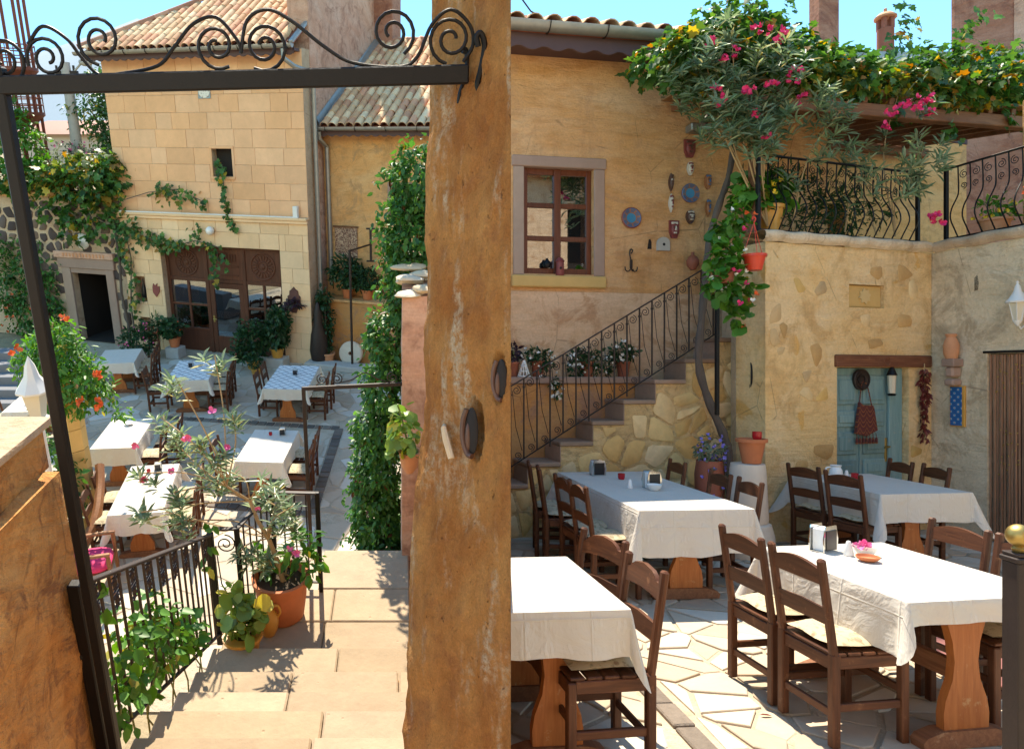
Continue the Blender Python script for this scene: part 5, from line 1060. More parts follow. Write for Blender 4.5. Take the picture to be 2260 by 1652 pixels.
creeper('leaves', t, 'leaf_trumpet', [[(0, 2.95, 3.2), (0, 2.97, 3.5)], [(0, 4.5, 2.45), (0, 4.8, 2.65)], [(.08, 3.3, 2.3), (.22, 3.15, 2.22)], [(0, 4.7, 2.7), (.02, 4.85, 2.72)]], .09, .06, .03, 'ovate', per=1)
m = MB()
for k in range(9): y = 2.9 + .17 * k; m.tube([(0, y, 3.55 - .47 * (y - 2.0) - .9), (rnd.uniform(-.05, .05), y + rnd.uniform(-.1, .1), 3.2 - .47 * (y - 2.0) - .3), (rnd.uniform(-.08, .08), y + rnd.uniform(-.1, .1), 3.3 - .47 * (y - 2.0) - .1)], .006, 5)
part(m, 'stems', 'stem_green', t)

# ---- pillar with trumpet vine, lantern, shrubs
t = thing('stone_pillar', 'octagonal yellow stone pillar below the trumpet vine', 'pillar', (-4.72, 9.15, 0))
for k in range(6): part(MB().lathe([(.205, 0), (.21, .008), (.21, .315), (.205, .323)], 8), 'block', 'pillar_stone', t, (0, 0, .33 * k), pi / 8, smooth=20)
part(MB().lathe([(.17, 1.99), (.23, 2.03), (.25, 2.12), (.20, 2.13), (.19, 2.34), (.17, 2.35)], 18), 'planter', 'ochre_glaze', t)
t = thing('trumpet_vine', 'bright green trumpet vine with orange flowers on the stone pillar', 'vine', (-4.66, 9.05, 2.35)); TB = [((0, 0, .35), (.42, .4, .38)), ((-.35, 0, .3), (.3, .3, .3)), ((.35, -.1, .1), (.35, .3, .3)), ((.0, 0, .65), (.3, .3, .25)), ((.55, -.1, -.15), (.22, .2, .25)), ((.2, -.2, -.2), (.3, .2, .25)), ((.8, -.05, -.42), (.16, .14, .14)), ((-.3, 0, -.1), (.2, .2, .3))]
foliage('foliage', t, 'leaf_trumpet', 4300, TB, .085, 'lance', .6, .3, 2.4); part(MB().tube([(0, 0, -.3), (.1, 0, .1), (.3, -.1, .1), (.7, -.05, -.3)], [.03, .02, .012, .006], 6).tube([(0, 0, .1), (-.1, 0, .5), (0, 0, .85)], .012, 5), 'stems', 'stem', t)
flowers('blossoms', t, 'petal_orange', [(.62, -.25, .22), (.6, -.28, .2), (.66, -.25, .18), (-.45, -.2, .55), (-.5, -.2, .5), (.2, -.1, .95), (.25, -.12, .93), (.4, -.35, -.12), (.36, -.35, -.15), (.6, -.3, -.15), (.64, -.28, -.2), (.58, -.3, -.22), (.05, -.38, .15)], .075)
for (loc, lab, bl, n) in (((-4.75, 8.35, 0), 'dark leafy climber at the foot of the stone pillar', [((0, 0, .5), (.3, .3, .55)), ((-.05, .2, 1.2), (.25, .25, .5)), ((.1, .5, .9), (.2, .3, .4))], 1300), ((-5.2, 9.3, 0), 'dark shrub behind the stone pillar', [((0, 0, .9), (.3, .3, .9))], 1000)):
    t = thing('dark_shrub', lab, 'shrub', loc); foliage('foliage', t, 'leaf_ivy', n, bl, .10); part(MB().tube([(0, 0, 0), (.03, .1, .8)], .02, 6), 'stem', 'bark', t)
solo(MB().tube(smooth([(-4.35, 8.0, .2), (-4.25, 8.5, .5), (-4.35, 9.0, .75), (-4.45, 9.3, .95)]), [.07] * 19, 8), 'log_rail', 'chair_new', 'curved peeled log rail beside the stone pillar', 'rail')
t = thing('garden_lantern', 'cream metal garden lantern on a post beyond the near wall', 'lantern', (-3.62, 6.45, 0))
part(MB().tube([(0, 0, 0), (0, 0, 2.86)], .035, 8), 'post', 'white_metal', t); part(MB().lathe([(.05, 2.84), (.10, 2.88), (.10, 2.91), (.075, 2.92)], 8), 'base', 'white_metal', t); part(MB().lathe([(.075, 2.92), (.125, 3.20)], 4), 'glass_body', 'lantern_glass', t, rz=pi / 4, smooth=20)
part(MB().lathe([(.17, 3.19), (.175, 3.21), (.13, 3.27), (.075, 3.35), (.05, 3.46), (.02, 3.52), (.001, 3.56)], 8), 'roof', 'white_metal', t, smooth=25)

# ---- tables, cloths and chairs of the upper courtyard
def napkin_box(label, loc, rz=0., k=1.):
    t = thing('napkin_holder', label, 'napkin holder', loc, rz, 'napkin holders on the tables')
    for s in (-1, 1): part(MB().prism([(-.055 * k, 0), (.055 * k, 0), (.06 * k, .06 * k), (.045 * k, .125 * k), (-.045 * k, .125 * k), (-.06 * k, .06 * k)], s * .035 * k - .003, s * .035 * k + .003), 'side_plate', 'chrome', t)
    part(MB().box(-.04 * k, .04 * k, -.03 * k, .03 * k, .004, .11 * k, .003), 'napkins', 'napkin', t); part(MB().box(-.056 * k, .056 * k, -.032 * k, .032 * k, 0, .004), 'base', 'chrome', t); part(MB().box(-.042 * k, .042 * k, -.041 * k, -.0385 * k, .01, .105 * k), 'front_panel', 'black_plastic', t); return t
def glass_pot(label, loc, r=.03, h=.05, mat='candle_red', cat='candle glass', name='candle_glass', group='red candle glasses'):
    return solo(MB().lathe([(r * .8, 0), (r, h * .3), (r, h), (r * .86, h), (r * .8, h * .4)], 14), name, mat, label, cat, loc, 0, group)
CH = [None, None]
def chair(label, loc, rz, style='notch', group='wooden chairs around the courtyard tables', cushion=True):
    i = 0 if style == 'notch' else 1
    if CH[i] is None: CH[i] = make_chair('wooden_chair', label, loc, rz, style, cushion, group=group); return CH[i]
    return copy_tree(CH[i], None, loc, rz, label, group)
def dining(key, c, rz, hx, hy, oh, chairs, lab, seed, net=False, skew=(0, 0, 0, 0), style='notch', out=.14, H=.75, group='trestle tables of the courtyards', inset=.16, k=1., corner=.38, fold=1.):
    make_table('brown trestle table ' + lab, (c[0], c[1], 0.014), rz, hx - .006, hy - .006, inset, group, H, k)
    make_cloth('white tablecloth on the table ' + lab, (c[0], c[1], .014), rz, hx, hy, oh, H + .006, seed, 'cloth', 'white tablecloths', skew, corner, fold=fold)
    if net: make_cloth('net-patterned topper on the table ' + lab, (c[0], c[1], .014), rz, hx - .02, hy - .03, .003, H + .012, seed + 1, 'cloth_net', 'patterned table toppers', corner=0., name='table_topper', fold=.0)
    for (side, off, txt, *ex) in chairs:
        o = (ex[0] if ex else out); x = side * (hx + o); y = off; ca, sa = cos(rz), sin(rz)
        chair('wooden chair with cushion, ' + txt, (c[0] + x * ca - y * sa, c[1] + x * sa + y * ca, .014), rz + (pi / 2 if side > 0 else -pi / 2) + rnd.uniform(-.06, .06), style)
R_ = radians
dining('T1', (-3.66, 8.95), R_(8), .36, .74, .27, [(1, -.32, 'nearer right of the table by the pink armchair'), (1, .28, 'farther right of the table by the pink armchair'), (-1, -.30, 'nearer left of the table by the pink armchair'), (-1, .30, 'farther left of the table by the pink armchair')], 'with white cloth nearest the pink armchair', 1, skew=(0, 0, .04, 0))
dining('T2', (-4.72, 10.9), R_(5), .36, .62, .27, [(1, -.28, 'nearer right of the table behind the stone pillar'), (1, .25, 'farther right of the table behind the stone pillar', .3)], 'with white cloth right behind the stone pillar', 5, skew=(0, 0, .03, 0))
dining('T3', (-4.46, 14.25), R_(5), .44, .68, .24, [(-1, -.3, 'standing alone left of the shaded shopfront table', .25), (1, -.42, 'nearest of three right of the shopfront table'), (1, .02, 'middle of three right of the shopfront table'), (1, .45, 'farthest of three right of the shopfront table')], 'in the shade before the shopfront door', 9, True)
dining('T4', (-2.24, 13.8), R_(-4), .45, .76, .22, [(1, -.3, 'nearer right of the shaded table behind the landing arch', .1), (1, .3, 'farther right of the shaded table behind the landing arch'), (-1, -.2, 'nearer left of the shaded table behind the landing arch', .02), (-1, .35, 'farther left of the shaded table behind the landing arch', .02)], 'in the shade behind the landing arch', 13, True)
dining('T5', (-2.15, 10.4), R_(-3.5), .38, .62, .27, [(1, -.28, 'nearer right of the white table behind the oleander'), (1, .28, 'farther right of the white table behind the oleander'), (-1, -.2, 'left of the white table behind the oleander', .2)], 'half hidden behind the potted oleander', 17)
dining('T6', (-6.45, 15.25), R_(10), .42, .55, .24, [(1, -.35, 'nearest of three right of the far left shaded table'), (1, .05, 'middle of three right of the far left shaded table'), (1, .42, 'farthest of three right of the far left shaded table')], 'at the far left beyond the trumpet vine', 21)
dining('T7', (-7.0, 12.35), R_(6), .36, .5, .22, [(-1, .1, 'at the white table beyond the garden lantern')], 'at the left edge beyond the garden lantern', 25)
napkin_box('chrome napkin holder on the white table by the pink armchair', (-3.66, 9.5, .775), .2); glass_pot('red candle glass on the white table by the pink armchair', (-3.78, 9.42, .775))
napkin_box('chrome napkin holder on the white table behind the oleander', (-1.98, 10.82, .775), .1); glass_pot('red candle glass on the white table behind the oleander', (-2.18, 10.80, .775))
napkin_box('black and white napkin holder on the shaded table behind the landing arch', (-2.2, 13.9, .785), .1); napkin_box('napkin holder on the shaded table before the shopfront door', (-4.55, 14.4, .785), .1); napkin_box('napkin holder on the white table beyond the garden lantern', (-6.95, 12.3, .775), .3)
solo(MB().lathe([(.03, 0), (.075, .03), (.08, .035), (.03, .01)], 16), 'saucer', 'white_ceramic', 'white saucer on the white table behind the stone pillar', 'saucer', (-4.75, 11.25, .776))
t = thing('armchair', 'carved wooden armchair with a bright pink seat cushion', 'armchair', (-3.93, 7.6, 0), R_(-75))
for x in (-.27, .27):
    for y in (-.25, .25): part(MB().lathe([(.022, 0), (.03, .08), (.02, .12), (.032, .22), (.022, .30), (.028, .40)] + ([(.02, .46), (.03, .56), (.022, .66)] if y > 0 else []), 10, x, y), 'leg', 'chair_new', t)
    part(MB().bar((x, -.27, .67), (x, .28, .67), .06, .035, .01), 'armrest', 'chair_new', t); part(MB().bar((x, -.25, .38), (x * .96, -.33, 1.0), .045, .045, .01, (0, 1, 0)), 'back_post', 'chair_new', t)
part(MB().box(-.27, .27, -.25, .25, .34, .40, .01), 'seat', 'chair_new', t)
m = MB().ball((0, 0, 0), 1, 18, 10, (.27, .26, .075)); m.v = [((abs(x) / .27) ** .6 * .27 * (1 if x > 0 else -1), (abs(y) / .26) ** .6 * .26 * (1 if y > 0 else -1), z) for x, y, z in m.v]; part(m, 'cushion', 'pink_fabric', t, (0, 0, .45), smooth=80)
for z in (.55, .72, .9): part(MB().box(-.25, .25, -.33 + (.9 - z) * .15, -.31 + (.9 - z) * .15, z, z + .07, .006), 'back_slat', 'chair_new', t)

# ============================================================ LOWER COURTYARD (right-hand place)
SIDE[0] = 'R'
tag(solo(MB().add([(.02, 1.2, -.03), (14, 1.2, -.03), (14, 30, -.03), (4.8, 30, -.03)], [(0, 1, 2, 3)]), 'ground', 'earth', None, None), kind='structure')
fl = tag(solo(MB().add([(.16, 1.6, -.004), (8, 1.6, -.004), (8, 8.6, -.004), (1.30, 8.6, -.004)], [(0, 1, 2, 3)]), 'courtyard_floor', 'bed', None, None), kind='structure')
GA, GB = (1.62, 1.9), (1.36, 5.6)
STRIPS = [(GA, GB)]
pl = cells(.4, 6.9, 2.0, 8.0, .25, .026, 14, drop=.15, inside=lambda x, y: .15 * y < x < .98 * y and y > 2.6, ext=no_strip, jit=.5)
pl = [q for q in pl if not near_seg((sum(p[0] for p in q) / len(q), sum(p[1] for p in q) / len(q)), GA, GB, .10)]
lay(pl, fl, 'paving_stone', 'flagstone', -.02, .026, lambda x, y: -y, ch=.004)
for i in range(15):
    t = (i + .5) / 15; L = 3.7; part(MB().box(-.5 * L / 15 + .006, .5 * L / 15 - .006, -.06, .06, 0, .028 + rnd.uniform(-.005, .005), .008), 'sett', 'sett', fl, (GA[0] + (GB[0] - GA[0]) * t, GA[1] + (GB[1] - GA[1]) * t, -.012), atan2(GB[1] - GA[1], GB[0] - GA[0]), smooth=0)

# ---- great tufa wall that stands between the two courtyards
def tufa():
    NU, NV = 84, 290; A0, B0 = Vector((.092, 2.6)), Vector((.3634, 2.25)); z0, z1 = -.6, 4.1; ph = nrg.uniform(0, 6.3, 10)
    dents = [(.58, 1.655, .09, .10, .11), (.52, 1.735, .05, .04, .06), (.86, 1.84, .09, .085, .05), (.30, 2.40, .02, .05, .012), (.72, 2.9, .03, .1, .012)]; vs = []
    def edge(z): return [(-1.2, -.115), (.5, -.088), (1.14, -.058), (1.65, -.006), (2.44, .004), (2.9, .018), (4.2, .046)]
    for i in range(NU + 1):
        s = i / NU
        for j in range(NV + 1):
            z = z0 + (z1 - z0) * j / NV; e = edge(z); k = next((k for k in range(len(e) - 1) if z <= e[k + 1][0]), len(e) - 2); f = (z - e[k][0]) / (e[k + 1][0] - e[k][0]); sh = e[k][1] + (e[k + 1][1] - e[k][1]) * f
            p = A0.lerp(B0, s ** .85) + Vector((sh * (1 - s), 0)); n = Vector((-.79, -.613))
            d = .018 * mnoise.noise(Vector((p.x * 4, p.y * 4, z * 2.2)) + Vector((3, 1, 2))) + .012 * mnoise.fractal(Vector((p.x * 11, p.y * 11, z * 7)), 1., 2.1, 5) + .004 * mnoise.noise(Vector((p.x * 60, p.y * 60, z * 40)))
            for (cs, cz, rs, rz_, dp) in dents: q = ((s - cs) / rs) ** 2 + ((z - cz) / rz_) ** 2; d -= dp * max(0, 1 - q) ** .5 if q < 1 else 0
            w = min(1, (1 - s) * 12) if s > .9 else 1; rnd_edge = .03 * max(0, 1 - s * 11) ** 2
            vs.append((p.x + n.x * d * w + rnd_edge * .3, p.y + n.y * d * w + rnd_edge * .9, z))
    fs = [(i * (NV + 1) + j, (i + 1) * (NV + 1) + j, (i + 1) * (NV + 1) + j + 1, i * (NV + 1) + j + 1) for i in range(NU) for j in range(NV)]
    m = MB(); m.add(vs, fs); o = len(m.v); L = NU * (NV + 1)
    m.add([(.44, 2.80, z0), (.44, 2.80, z1), (.25, 2.86, z0), (.25, 2.86, z1)], []); R0, R1 = L, L + NV; a, b, c, d = o, o + 1, o + 2, o + 3
    m.f += [tuple(L + j for j in range(NV + 1))[::1] + (b, a), (a, b, d, c), (c, d) + tuple(NV - j for j in range(NV + 1)), tuple(i * (NV + 1) + NV for i in range(NU + 1)) + (b, d)]
    return m
t = thing('tufa_wall', 'massive rough orange tufa wall end with vertical tool marks and hollows', 'wall'); part(tufa(), 'rock_face', 'tufa', t, smooth=80)
HA = atan2(-.35, .271)
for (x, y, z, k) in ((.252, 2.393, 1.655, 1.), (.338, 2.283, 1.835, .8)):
    part(MB().ball((0, 0, 0), 1, 18, 12, (.030 * k, .010, .082 * k)), 'hollow', 'dark_room', t, (x, y, z), HA); part(MB().tube(smooth([(-.020 * k, -.006, .075 * k), (-.034 * k, -.010, .03 * k), (-.032 * k, -.012, -.03 * k), (-.012 * k, -.010, -.078 * k), (.010 * k, -.010, -.086 * k)]), [.010 * k] * 25, 8), 'hollow_rim', 'mask_brown', t, (x, y, z), HA); part(MB().ball((-.012 * k, -.004, -.02 * k), 1, 12, 8, (.012 * k, .014, .05 * k)), 'hollow_lug', 'mask_brown', t, (x, y, z), HA)  # near-black oval added in each dent as its inner shade; rim and lug brown
part(MB().slab([(.29, 2.82), (.40, 2.78), (1.24, 8.55), (.95, 8.55)], -1.6, 1.2), 'low_wall', 'plaster_near', t, smooth=0)
solo(MB().tube([(.168, 2.52, 1.67), (.160, 2.475, 1.66), (.168, 2.46, 1.62), (.185, 2.44, 1.555)], [.006, .010, .013, .012], 8), 'wall_peg', 'pebble_pale', 'short pale wooden peg stuck in the tufa wall', 'peg')

# ---- ochre house with the brown window
WA = WIN.ang
hs = thing('ochre_house', 'ochre plaster house wall with brown casement window and hung masks', 'house', WIN.p(0, 0), WA)
WH = (-.87, .055, 3.12, 4.47)
part(panel(MB(), -1.72, 3.4, 2.90, 6.12, 0, [WH], .4), 'wall', 'plaster_window', hs, smooth=0); part(MB().box(-1.72, 3.4, -.006, .4, 0, 2.897), 'lower_wall', 'plaster_lower', hs, smooth=0)
fr = part(MB().box(-1.01, -.873, -.025, .2, 3.10, 4.46, .008).box(.058, .20, -.025, .2, 3.10, 4.46, .008).box(-1.03, .22, -.03, .2, 4.463, 4.60, .01), 'window_surround', 'frame_stone', hs, smooth=0); part(MB().box(-1.04, .21, -.06, .2, 2.945, 3.097, .015), 'window_sill', 'pillar_stone', hs, smooth=0)
wd = part(MB().box(-.868, -.80, .06, .12, 3.12, 4.465, .006).box(-.012, .052, .06, .12, 3.12, 4.465, .006).box(-.45, -.36, .05, .115, 3.12, 4.465, .008).box(-.80, -.45, .063, .117, 3.12, 3.20, .005).box(-.36, -.012, .063, .117, 3.12, 3.20, .005).box(-.80, -.45, .063, .117, 4.39, 4.463, .005).box(-.36, -.012, .063, .117, 4.39, 4.463, .005), 'window', 'window_wood', hs)
for (x0, x1) in ((-.80, -.45), (-.36, -.012)):
    for z in (3.55, 3.97): part(MB().box(x0, x1, .066, .114, z, z + .06, .005), 'glazing_bar', 'window_wood', wd)
    for z0, z1 in ((3.20, 3.55), (3.61, 3.97), (4.03, 4.39)): part(MB().box(x0, x1, .088, .094, z0, z1), 'pane', 'glass', wd, smooth=0)
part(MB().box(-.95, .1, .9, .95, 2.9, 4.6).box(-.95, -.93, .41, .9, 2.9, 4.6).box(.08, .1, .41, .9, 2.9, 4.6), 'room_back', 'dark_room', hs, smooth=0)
gutter(-1.72, 1.75, -.52, 6.00, .095, hs, br=.72); part(scallop(-1.72, 1.8, 5.93, .17, -.44, -.41, .30, .05), 'fascia', 'fascia', hs, smooth=0); part(MB().box(-1.72, 3.3, -.41, 0, 5.86, 5.90), 'soffit', 'fascia', hs, smooth=0)
tiled_roof(hs, -1.75, 2.1, 1.5, radians(22), nmax=170, eave_z=6.02, y0=-.45, w=.235, step=.32, seed=12)
solo(MB().tube([(-1.1, 0, .0), (-.75, .3, -.14), (-.3, .5, -.22)], .010, 5), 'roof_cable', 'iron', 'thin black cable running over the eave tiles', 'cable', WIN.p(-.1, 6.45, -.5), WA)
def hang(mb, name, mat, label, cat, a, z, b=-.01, group=None, ang=WA, fr=WIN): return solo(mb, name, mat, label, cat, fr.p(a, z, b), ang, group)
def disc(r, th, n=28): m = MB().lathe([(.001, -th * .4), (r * .6, -th * .4), (r * .92, -th), (r, -th * .8), (r * .97, 0)], n); m.v = [(x, z, -y) for x, y, z in m.v]; return m
hang(disc(.135, .03), 'painted_plate', 'plate', 'round blue painted plate nearest the window', 'plate', .56, 3.86, group='painted plates on the ochre wall'); hang(disc(.125, .03), 'painted_plate', 'plate', 'round turquoise painted plate among the masks', 'plate', 1.38, 4.21, group='painted plates on the ochre wall')
def mask(label, a, z, w, h, mat, mat2, shape='oval'):
    t = thing('wall_mask', label, 'mask', WIN.p(a, z, -.008), WA, 'masks hung on the ochre wall')
    if shape == 'block': pts = [(-w, -h * .3), (-w * .55, -h), (w * .55, -h), (w, -h * .3), (w * 1.02, h), (-w * 1.02, h)]
    elif shape == 'leaf': pts = [(w * sin(pi * k / 8) * (1 if k <= 8 else 1), h * (1 - 2 * k / 8)) for k in range(9)]; pts = [(x * .9, z_) for x, z_ in pts] + [(-x * .9, z_) for x, z_ in pts[1:-1][::-1]]; pts = pts[::-1]
    else: pts = [(w * cos(2 * pi * k / 18) * (1 - .25 * (sin(2 * pi * k / 18) < 0) * abs(sin(2 * pi * k / 18))), h * sin(2 * pi * k / 18)) for k in range(18)]
    m = MB().prism(pts, -.03, 0); n0 = len(m.v); m.ball((0, -.03, 0), 1, 12, 7, (w * .72, .028, h * .78)); part(m, 'face', mat, t, smooth=50)
    for sg in (-1, 1): part(MB().box(sg * w * .12, sg * w * .45, -.068, -.03, h * .12, h * .30, .004), 'eye', 'mask_brown' if mat != 'mask_brown' else 'mask_white', t)
    part(MB().prism([(-w * .16, -h * .18), (w * .16, -h * .18), (w * .06, h * .3), (-w * .06, h * .3)], -.075, -.03), 'nose', mat2, t); part(MB().box(-w * .34, w * .34, -.062, -.03, -h * .52, -h * .34, .006), 'mouth', mat2, t); part(MB().box(-w * .7, w * .7, -.045, -.028, h * .55, h * .82, .006), 'brow', mat2, t)
mask('dark red carved mask, highest on the ochre wall', 1.37, 4.79, .075, .115, 'mask_red', 'mask_brown', 'block'); mask('small pale mask below the highest red mask', 1.38, 4.53, .045, .09, 'mask_white', 'mask_red'); mask('long grey leaf-shaped mask left of the turquoise plate', 1.11, 4.34, .038, .12, 'mask_brown', 'mask_brown', 'leaf'); mask('orange mask with blue cap right of the turquoise plate', 1.63, 4.37, .05, .10, 'mask_orange', 'mask_blue')
mask('narrow white and red mask below the grey leaf mask', 1.11, 4.07, .036, .12, 'mask_white', 'mask_red', 'leaf'); mask('narrow blue and brown mask below the orange mask', 1.63, 4.03, .04, .12, 'mask_orange', 'mask_blue', 'leaf'); mask('brown mask with white grin below the turquoise plate', 1.38, 3.90, .062, .09, 'mask_brown', 'mask_white'); mask('square red mask with white beard, lowest of the masks', 1.15, 3.73, .066, .115, 'mask_red', 'mask_white', 'block')
hang(MB().prism([(-.028, -.06), (.03, -.06), (.03, .03), (.012, .075), (-.01, .06)], -.006, .01), 'wall_slot', 'dark_room', 'small dark slot in the ochre wall beside the niche stone', 'slot', .82, 3.53, .003)
t = thing('niche_stone', 'small arched grey stone with a hole set in the ochre wall', 'stone', WIN.p(1.0, 3.53, -.005), WA); part(MB().prism([(-.085, -.08), (.085, -.08)] + [(.085 * cos(pi * k / 8), .02 + .075 * sin(pi * k / 8)) for k in range(9)], -.04, 0), 'stone', 'concrete', t); part(MB().ball((0, -.035, 0), .022, 10, 6, (1, .5, 1)), 'hole', 'dark_room', t)
m = MB().tube(smooth([(0, -.03, .13), (.02, -.03, .17), (-.01, -.03, .18), (-.02, -.03, .12), (0, -.03, .02)]), .008, 6); m.box(-.014, .014, -.045, -.015, -.06, .05, .004)
for s in (-1, 1): m.tube(smooth([(0, -.03, -.06), (s * .04, -.03, -.10), (s * .075, -.03, -.085), (s * .085, -.03, -.04)]), .007, 6)
m.tube(smooth([(0, -.03, -.06), (0, -.06, -.10), (0, -.09, -.08)]), .007, 6); hang(m, 'grapple_hook', 'iron_brown', 'old iron grapnel hook hung on the ochre wall', 'hook', .55, 3.27)
hang(MB().lathe([(.03, -.10), (.075, -.03), (.08, .02), (.05, .07), (.02, .09), (.022, .13), (.01, .13)], 16, 0, -.085), 'wall_jug', 'terracotta_dark', 'small brown flask hung on the ochre wall above the stair rail', 'flask', 1.37, 3.30)
hang(MB().box(-.17, .17, -.16, 0, -.05, .05, .015).box(-.15, .15, -.165, -.16, -.03, .0), 'wall_unit', 'zinc', 'grey metal wall unit half hidden by the oleander', 'wall unit', 1.48, 5.03)
solo(MB().lathe([(.04, 0), (.055, .03), (.05, .07), (.02, .1), (.015, .12)], 12), 'sill_pot', 'iron', 'small black pot on the window sill', 'pot', WIN.p(-.555, 3.20, .03), 0)
t = thing('sill_lantern', 'dark red ceramic lantern on the window sill at the mullion', 'lantern', WIN.p(-.40, 3.098, -.015), 0); part(MB().lathe([(.05, 0), (.055, .02), (.05, .17), (.06, .18), (.04, .21), (.02, .23)], 14), 'body', 'mask_red', t); part(MB().ball((0, -.05, .09), .016, 8, 6), 'hole', 'dark_room', t)

# ---- stair against the ochre house
SA_ = STA.ang
stair = thing('rubble_stair', 'outdoor stair of rubble stone with dark treads climbing to the balcony', 'staircase', STA.p(0, 0), SA_)
ris = [-1.68, -1.30, -.91, -.52, -.13, .25, .64, 1.02, 1.42]; top = [.13, .37, .61, .85, 1.08, 1.315, 1.555, 1.79, 2.035, 2.285]; edges = [-1.75] + [r for r in ris] + [2.0]; core = MB()
for k in range(10):
    a, b, z = edges[k], edges[k + 1], top[k]; core.box(a, b, 0, .47, 0, z - .052)
    part(MB().box(a - .02, b - .004 if k < 9 else b, -.03, .47, z - .05, z, .010), 'tread', 'tread_stone', stair, smooth=0)
    if k: part(MB().box(a - .012, a - .002, -.02, .46, top[k - 1] + .002, z - .052), 'riser', 'tread_stone', stair, smooth=0)
sw = part(core, 'stair_wall', 'rubble_mortar', stair, smooth=0)
def ztop(a): return top[max(k for k in range(10) if edges[k] <= a)] if a > -1.75 else .1
pl = cells(-1.72, 1.95, .02, 2.2, .21, .030, 33, drop=.32, inside=lambda x, z: z < min(ztop(x - .06), ztop(x + .06)) - .10, jit=.48)
ok = []
for q in pl:
    q = [(x, min(z, ztop(x) - .075, ztop(max(-1.74, x - .001)) - .075)) for x, z in q]
    ar = .5 * abs(sum(q[i][0] * q[(i + 1) % len(q)][1] - q[(i + 1) % len(q)][0] * q[i][1] for i in range(len(q))))
    if ar > .008: ok.append(q)
lay_upright(ok, sw, 'stone', 'rubble_stone', .0, .011, rough=.008, ch=.008)
t = thing('stair_rail', 'wrought-iron stair rail with scrolls climbing to the balcony', 'railing', STA.p(0, 0, -.005), SA_)
zt = lambda a: 2.05 + .583 * (a + .54); zb = lambda a: .93 + .606 * (a + .91)
part(MB().bar((-1.6, 0, zt(-1.6)), (1.42, 0, zt(1.42)), .028, .014, .003), 'handrail', 'iron_brown', t); part(MB().bar((-1.6, 0, zb(-1.6)), (1.42, 0, zb(1.42)), .02, .012, .002), 'bottom_rail', 'iron', t)
for k in range(20):
    a = -1.58 + .1555 * k; part(MB().box(a - .008, a + .008, -.008, .008, zb(a) - (.06 if k % 3 == 0 else 0), zt(a) - .006, .002).box(a - .013, a + .013, -.013, .013, zt(a) - .11, zt(a) - .085, .004), 'baluster', 'iron_brown', t)
    if k < 19: part(MB().tube(spiral(a + .07, zt(a + .07) - .085, .052, 1.6, pi * .45, .2, -1, 18), .005, 4), 'scroll', 'iron_brown', t); part(MB().tube(spiral(a + .085, zb(a + .085) + .075, .045, 1.6, -pi * .5, .2, 1, 18), .005, 4), 'scroll', 'iron_brown', t); part(MB().tube([(a + .02, 0, zt(a) - .05), (a + .06, 0, (zt(a) + zb(a)) / 2), (a + .135, 0, zb(a + .135) + .1)], .004, 4), 'stay', 'iron', t)
t = thing('flower_ledge', 'brown plaster ledge behind the stair carrying flower pots', 'ledge', WIN.p(0, 0, -.37), WA); part(MB().box(-1.7, .62, .02, .36, 0, 1.735, .01), 'wall', 'plaster_orange', t, smooth=0); part(MB().box(-1.7, .66, -.02, .36, 1.738, 1.82, .012), 'coping', 'frame_stone', t, smooth=0)
for (a, lab, bl, n, f) in ((-.76, 'white flowers in a clay pot, leftmost on the flower ledge', [((-.02, 0, .24), (.2, .14, .1)), ((.1, -.08, .08), (.1, .08, .14))], 420, 26), (-.12, 'white flowers in a clay pot, middle of the flower ledge', [((0, 0, .22), (.24, .14, .13)), ((.16, -.06, .1), (.12, .1, .14)), ((-.16, -.05, .1), (.1, .1, .12))], 620, 44), (.36, 'white flowers in a taller clay pot at the right of the flower ledge', [((0, 0, .30), (.17, .14, .12)), ((-.14, -.04, .2), (.08, .1, .1))], 420, 24)):
    potted(lab, WIN.p(a, 1.822, -.2), .085, .19, 'terracotta_dark', 'leaf_dark', n, bl, .055, 'ovate', fl=f, flmat='petal_white', flsize=.028)
potted('brown-flowered plant in a clay pot at the left end of the flower ledge', WIN.p(-1.08, 1.822, -.2), .08, .18, 'terracotta_dark', 'leaf_purple', 160, [((0, 0, .28), (.09, .09, .12))], .06)
t = thing('cone_ornament', 'white openwork cone ornament on the flower ledge', 'ornament', WIN.p(-.97, 1.822, -.30), 0); m = MB()
for k in range(10): a = 2 * pi * k / 10; m.tube([(.075 * cos(a), .075 * sin(a), 0), (.008 * cos(a), .008 * sin(a), .20)], .006, 5)
for z in (.0, .06, .12): m.tube([(.075 * (1 - z / .22) * cos(2 * pi * k / 14), .075 * (1 - z / .22) * sin(2 * pi * k / 14), z + .006) for k in range(14)], .007, 5, closed=True)
part(m, 'lattice', 'white_ceramic', t)
t = thing('hanging_bouquet', 'white trailing flowers hanging in front of the flower ledge', 'plant', WIN.p(-.62, 1.60, -.44), WA); foliage('foliage', t, 'leaf_dark', 90, [((0, 0, .08), (.06, .05, .13))], .05); P, O = scatter(22, [((0, 0, .05), (.07, .05, .1))], .95); flowers('blossoms', t, 'petal_white', P, .03)
t = thing('vine_trunk', 'twisted dark vine trunk rising past the stair to the pergola', 'trunk', STA.p(0, 0, -.3), SA_)
TR = [(1.36, 0, 1.0), (1.30, 0, 1.18), (1.13, .02, 1.57), (1.02, .03, 1.98), (1.07, .05, 2.5), (1.13, .06, 3.01), (1.19, .08, 3.43), (1.33, .1, 3.84), (1.47, .15, 4.14), (1.6, .2, 4.7), (1.7, .25, 5.2)]
m = MB().tube(smooth(TR, 4), [.05 * (1 - .4 * i / 41) * (1 + .14 * sin(i * 1.9)) for i in range(41)], 9); m.tube([(1.36, 0, 1.0), (1.40, .0, .5), (1.42, .02, 0)], [.052, .055, .07], 9); part(m, 'bark_trunk', 'bark', t)

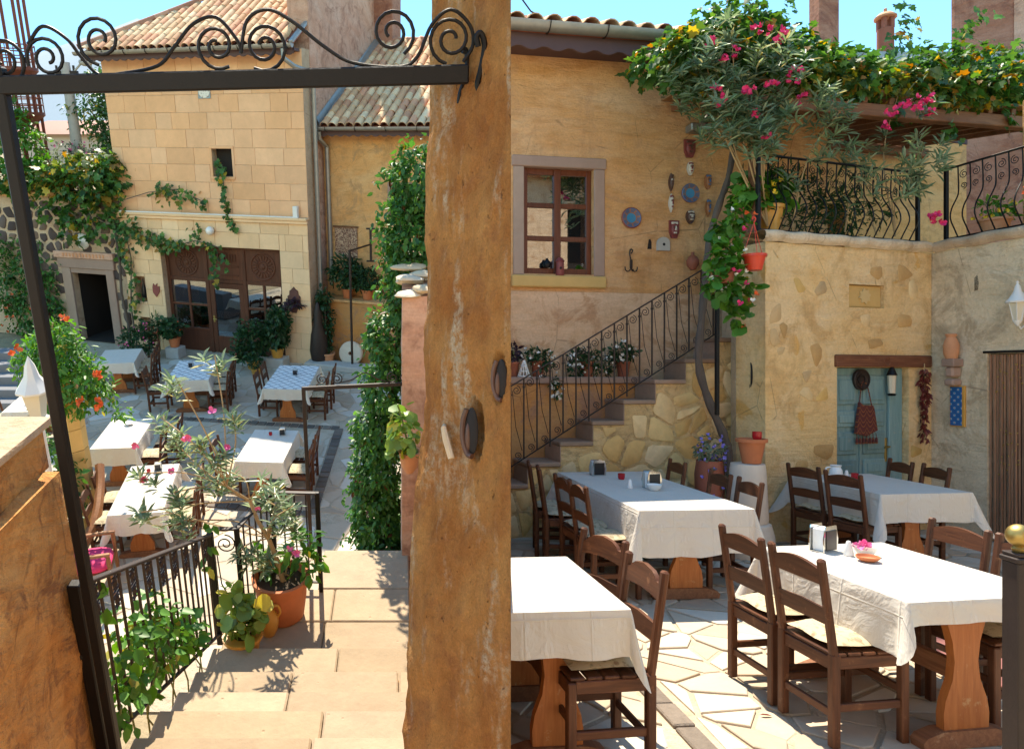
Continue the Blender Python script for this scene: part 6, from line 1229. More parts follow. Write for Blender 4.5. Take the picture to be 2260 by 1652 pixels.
# ---- balcony house with the turquoise door
BA = BAL.ang
def loc2(fr, x, y): dx, dy = x - fr.o[0], y - fr.o[1]; return (dx * fr.d[0] + dy * fr.d[1], dx * fr.n[0] + dy * fr.n[1])
bh = thing('balcony_house', 'weathered yellow plaster building with turquoise door under the balcony', 'building', BAL.p(0, 0), BA)
DH = (1.02, 2.13, -.1, 1.93)
wl_ = part(panel(MB(), 0, 2.5, 0, 3.30, 0, [DH, (1.20, 1.74, 2.62, 2.885)], .42), 'wall', 'plaster_balcony', bh, smooth=0)
q = [loc2(BAL, x, y) for x, y in ((4.0, 7.57), (4.02, 7.97), (4.09, 8.75), (5.4, 9.2), (5.4, 8.5))]; q[0] = (.004, .006); m = MB().slab([(x, y + .0) for x, y in [loc2(BAL, 4.075, 8.75), (-.0 + .002, .425), (.40, .425), loc2(BAL, 4.5, 8.9)]][::-1], 0, 3.30); part(m, 'side_wall', 'plaster_grey', bh, smooth=0)
m = MB(); n = 40
prof = [(-.02, 3.303), (-.055, 3.33), (-.07, 3.37), (-.06, 3.41), (-.03, 3.425), (.4, 3.425)]
for k in range(n + 1):
    a = -.06 + 2.56 * k / n
    for (y, z) in prof: m.v.append((a, y + .010 * sin(k * 1.3) * (y < 0), z + .006 * sin(k * .9 + z * 9)))
for k in range(n):
    for j in range(5): i0 = k * 6 + j; m.f.append((i0, i0 + 6, i0 + 7, i0 + 1))
part(m, 'coping', 'plaster_grey', bh, smooth=60)
part(MB().slab([(.02, .43), (6, .43), (6, 5), (1.6, 5), (.62, 1.4), (.5, .9)], 3.1, 3.40), 'balcony_slab', 'plaster_grey', bh, smooth=0)
pl = cells(.06, 2.44, .05, 3.2, .20, .05, 71, drop=.2, inside=lambda x, z: not (.95 < x < 2.2 and z < 2.1) and not (1.1 < x < 1.85 and 2.5 < z < 3), jit=.5); rnd.seed(5); keep = [q for q in pl if rnd.random() < .15]
lay_upright(keep, wl_, 'stone', 'inset_stone', .0, .005, rough=.003, ch=.004)
pq = part(MB().box(1.205, 1.735, .035, .1, 2.625, 2.88, .01), 'plaque', 'pillar_stone', bh, smooth=0); m = MB(); c = (1.47, 2.755); st_ = []
for k in range(16): r = .095 if k % 2 == 0 else .066; st_.append((c[0] + r * cos(pi * k / 8 + .2), c[1] + r * sin(pi * k / 8 + .2)))
part(MB().prism(st_, .018, .035), 'star', 'pillar_stone', pq, smooth=0)
part(MB().box(.98, 2.47, -.035, .12, 1.935, 2.075, .012), 'lintel', 'lintel_wood', bh); m = MB(); m.tube([(1.74 + .05 * cos(2 * pi * k / 16), -.037, 2.0 + .05 * sin(2 * pi * k / 16)) for k in range(16)], .008, 5, closed=True); m.box(1.08, 1.55, -.04, -.034, 2.01, 2.03, .002); part(m, 'lintel_carving', 'lintel_wood', bh)
dr = part(MB().box(1.03, 1.905, .10, .15, .02, 1.925, .004), 'door', 'door_paint', bh, smooth=0); part(MB().box(1.91, 2.12, .07, .15, .02, 1.925, .006), 'door_jamb', 'door_paint', bh, smooth=0); part(MB().box(1.0, 2.15, .42, .44, 0, 1.95), 'doorway_back', 'dark_room', bh)
for (x0, x1, z0, z1) in ((1.09, 1.42, 1.50, 1.84), (1.52, 1.86, 1.50, 1.84), (1.09, 1.42, 1.24, 1.43), (1.52, 1.86, 1.24, 1.43), (1.09, 1.42, .92, 1.18), (1.52, 1.86, .92, 1.18), (1.09, 1.42, .66, .86), (1.52, 1.86, .66, .86), (1.09, 1.42, .10, .58), (1.52, 1.86, .10, .58)):
    part(MB().box(x0, x1, .080, .10, z0, z1, .012).box(x0 + .05, x1 - .05, .068, .08, z0 + .05, z1 - .05, .008) if z1 - z0 > .15 else MB().box(x0, x1, .08, .1, z0, z1, .012), 'panel', 'door_paint', dr, smooth=0)
part(MB().box(1.465, 1.475, .086, .10, .1, 1.84), 'centre_bead', 'door_paint', dr); part(MB().box(1.865, 1.90, .085, .10, .82, 1.10, .004).tube([(1.882, .085, 1.0), (1.882, .04, 1.0), (1.80, .04, .99)], .010, 7), 'handle', 'brass', dr)
def bhang(mb, name, mat, label, cat, a, z, b=-.01): return solo(mb, name, mat, label, cat, BAL.p(a, z, b), BA)
m = disc(.125, .04); m.tube([(.05 * cos(2 * pi * k / 16), -.03, .05 * sin(2 * pi * k / 16)) for k in range(16)], .008, 5, closed=True); m.tube([(.10 * cos(2 * pi * k / 20), -.042, .10 * sin(2 * pi * k / 20)) for k in range(20)], .006, 5, closed=True); bhang(m, 'door_bowl', 'iron_brown', 'round dark metal bowl hung high on the turquoise door', 'bowl', 1.45, 1.79, .07)
t = thing('door_lantern', 'small dark glass lantern hung on the turquoise door', 'lantern', BAL.p(1.86, 1.60, .0), BA); part(MB().lathe([(.035, 0), (.05, .02), (.02, .03)], 10).lathe([(.06, .24), (.05, .26), (.02, .34), (.004, .38)], 10), 'frame', 'iron', t); part(MB().lathe([(.036, .03), (.045, .24)], 8, cap=False), 'glass_body', 'lantern_glass', t); part(MB().tube([(0, 0, .38), (0, .06, .42)], .005, 5), 'hook', 'iron', t)
t = thing('kilim_bag', 'red woven kilim bag with tassels hung on the turquoise door', 'bag', BAL.p(1.49, 1.15, .045), BA); m = MB(); n = 10
poly = [(-.15, .0), (.16, .04), (.11, .33), (-.09, .36)]; m.prism([(-.16, .02), (.0, -.015), (.17, .05), (.12, .30), (.10, .34), (-.05, .345), (-.10, .38), (-.13, .22)], -.03, .0); part(m, 'bag', 'kilim', t); part(MB().tube(smooth([(-.09, -.01, .37), (-.05, .0, .55), (.0, .01, .62), (.05, .0, .55), (.10, -.01, .33)]), .006, 5), 'strap', 'kilim', t)
for k in range(7): x = -.14 + .05 * k; part(MB().tube([(x, -.015, .02), (x, -.02, -.03)], .004, 4).lathe([(.004, -.03), (.014, -.045), (.016, -.10), (.004, -.105)], 6, x, -.02), 'tassel', 'kilim', t)
t = thing('pepper_string', 'string of dried red peppers hanging beside the turquoise door', 'peppers', BAL.p(2.30, 1.08, -.06), BA); p_, d_, n_, s_ = [], [], [], []
for k in range(230): z = rnd.random() ** .8 * .84; w = .02 + .055 * z; p_.append((rnd.gauss(0, w * .5), rnd.gauss(0, .018), z)); d_.append((rnd.gauss(0, .6), rnd.gauss(-.2, .4), -.7)); n_.append((rnd.gauss(0, .5), -1, .2)); s_.append(rnd.uniform(.05, .085))
obj('pepper_cluster', leaf_mesh('pepper_cluster', p_, d_, n_, s_, 'lance', 'pepper', 2.2), t); part(MB().tube([(0, 0, 0), (0, 0, .90)], .006, 5), 'cord', 'stem', t)
m = MB().tube(smooth([(-.03, 0, -.16), (-.06, 0, -.05), (-.05, 0, .08), (0, 0, .16), (.05, 0, .08), (.06, 0, -.05), (.03, 0, -.16)]), .012, 6); m.box(-.03, .03, -.02, .02, -.16, -.12).box(-.012, .012, -.015, .015, -.10, .06).tube([(0, 0, .16), (0, 0, .24)], .006, 5); solo(m, 'wall_horseshoe', 'iron', 'dark iron wall ornament on the shaded side of the balcony building', 'ornament', (3.96, 7.80, 1.86), radians(70))

# ---- grey wall with the bead curtain
RA = RGT.ang
rg = thing('grey_wall', 'stained grey plaster wall at the right with a curtained doorway', 'wall', RGT.p(0, 0), RA)
gw = part(panel(MB(), -.3, 4.2, 0, 3.30, 0, [(.64, 1.75, -.1, 2.08)], .4), 'wall', 'plaster_grey', rg, smooth=0); m = MB(); n = 50
for k in range(n + 1):
    a = .06 + 4.1 * k / n
    for (y, z) in prof: m.v.append((a, y + .012 * sin(k * 1.7) * (y < 0), z + .008 * sin(k * 1.1 + z * 9)))
for k in range(n):
    for j in range(5): i0 = k * 6 + j; m.f.append((i0, i0 + 6, i0 + 7, i0 + 1))
part(m, 'coping', 'mortar_pale', rg, smooth=60); part(MB().box(.60, 1.80, -.012, .05, 2.083, 2.11), 'lintel_strip', 'iron', rg); part(MB().box(.64, 1.75, .42, .44, 0, 2.1), 'doorway_back', 'dark_room', rg)
bc = thing('bead_curtain', 'brown bead curtain with gold beads hanging in the right doorway', 'curtain', RGT.p(0, 0), RA)
for k in range(44):
    a = .655 + k * .0245; part(MB().tube([(a, .03 + .012 * sin(k * 2.1), .03), (a + .004 * sin(k), .03 + .012 * sin(k * 2.1), 1.0), (a, .03 + .008 * sin(k * 2.1), 2.07)], .0105, 5), 'strand', 'board_brown', bc)
p_ = [(.72 + rnd.random() * .6, .012, rnd.choice((1.2, 1.75, 1.9, 1.0)) + rnd.gauss(0, .12)) for _ in range(90)]; m = MB()
for p in p_: m.ball(p, .009, 6, 4)
tag(part(m, 'gold_beads', 'brass', bc), kind='stuff')
t = thing('wall_lantern', 'white metal wall lantern at the right edge above the bead curtain', 'lantern', RGT.p(1.05, 2.40, -.14), RA); t.scale = (.72, .72, .72); part(MB().lathe([(.05, .02), (.10, .28)], 6, cap=False), 'glass_body', 'lantern_glass', t, smooth=20); part(MB().lathe([(.135, .28), (.14, .30), (.10, .35), (.05, .44), (.03, .52), (.012, .56), (.02, .58), (.001, .60)], 12), 'lantern_roof', 'white_metal', t, smooth=25); part(MB().lathe([(.01, -.06), (.03, -.03), (.05, 0), (.055, .02), (.03, .025)], 12), 'lantern_base', 'white_metal', t, smooth=25)
for k in range(6): a = 2 * pi * k / 6; part(MB().bar((.052 * cos(a), .052 * sin(a), .02), (.102 * cos(a), .102 * sin(a), .28), .010, .010), 'bar', 'white_metal', t)
part(MB().tube([(0, 0, -.02), (0, .06, -.10), (0, .14, -.04)], .012, 6), 'bracket', 'white_metal', t)
t = thing('vase_bracket', 'carved clay vase on a small stone bracket on the grey wall', 'vase', RGT.p(.31, 1.92, -.09), RA); part(MB().box(-.075, .075, -.06, .09, .02, .11, .01).box(-.05, .05, -.04, .09, -.10, .02, .02).box(-.06, .06, -.045, .09, -.2, -.12, .02), 'bracket', 'frame_stone', t); part(MB().lathe([(.055, .11), (.075, .17), (.08, .26), (.06, .33), (.045, .36), (.06, .39), (.05, .40)], 14), 'body', 'terracotta_pale', t)
t = thing('tile_panel', 'narrow panel of blue patterned tiles in a yellow frame', 'tile panel', RGT.p(.325, 1.485, -.01), RA); part(MB().box(-.085, .085, -.02, .01, -.235, .235, .004), 'frame', 'ochre_glaze', t); part(MB().box(-.072, .06, -.026, -.02, -.222, .222), 'tiles', 'tile_blue', t)
hang(MB().prism([(-.02, -.09), (.02, -.08), (.028, 0), (.012, .09), (-.02, .06)], -.004, .02), 'wall_hollow', 'dark_room', 'dark narrow hollow in the upper grey wall', 'hollow', .52, 2.88, .004, None, RA, RGT)

# ---- balcony railings, terrace behind, pergola
def belly_rail(name, label, fr, a0, a1, step, scrolls, z0=3.43, h=.86):
    t = thing(name, label, 'railing', fr.p(0, 0, .12), fr.ang)
    part(MB().bar((a0, 0, z0 + h), (a1, 0, z0 + h), .04, .016, .003), 'handrail', 'iron', t); part(MB().bar((a0, 0, z0 + .03), (a1, 0, z0 + .03), .03, .014), 'bottom_rail', 'iron', t)
    for a in (a0, a1): part(MB().box(a - .02, a + .02, -.02, .02, z0, z0 + h + .02, .004), 'post', 'iron', t)
    k = int((a1 - a0) / step)
    for i in range(1, k):
        a = a0 + (a1 - a0) * i / k; part(MB().tube(smooth([(a, 0, z0 + .03), (a, -.05, z0 + .12), (a, -.11, z0 + .24), (a, -.09, z0 + .36), (a, -.02, z0 + .48), (a, .01, z0 + .58), (a, 0, z0 + h)], 3), .008, 5), 'baluster', 'iron', t)
        if scrolls: part(MB().tube(spiral(a + step * .5, z0 + h - .11, .05, 1.6, pi / 2, .2, 1 if i % 2 else -1, 18), .005, 4), 'scroll', 'iron', t); part(MB().tube(spiral(a + step * .5, z0 + h - .24, .04, 1.6, -pi / 2, .2, 1 if i % 2 else -1, 18), .005, 4), 'scroll', 'iron', t)
    return t
belly_rail('balcony_railing', 'bellied wrought-iron balcony railing above the turquoise door', BAL, .02, 2.44, .135, True)
belly_rail('balcony_railing', 'bellied wrought-iron railing on the grey wall at the right', RGT, .08, 3.4, .135, True)
up = thing('upper_house', 'tan plaster upper wall with dark openings behind the balcony', 'house', BAL.p(0, 3.41, 2.9), BA)
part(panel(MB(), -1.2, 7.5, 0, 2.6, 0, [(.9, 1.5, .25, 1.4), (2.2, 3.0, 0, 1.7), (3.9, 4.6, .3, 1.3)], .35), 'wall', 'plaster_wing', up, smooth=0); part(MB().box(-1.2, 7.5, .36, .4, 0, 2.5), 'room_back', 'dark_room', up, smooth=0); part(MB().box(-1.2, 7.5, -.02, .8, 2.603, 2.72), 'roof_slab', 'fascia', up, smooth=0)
t = thing('upper_pillar', 'ochre plaster pillar and wall at the right end of the pergola', 'pillar', RGT.p(.75, 3.41, .75), RA); part(MB().box(-.3, 2.5, 0, .5, 0, 1.62, .02), 'wall', 'plaster_wing', t, smooth=0)
pg = thing('pergola', 'brown timber pergola roof over the balcony', 'pergola', BAL.p(0, 0), BA)
part(MB().bar((-.3, .15, 4.86), (5.6, .15, 5.17), .12, .15, .01), 'front_beam', 'beam_wood', pg); part(MB().bar((-.3, 2.7, 5.52), (6.2, 2.7, 5.66), .12, .14, .01), 'rear_beam', 'beam_wood', pg)
for i in range(14): a = -.1 + i * .42; part(MB().bar((a, .1, 4.98 + .022 * i), (a + .25, 2.8, 5.62 + .01 * i), .07, .10, .006), 'joist', 'beam_wood', pg)
for i in range(11): b = .2 + i * .24; part(MB().bar((-.3 + b * .09, b, 5.055 + b * .235), (5.9 + b * .09, b, 5.34 + b * .235), .215, .018), 'board', 'joist_wood', pg)
for a in (.06, 5.3): part(MB().box(a - .05, a + .05, .16, .26, 3.43, 4.83 + .053 * a, .008), 'post', 'beam_wood', pg)
t = thing('pergola_vine', 'thick grape vine with yellow and green leaves spread over the pergola', 'vine', BAL.p(-.08, .06, .20), BA); VB = []
for i in range(15):
    a = -.95 + i * .40; z = 5.20 + .018 * i + .07 * sin(i * 1.7); VB.append(((a, -.05 + .1 * sin(i), z), (.34, .28, .24 + .07 * sin(i * 2.3)))); VB.append(((a + .2, .5, z + .14 + .07 * sin(i * 1.1)), (.38, .4, .20)))
VB += [((-.75, -.05, 5.05), (.3, .25, .3)), ((-.5, -.05, 5.45), (.34, .28, .26)), ((-.1, 0, 5.62), (.34, .28, .26)), ((.35, .1, 5.66), (.32, .28, .26)), ((.8, .1, 5.62), (.28, .28, .2)), ((1.2, .1, 5.5), (.28, .25, .2)), ((2.9, .1, 5.75), (.22, .2, .24)), ((3.35, .1, 5.72), (.3, .25, .26)), ((3.9, .2, 5.85), (.28, .25, .26)), ((4.5, .2, 5.9), (.34, .3, .3)), ((.2, .05, 5.9), (.12, .12, .16)), ((-.35, .0, 5.85), (.1, .1, .14))]
foliage('foliage', t, 'leaf_vine', 15000, VB, .088, 'vine', .55, .3)
foliage('autumn_leaves', t, 'leaf_vine_autumn', 2400, [((-.5, -.1, 5.2), (.7, .3, .28)), ((.5, -.1, 5.12), (.8, .28, .22)), ((1.6, -.1, 5.2), (.8, .25, .2)), ((3.0, -.1, 5.3), (1.0, .25, .25)), ((-.2, -.1, 4.9), (.5, .2, .2))], .085, 'vine', .6, .3)
creeper('leaves', t, 'leaf_vine', [[(2.2, .1, 5.6), (2.45, .1, 5.95), (2.5, .1, 6.1)], [(2.75, .1, 6.0), (2.55, .1, 6.25), (2.5, .1, 6.42)], [(3.5, .1, 6.1), (3.75, .1, 6.3), (3.95, .1, 6.45)], [(3.0, -.12, 5.05), (3.05, -.12, 4.8), (3.0, -.12, 4.62)], [(2.1, -.12, 5.0), (2.2, -.1, 4.8)], [(.2, .1, 5.9), (.15, .1, 6.2)], [(.75, .1, 6.0), (.8, .1, 6.25)], [(-.85, -.1, 5.3), (-1.1, -.1, 5.15)], [(4.0, -.1, 5.2), (4.1, -.1, 4.9)]], .10, .035, .05, per=2)
part(MB().tube([(-.4, .2, 4.6), (0, .2, 5.1), (1.5, .2, 5.3), (4.2, .3, 5.5)], [.04, .03, .025, .015], 7), 'stem', 'bark', t)
t = thing('balcony_oleander', 'tall grey-green oleander with pink flowers on the balcony', 'oleander', BAL.p(0, 3.43, .22), BA)
cl = [(-.51, 5.0, 8), (-.99, 5.12, 7), (-.01, 4.78, 7), (-.26, 5.34, 6), (.71, 4.5, 2), (1.4, 4.5, 2), (1.9, 4.72, 3), (2.5, 4.34, 3), (2.1, 4.9, 3), (.38, 5.0, 3), (-.93, 4.65, 6), (-.55, 4.5, 7), (-.75, 4.85, 8), (-.2, 4.95, 8), (-.4, 4.75, 7), (.05, 4.45, 5), (-.25, 4.35, 4), (.2, 4.5, 3), (.55, 4.8, 3), (1.0, 4.65, 2), (1.25, 4.28, 2), (1.7, 4.4, 2), (2.25, 4.5, 2), (-.7, 5.25, 4), (.1, 5.2, 4), (-.3, 4.6, 4), (1.95, 4.1, 1), (.9, 4.9, 2), (1.6, 3.9, 1), (2.3, 4.1, 1)]
TP = []; m = MB()
for (a, z, k_) in cl:
    for _ in range(k_): TP.append(Vector((a + rnd.gauss(0, .17), rnd.gauss(-.30, .16), z - 3.43 + rnd.gauss(0, .14))))
roots = [Vector((x, 0, .1)) for x in (.25, .6, 1.0, 1.4, 1.9, 2.2)]
for p in TP[::5]: r = min(roots, key=lambda q: abs(q.x - p.x)); m.tube(smooth([r, r.lerp(p, .5) + Vector((rnd.uniform(-.1, .1), .1, .12)), p], 4), [.011 - .0009 * i for i in range(9)], 5)
part(m, 'branches', 'stem', t); PP, AA = [], []
for p in TP:
    ax = Vector(((p.x - .8) * .25 + rnd.gauss(0, .35), -.3 + rnd.gauss(0, .35), .8))
    for k in range(4): PP.append(p - ax.normalized() * .06 * k + Vector((rnd.gauss(0, .05), rnd.gauss(0, .05), rnd.gauss(0, .04)))); AA.append(ax)
a, b, c, d = rosettes(PP, AA, 8, .15, .8, .3); obj('foliage', leaf_mesh('foliage', a, b, c, d, 'lance', 'leaf_oleander', 1.0), t)
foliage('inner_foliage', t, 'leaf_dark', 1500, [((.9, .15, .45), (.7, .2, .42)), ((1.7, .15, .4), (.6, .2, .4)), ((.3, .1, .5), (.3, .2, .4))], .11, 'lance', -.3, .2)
fc = [(-.95, 5.22), (-.72, 5.14), (-.78, 5.06), (-.42, 5.42), (-.28, 5.40), (-.15, 5.35), (-.05, 5.42), (.05, 5.05), (.12, 5.0), (-.9, 4.72), (-.85, 4.62), (-.2, 4.88), (-.42, 4.55), (-.5, 4.78), (1.75, 4.92), (1.95, 4.95), (1.9, 4.85), (2.05, 4.98), (2.1, 4.9), (1.62, 4.85), (1.5, 4.78), (2.12, 4.82), (1.4, 4.62), (2.08, 3.62), (2.14, 3.68), (2.18, 3.6), (-.3, 4.35), (.25, 4.8)]
FP = [Vector((a_ + rnd.gauss(0, .035), -.50 + rnd.gauss(0, .04), z_ - 3.43 + rnd.gauss(0, .03))) for a_, z_ in fc for _ in range(4)]; flowers('blossoms', t, 'petal_pink', FP, .048)

# ---- pots on and under the balcony
t = thing('square_pot', 'ochre clay pot with leafy green plant at the balcony corner', 'potted plant', BAL.p(.36, 3.44, .30), BA); part(MB().lathe([(.10, 0), (.145, .30), (.16, .30), (.16, .34), (.13, .34), (.12, .3)], 20), 'pot', 'ochre_glaze', t); foliage('foliage', t, 'leaf_trumpet', 420, [((.05, 0, .50), (.2, .16, .2)), ((-.2, -.05, .45), (.14, .12, .2))], .10, 'round', .5); flowers('blossoms', t, 'petal_yellow', [(-.16, -.2, .52), (-.14, -.22, .44), (-.05, -.2, .58)], .05)
t = thing('dark_clay_pot', 'dark red clay pot beside the ochre pot at the balcony corner', 'potted plant', BAL.p(.10, 3.44, .30), BA); part(MB().lathe([(.085, 0), (.115, .27), (.125, .27), (.125, .31), (.1, .31)], 18), 'pot', 'terracotta_dark', t); foliage('foliage', t, 'leaf_trumpet', 200, [((-.08, 0, .45), (.16, .14, .18))], .09, 'round', .5)
for (a, lab, mt, fm) in ((.45, 'terracotta pot with yellow flowers behind the right railing', 'terracotta_pale', 'petal_yellow'), (.95, 'brown trough with red flowers behind the right railing', 'terracotta_dark', 'petal_orange')): potted(lab, RGT.p(a, 3.43, .36), .15, .2, mt, 'leaf_trumpet', 150, [((0, 0, .32), (.2, .14, .14))], .07, fl=14, flmat=fm)
t = thing('hanging_red_pot', 'red plastic pot hanging on cords below the balcony corner', 'hanging pot', BAL.p(-.40, 2.93, -.25), BA); part(MB().lathe([(.075, 0), (.11, .14), (.125, .14), (.125, .165), (.105, .165), (.1, .13)], 20), 'pot', 'plastic_red', t)
for k in range(3): a = 2 * pi * k / 3; part(MB().tube([(.11 * cos(a), .11 * sin(a), .16), (0, 0, .50)], .004, 4), 'cord', 'plastic_red', t)
part(MB().tube(smooth([(0, 0, .50), (.02, 0, .54), (-.01, 0, .56), (-.02, 0, .53)]), .008, 5), 'hook', 'plastic_red', t)
t = thing('hanging_geranium', 'hanging geranium with pink and orange flowers at the top of the stair', 'geranium', BAL.p(-.66, 2.80, -.12), BA); GB_ = [((0, 0, .25), (.2, .15, .22)), ((.12, 0, -.05), (.22, .16, .2)), ((-.1, 0, .0), (.14, .12, .2)), ((.2, 0, -.3), (.13, .12, .16)), ((.05, .0, .55), (.16, .12, .2)), ((.25, .05, .75), (.1, .1, .15))]
foliage('foliage', t, 'leaf_trumpet', 620, GB_, .085, 'round', .5, .3); part(MB().lathe([(.08, .0), (.11, .15), (.1, .15)], 14), 'pot', 'terracotta_dark', t); P, O = scatter(12, GB_, .98); flowers('blossoms', t, 'petal_pink', P - np.array([0, .04, 0]), .04); P, O = scatter(8, GB_, .98); flowers('orange_blossoms', t, 'petal_orange', P - np.array([0, .05, 0]), .04); P, O = scatter(12, GB_, .98); flowers('white_blossoms', t, 'petal_white', P - np.array([0, .05, 0]), .035)
part(MB().tube([(.0, 0, .1), (.05, 0, .5), (.25, .05, .9)], .008, 5).tube([(.0, 0, .0), (.12, 0, -.1), (.2, 0, -.35)], .006, 5), 'stems', 'stem_green', t)
solo(MB().box(-.02, .02, -.02, .02, 0, 2.1, .004), 'newel_post', 'iron', 'black iron newel post at the top of the stair', 'post', BAL.p(-.42, 1.4, .25), BA)
t = thing('column_pedestal', 'pale marble column stump standing by the stair wall', 'column', (3.57, 7.10, 0)); part(MB().lathe([(.25, 0), (.26, .06), (.25, .22), (.22, .33), (.19, .345)], 22), 'base', 'marble', t); part(MB().lathe([(.19, .348), (.195, .38), (.17, .88), (.16, .94), (.001, .945)], 24), 'shaft', 'marble', t)
solo(MB().lathe(pot_prof(.135, .25, 1.12, .66), 20), 'clay_pot', 'terracotta', 'empty terracotta pot on the marble column', 'pot', (3.60, 7.08, .947)); glass_pot('red candle glass in the pot on the marble column', (3.64, 7.05, 1.19), .045, .08)
t = thing('blue_trailer', 'trailing plant with small blue flowers beside the marble column', 'plant', (3.27, 7.30, .0)); BB = [((0, 0, 1.05), (.17, .14, .16)), ((.02, -.04, .8), (.13, .12, .22)), ((.05, -.05, .55), (.08, .08, .16))]; foliage('foliage', t, 'leaf_grey', 800, BB, .045, 'ovate', .6, .3); P, O = scatter(60, BB, .97); flowers('blossoms', t, 'petal_blue', P - np.array([0, .03, 0]), .024); part(MB().lathe([(.1, .0), (.14, .4), (.15, .8), (.13, .95), (.11, .9)], 14), 'pot', 'terracotta_dark', t)

# ---- far background above the balcony
t = thing('red_tower', 'tall reddish plaster tower at the top right corner', 'tower', (11.15, 14, 0), R_(-41)); part(MB().box(0, 4, 0, 4, 0, 12, .05), 'wall', 'plaster_red', t, smooth=0); part(MB().box(.95, 1.25, -.03, 0, 0, 12), 'pale_band', 'plaster_pink', t, smooth=0)
t = thing('roof_chimney', 'slim clay chimney with a domed cap on the skyline', 'chimney', (9.82, 14, 7.9)); part(MB().lathe([(.22, 0), (.2, .45), (.15, .5), (.15, .9)], 14), 'shaft', 'terracotta_dark', t)
for k in range(4): a = pi / 4 + k * pi / 2; part(MB().box(.11 * cos(a) - .035, .11 * cos(a) + .035, .11 * sin(a) - .035, .11 * sin(a) + .035, .9, 1.12), 'cap_post', 'terracotta_dark', t)
part(MB().lathe([(.2, 1.12), (.2, 1.15), (.12, 1.22), (.03, 1.26), (.03, 1.32), (.001, 1.34)], 14), 'cap', 'terracotta_pale', t)
solo(MB().box(-.20, .20, 0, .4, 0, 10.5, .03), 'skyline_stack', 'plaster_red', 'square reddish chimney stack rising behind the vine', 'chimney', (8.70, 14, 0))
t = thing('back_house', 'low grey-roofed house behind the pergola vine', 'house', (6.6, 13.2, 0)); part(MB().box(0, 6, 0, 3, 0, 7.6), 'wall', 'plaster_red', t, smooth=0); part(MB().box(-.2, 6.2, -.2, 3.2, 7.603, 7.9), 'roof', 'zinc', t, smooth=0)

# ---- tables, chairs and things on them
def at(c, rz, x, y): return (c[0] + x * cos(rz) - y * sin(rz), c[1] + x * sin(rz) + y * cos(rz))
FL = .012
CH[0] = CH[1] = None
def rchair(label, x, y, rz, style): chair('wooden chair ' + label, (x, y, FL), rz, style, 'wooden chairs around the lower courtyard tables')
GT, GC = 'trestle tables of the courtyards', 'white tablecloths'
cA, rA = (.725, 3.62), R_(4.5); make_table('trestle table with white cloth beside the tufa wall', (*cA, FL), rA, .30, .46, .14, GT, .755, .75); make_cloth('white sprigged tablecloth on the table beside the tufa wall', (*cA, FL), rA, .306, .466, .21, .761, 3, 'cloth', GC, (0, 0, 0, 0), .7, fold=.7)
rchair('nearer one right of the table beside the tufa wall', .95, 3.36, R_(97), 'notch'); rchair('farther one right of the table beside the tufa wall', .93, 3.86, R_(112), 'notch')
cB, rB = (2.30, 6.60), R_(4); make_table('long trestle table with white cloth before the rubble stair', (*cB, FL), rB, .47, 1.08, .2, GT, .755, .85); make_cloth('white tablecloth on the long table before the rubble stair', (*cB, FL), rB, .476, 1.086, .34, .761, 7, 'cloth', GC, (0, 0, .02, 0), .42)
for k, (y, txt) in enumerate(((-.72, 'nearest of four on the left of the long table'), (-.30, 'second nearest of four on the left of the long table'), (.25, 'third of four on the left of the long table'), (.62, 'farthest of four on the left of the long table'))): p = at(cB, rB, -.60 - .05 * (k > 1), y); rchair(txt, *p, rB - R_(90 + (12 if k > 1 else -3)), 'notch')
for y, txt in ((-.62, 'nearest on the right of the long table'), (-.14, 'middle one on the right of the long table'), (.72, 'farthest on the right of the long table')): p = at(cB, rB, .45, y); rchair(txt, *p, rB + R_(88), 'arch')
cC, rC = (4.72, 6.88), R_(6); make_table('trestle table with white cloth before the turquoise door', (*cC, FL), rC, .455, .60, .18, GT, .755, .8); make_cloth('white tablecloth on the table before the turquoise door', (*cC, FL), rC, .461, .606, .26, .761, 11, 'cloth', GC, (.03, 0, .0, 0), .55)
for y, txt in ((-.32, 'nearer one left of the table before the turquoise door'), (.22, 'farther one left of the table before the turquoise door')): p = at(cC, rC, -.38, y); rchair(txt, *p, rC - R_(80), 'arch')
for y, txt in ((.05, 'nearer one right of the table before the turquoise door'), (.48, 'farther one right of the table before the turquoise door')): p = at(cC, rC, .42, y); rchair(txt, *p, rC + R_(80), 'arch')
cD, rD = (2.752, 3.863), R_(8); make_table('trestle table with white cloth nearest the brass-topped post', (*cD, FL), rD, .425, .53, .12, GT, .755, .78); make_cloth('white sprigged tablecloth on the table nearest the brass-topped post', (*cD, FL), rD, .431, .536, .27, .761, 19, 'cloth', GC, (.0, .0, -.16, 0), .30)
for y, txt in ((-.17, 'nearer one left of the table by the brass-topped post'), (.28, 'farther one left of the table by the brass-topped post')): p = at(cD, rD, -.47, y); rchair(txt, *p, rD - R_(90), 'arch')
for y, txt in ((-.16, 'nearer one right of the table by the brass-topped post'), (.27, 'farther one right of the table by the brass-topped post')): p = at(cD, rD, .45, y); rchair(txt, *p, rD + R_(90), 'arch')
ZT = .775
def on(c, rz, x, y): return (*at(c, rz, x, y), ZT)
napkin_box('chrome napkin holder, farther one on the long table', on(cB, rB, -.12, .82), .1, 1.3); napkin_box('chrome napkin holder, nearer one on the long table', on(cB, rB, .10, -.02), .25, 1.3); glass_pot('red candle glass on the long table', on(cB, rB, .02, .52), .035, .06)
napkin_box('chrome napkin holder on the table by the brass-topped post', on(cD, rD, -.10, .40), .5, 1.25)
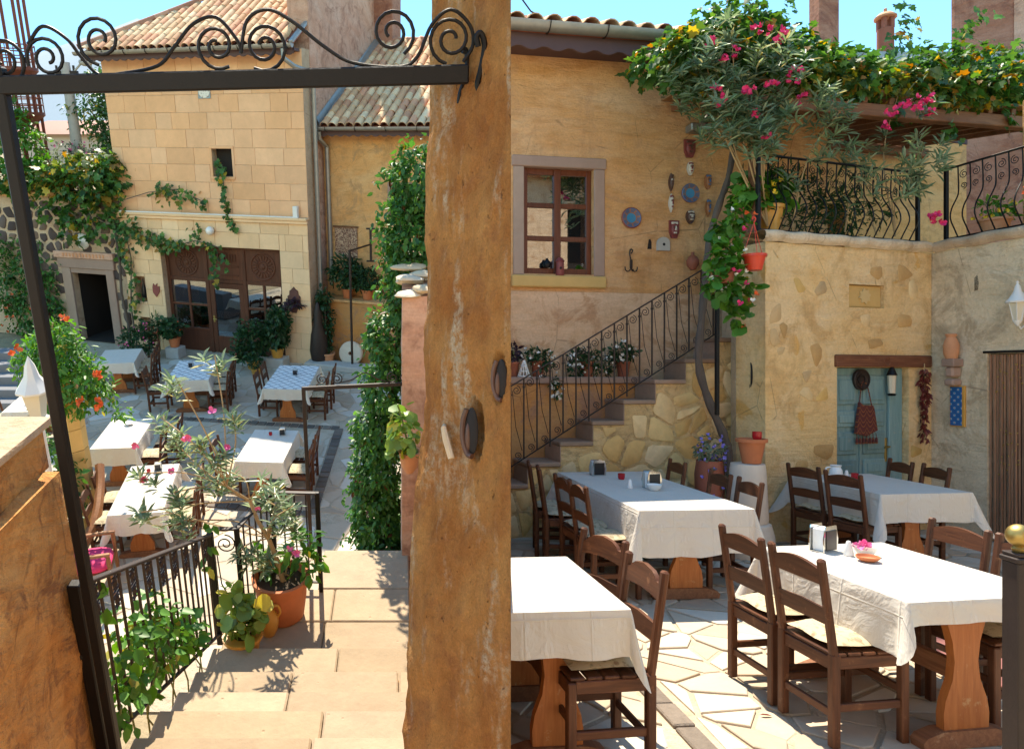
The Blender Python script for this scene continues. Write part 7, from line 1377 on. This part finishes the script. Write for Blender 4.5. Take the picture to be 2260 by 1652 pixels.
def bowl(label, loc, r=.07, h=.055, mat='white_ceramic', name='bowl'): return solo(MB().lathe([(r * .55, 0), (r * .9, h * .5), (r, h), (r * .94, h), (r * .8, h * .5), (r * .3, h * .15)], 18), name, mat, label, 'bowl', loc)
def shaker(label, loc): return solo(MB().lathe([(.026, 0), (.028, .01), (.014, .075), (.010, .085), (.001, .088)], 12), 'salt_shaker', 'white_ceramic', label, 'shaker', loc, 0, 'white shakers')
bowl('white bowl on the long table', on(cB, rB, .06, -.16)); shaker('white shaker on the long table', on(cB, rB, -.12, -.04)); bowl('white bowl with dried petals on the table by the brass-topped post', on(cD, rD, .06, .26), .065, .06); bowl('shallow terracotta ashtray on the table by the brass-topped post', on(cD, rD, -.03, .14), .062, .03, 'terracotta', 'ashtray'); shaker('white shaker on the table by the brass-topped post', on(cD, rD, -.04, .27))
P = [(rnd.gauss(0, .025), rnd.gauss(0, .025), rnd.uniform(0, .012)) for _ in range(16)]; t = thing('dried_petals', 'pink and white dried petals heaped in the white bowl', 'petals', (*at(cD, rD, .06, .26), ZT + .05)); flowers('petal_heap', t, 'petal_pale_pink', P, .03)
t = thing('milk_jug', 'white ceramic jug on the table before the turquoise door', 'jug', on(cC, rC, -.18, .30)); part(MB().lathe([(.045, 0), (.065, .04), (.06, .09), (.045, .12), (.055, .14), (.045, .135)], 16), 'body', 'white_ceramic', t); part(MB().tube(smooth([(-.05, 0, .12), (-.10, 0, .11), (-.095, 0, .05), (-.06, 0, .04)]), .008, 6), 'handle', 'white_ceramic', t)
glass_pot('red candle glass on the table before the turquoise door', on(cC, rC, .0, .26), .035, .06); shaker('white shaker on the table before the turquoise door', on(cC, rC, -.06, .30))
solo(MB().box(-.45, .45, -.5, .5, 0, .012, .004), 'floor_mat', 'rug', 'striped reddish woven mat on the paving right of the table', 'mat', (3.85, 4.55, .014), R_(18))
t = thing('brass_topped_post', 'dark iron gate post topped with a brass ball at the right edge', 'post', (2.325, 2.6, 0)); part(MB().box(-.036, .036, -.036, .036, 0, 1.15, .004).box(-.042, .042, -.042, .042, 1.15, 1.17, .004).box(-.036, .036, -.036, .036, 1.171, 1.185, .003), 'shaft', 'iron_brown', t); part(MB().lathe([(.02, 1.186), (.024, 1.20), (.016, 1.21)], 12), 'neck', 'brass', t); part(MB().ball((0, 0, 1.247), .042, 20, 14), 'ball', 'brass', t); part(MB().bar((.036, 0, 1.06), (.5, .05, 1.12), .05, .03, .003), 'rail', 'iron', t)
for k, (x, y, lab) in enumerate(((1.95, 3.75, 'dry leaf on the sunlit paving left of the nearest chair'), (1.62, 4.35, 'dry leaf on the paving beside the dark sett strip'), (2.55, 5.25, 'dry leaf on the paving between the long table and the post table'), (3.05, 5.6, 'dry leaf near the foot of the long table'))):
    t = thing('fallen_leaf', lab, 'leaf', (x, y, .013), 0, 'dry leaves on the paving'); obj('blade', leaf_mesh('blade', [(0, 0, .0)], [(cos(k * 2.), sin(k * 2.), .03)], [(0, 0, 1)], [.07], 'lance', 'pepper', 1.5), t)

# ---- the sunlit far sides of both courtyards, behind the viewer
t = thing('opposite_house', 'sunlit tan house across the lower courtyard, seen only in the window panes', 'house', (1.2, -5.2, 0)); part(panel(MB(), -1, 11, 0, 8.8, -.5, [(9.5, 10.8, 5.3, 8.0), (1.5, 2.6, 0, 2.2), (4, 5.2, 1.0, 2.4), (7.5, 8.8, 1.0, 2.4)], .5), 'wall', 'plaster_lower', t, smooth=0); part(MB().box(-1, 11, -.9, -.8, 0, 8.6), 'room_back', 'dark_room', t, smooth=0); part(MB().box(-1.2, 11.2, -.6, .4, 8.803, 9.0), 'roof_edge', 'terracotta_dark', t, smooth=0)
tag(solo(MB().add([(-1, -5.2, -.032), (14, -5.2, -.032), (14, 1.2, -.032), (.45, 1.2, -.032)], [(0, 1, 2, 3)]), 'yard', 'step_stone', None, None), kind='structure')
SIDE[0] = 'L'
t = thing('upper_back_house', 'sunlit plaster house behind the top of the stairs, unseen, limewashed for bounce light', 'house', (0, -2.4, 0)); part(panel(MB(), -12, -.6, 0, 8.6, -.5, [(-4.5, -3.4, 4.1, 6.2), (-8, -7, 4.6, 6.0)], .5), 'wall', 'limewash', t, smooth=0); part(MB().box(-12, -.6, -.9, -.8, 0, 8), 'room_back', 'dark_room', t, smooth=0)  # unseen house, wall kept pale to bounce sun into the upper court
SIDE[0] = 'R'

# ------------------------------------------------------------ lay the upper place on its slope
bpy.context.view_layer.update()
for o in L_ROOTS: o.matrix_world = ML @ o.matrix_basis
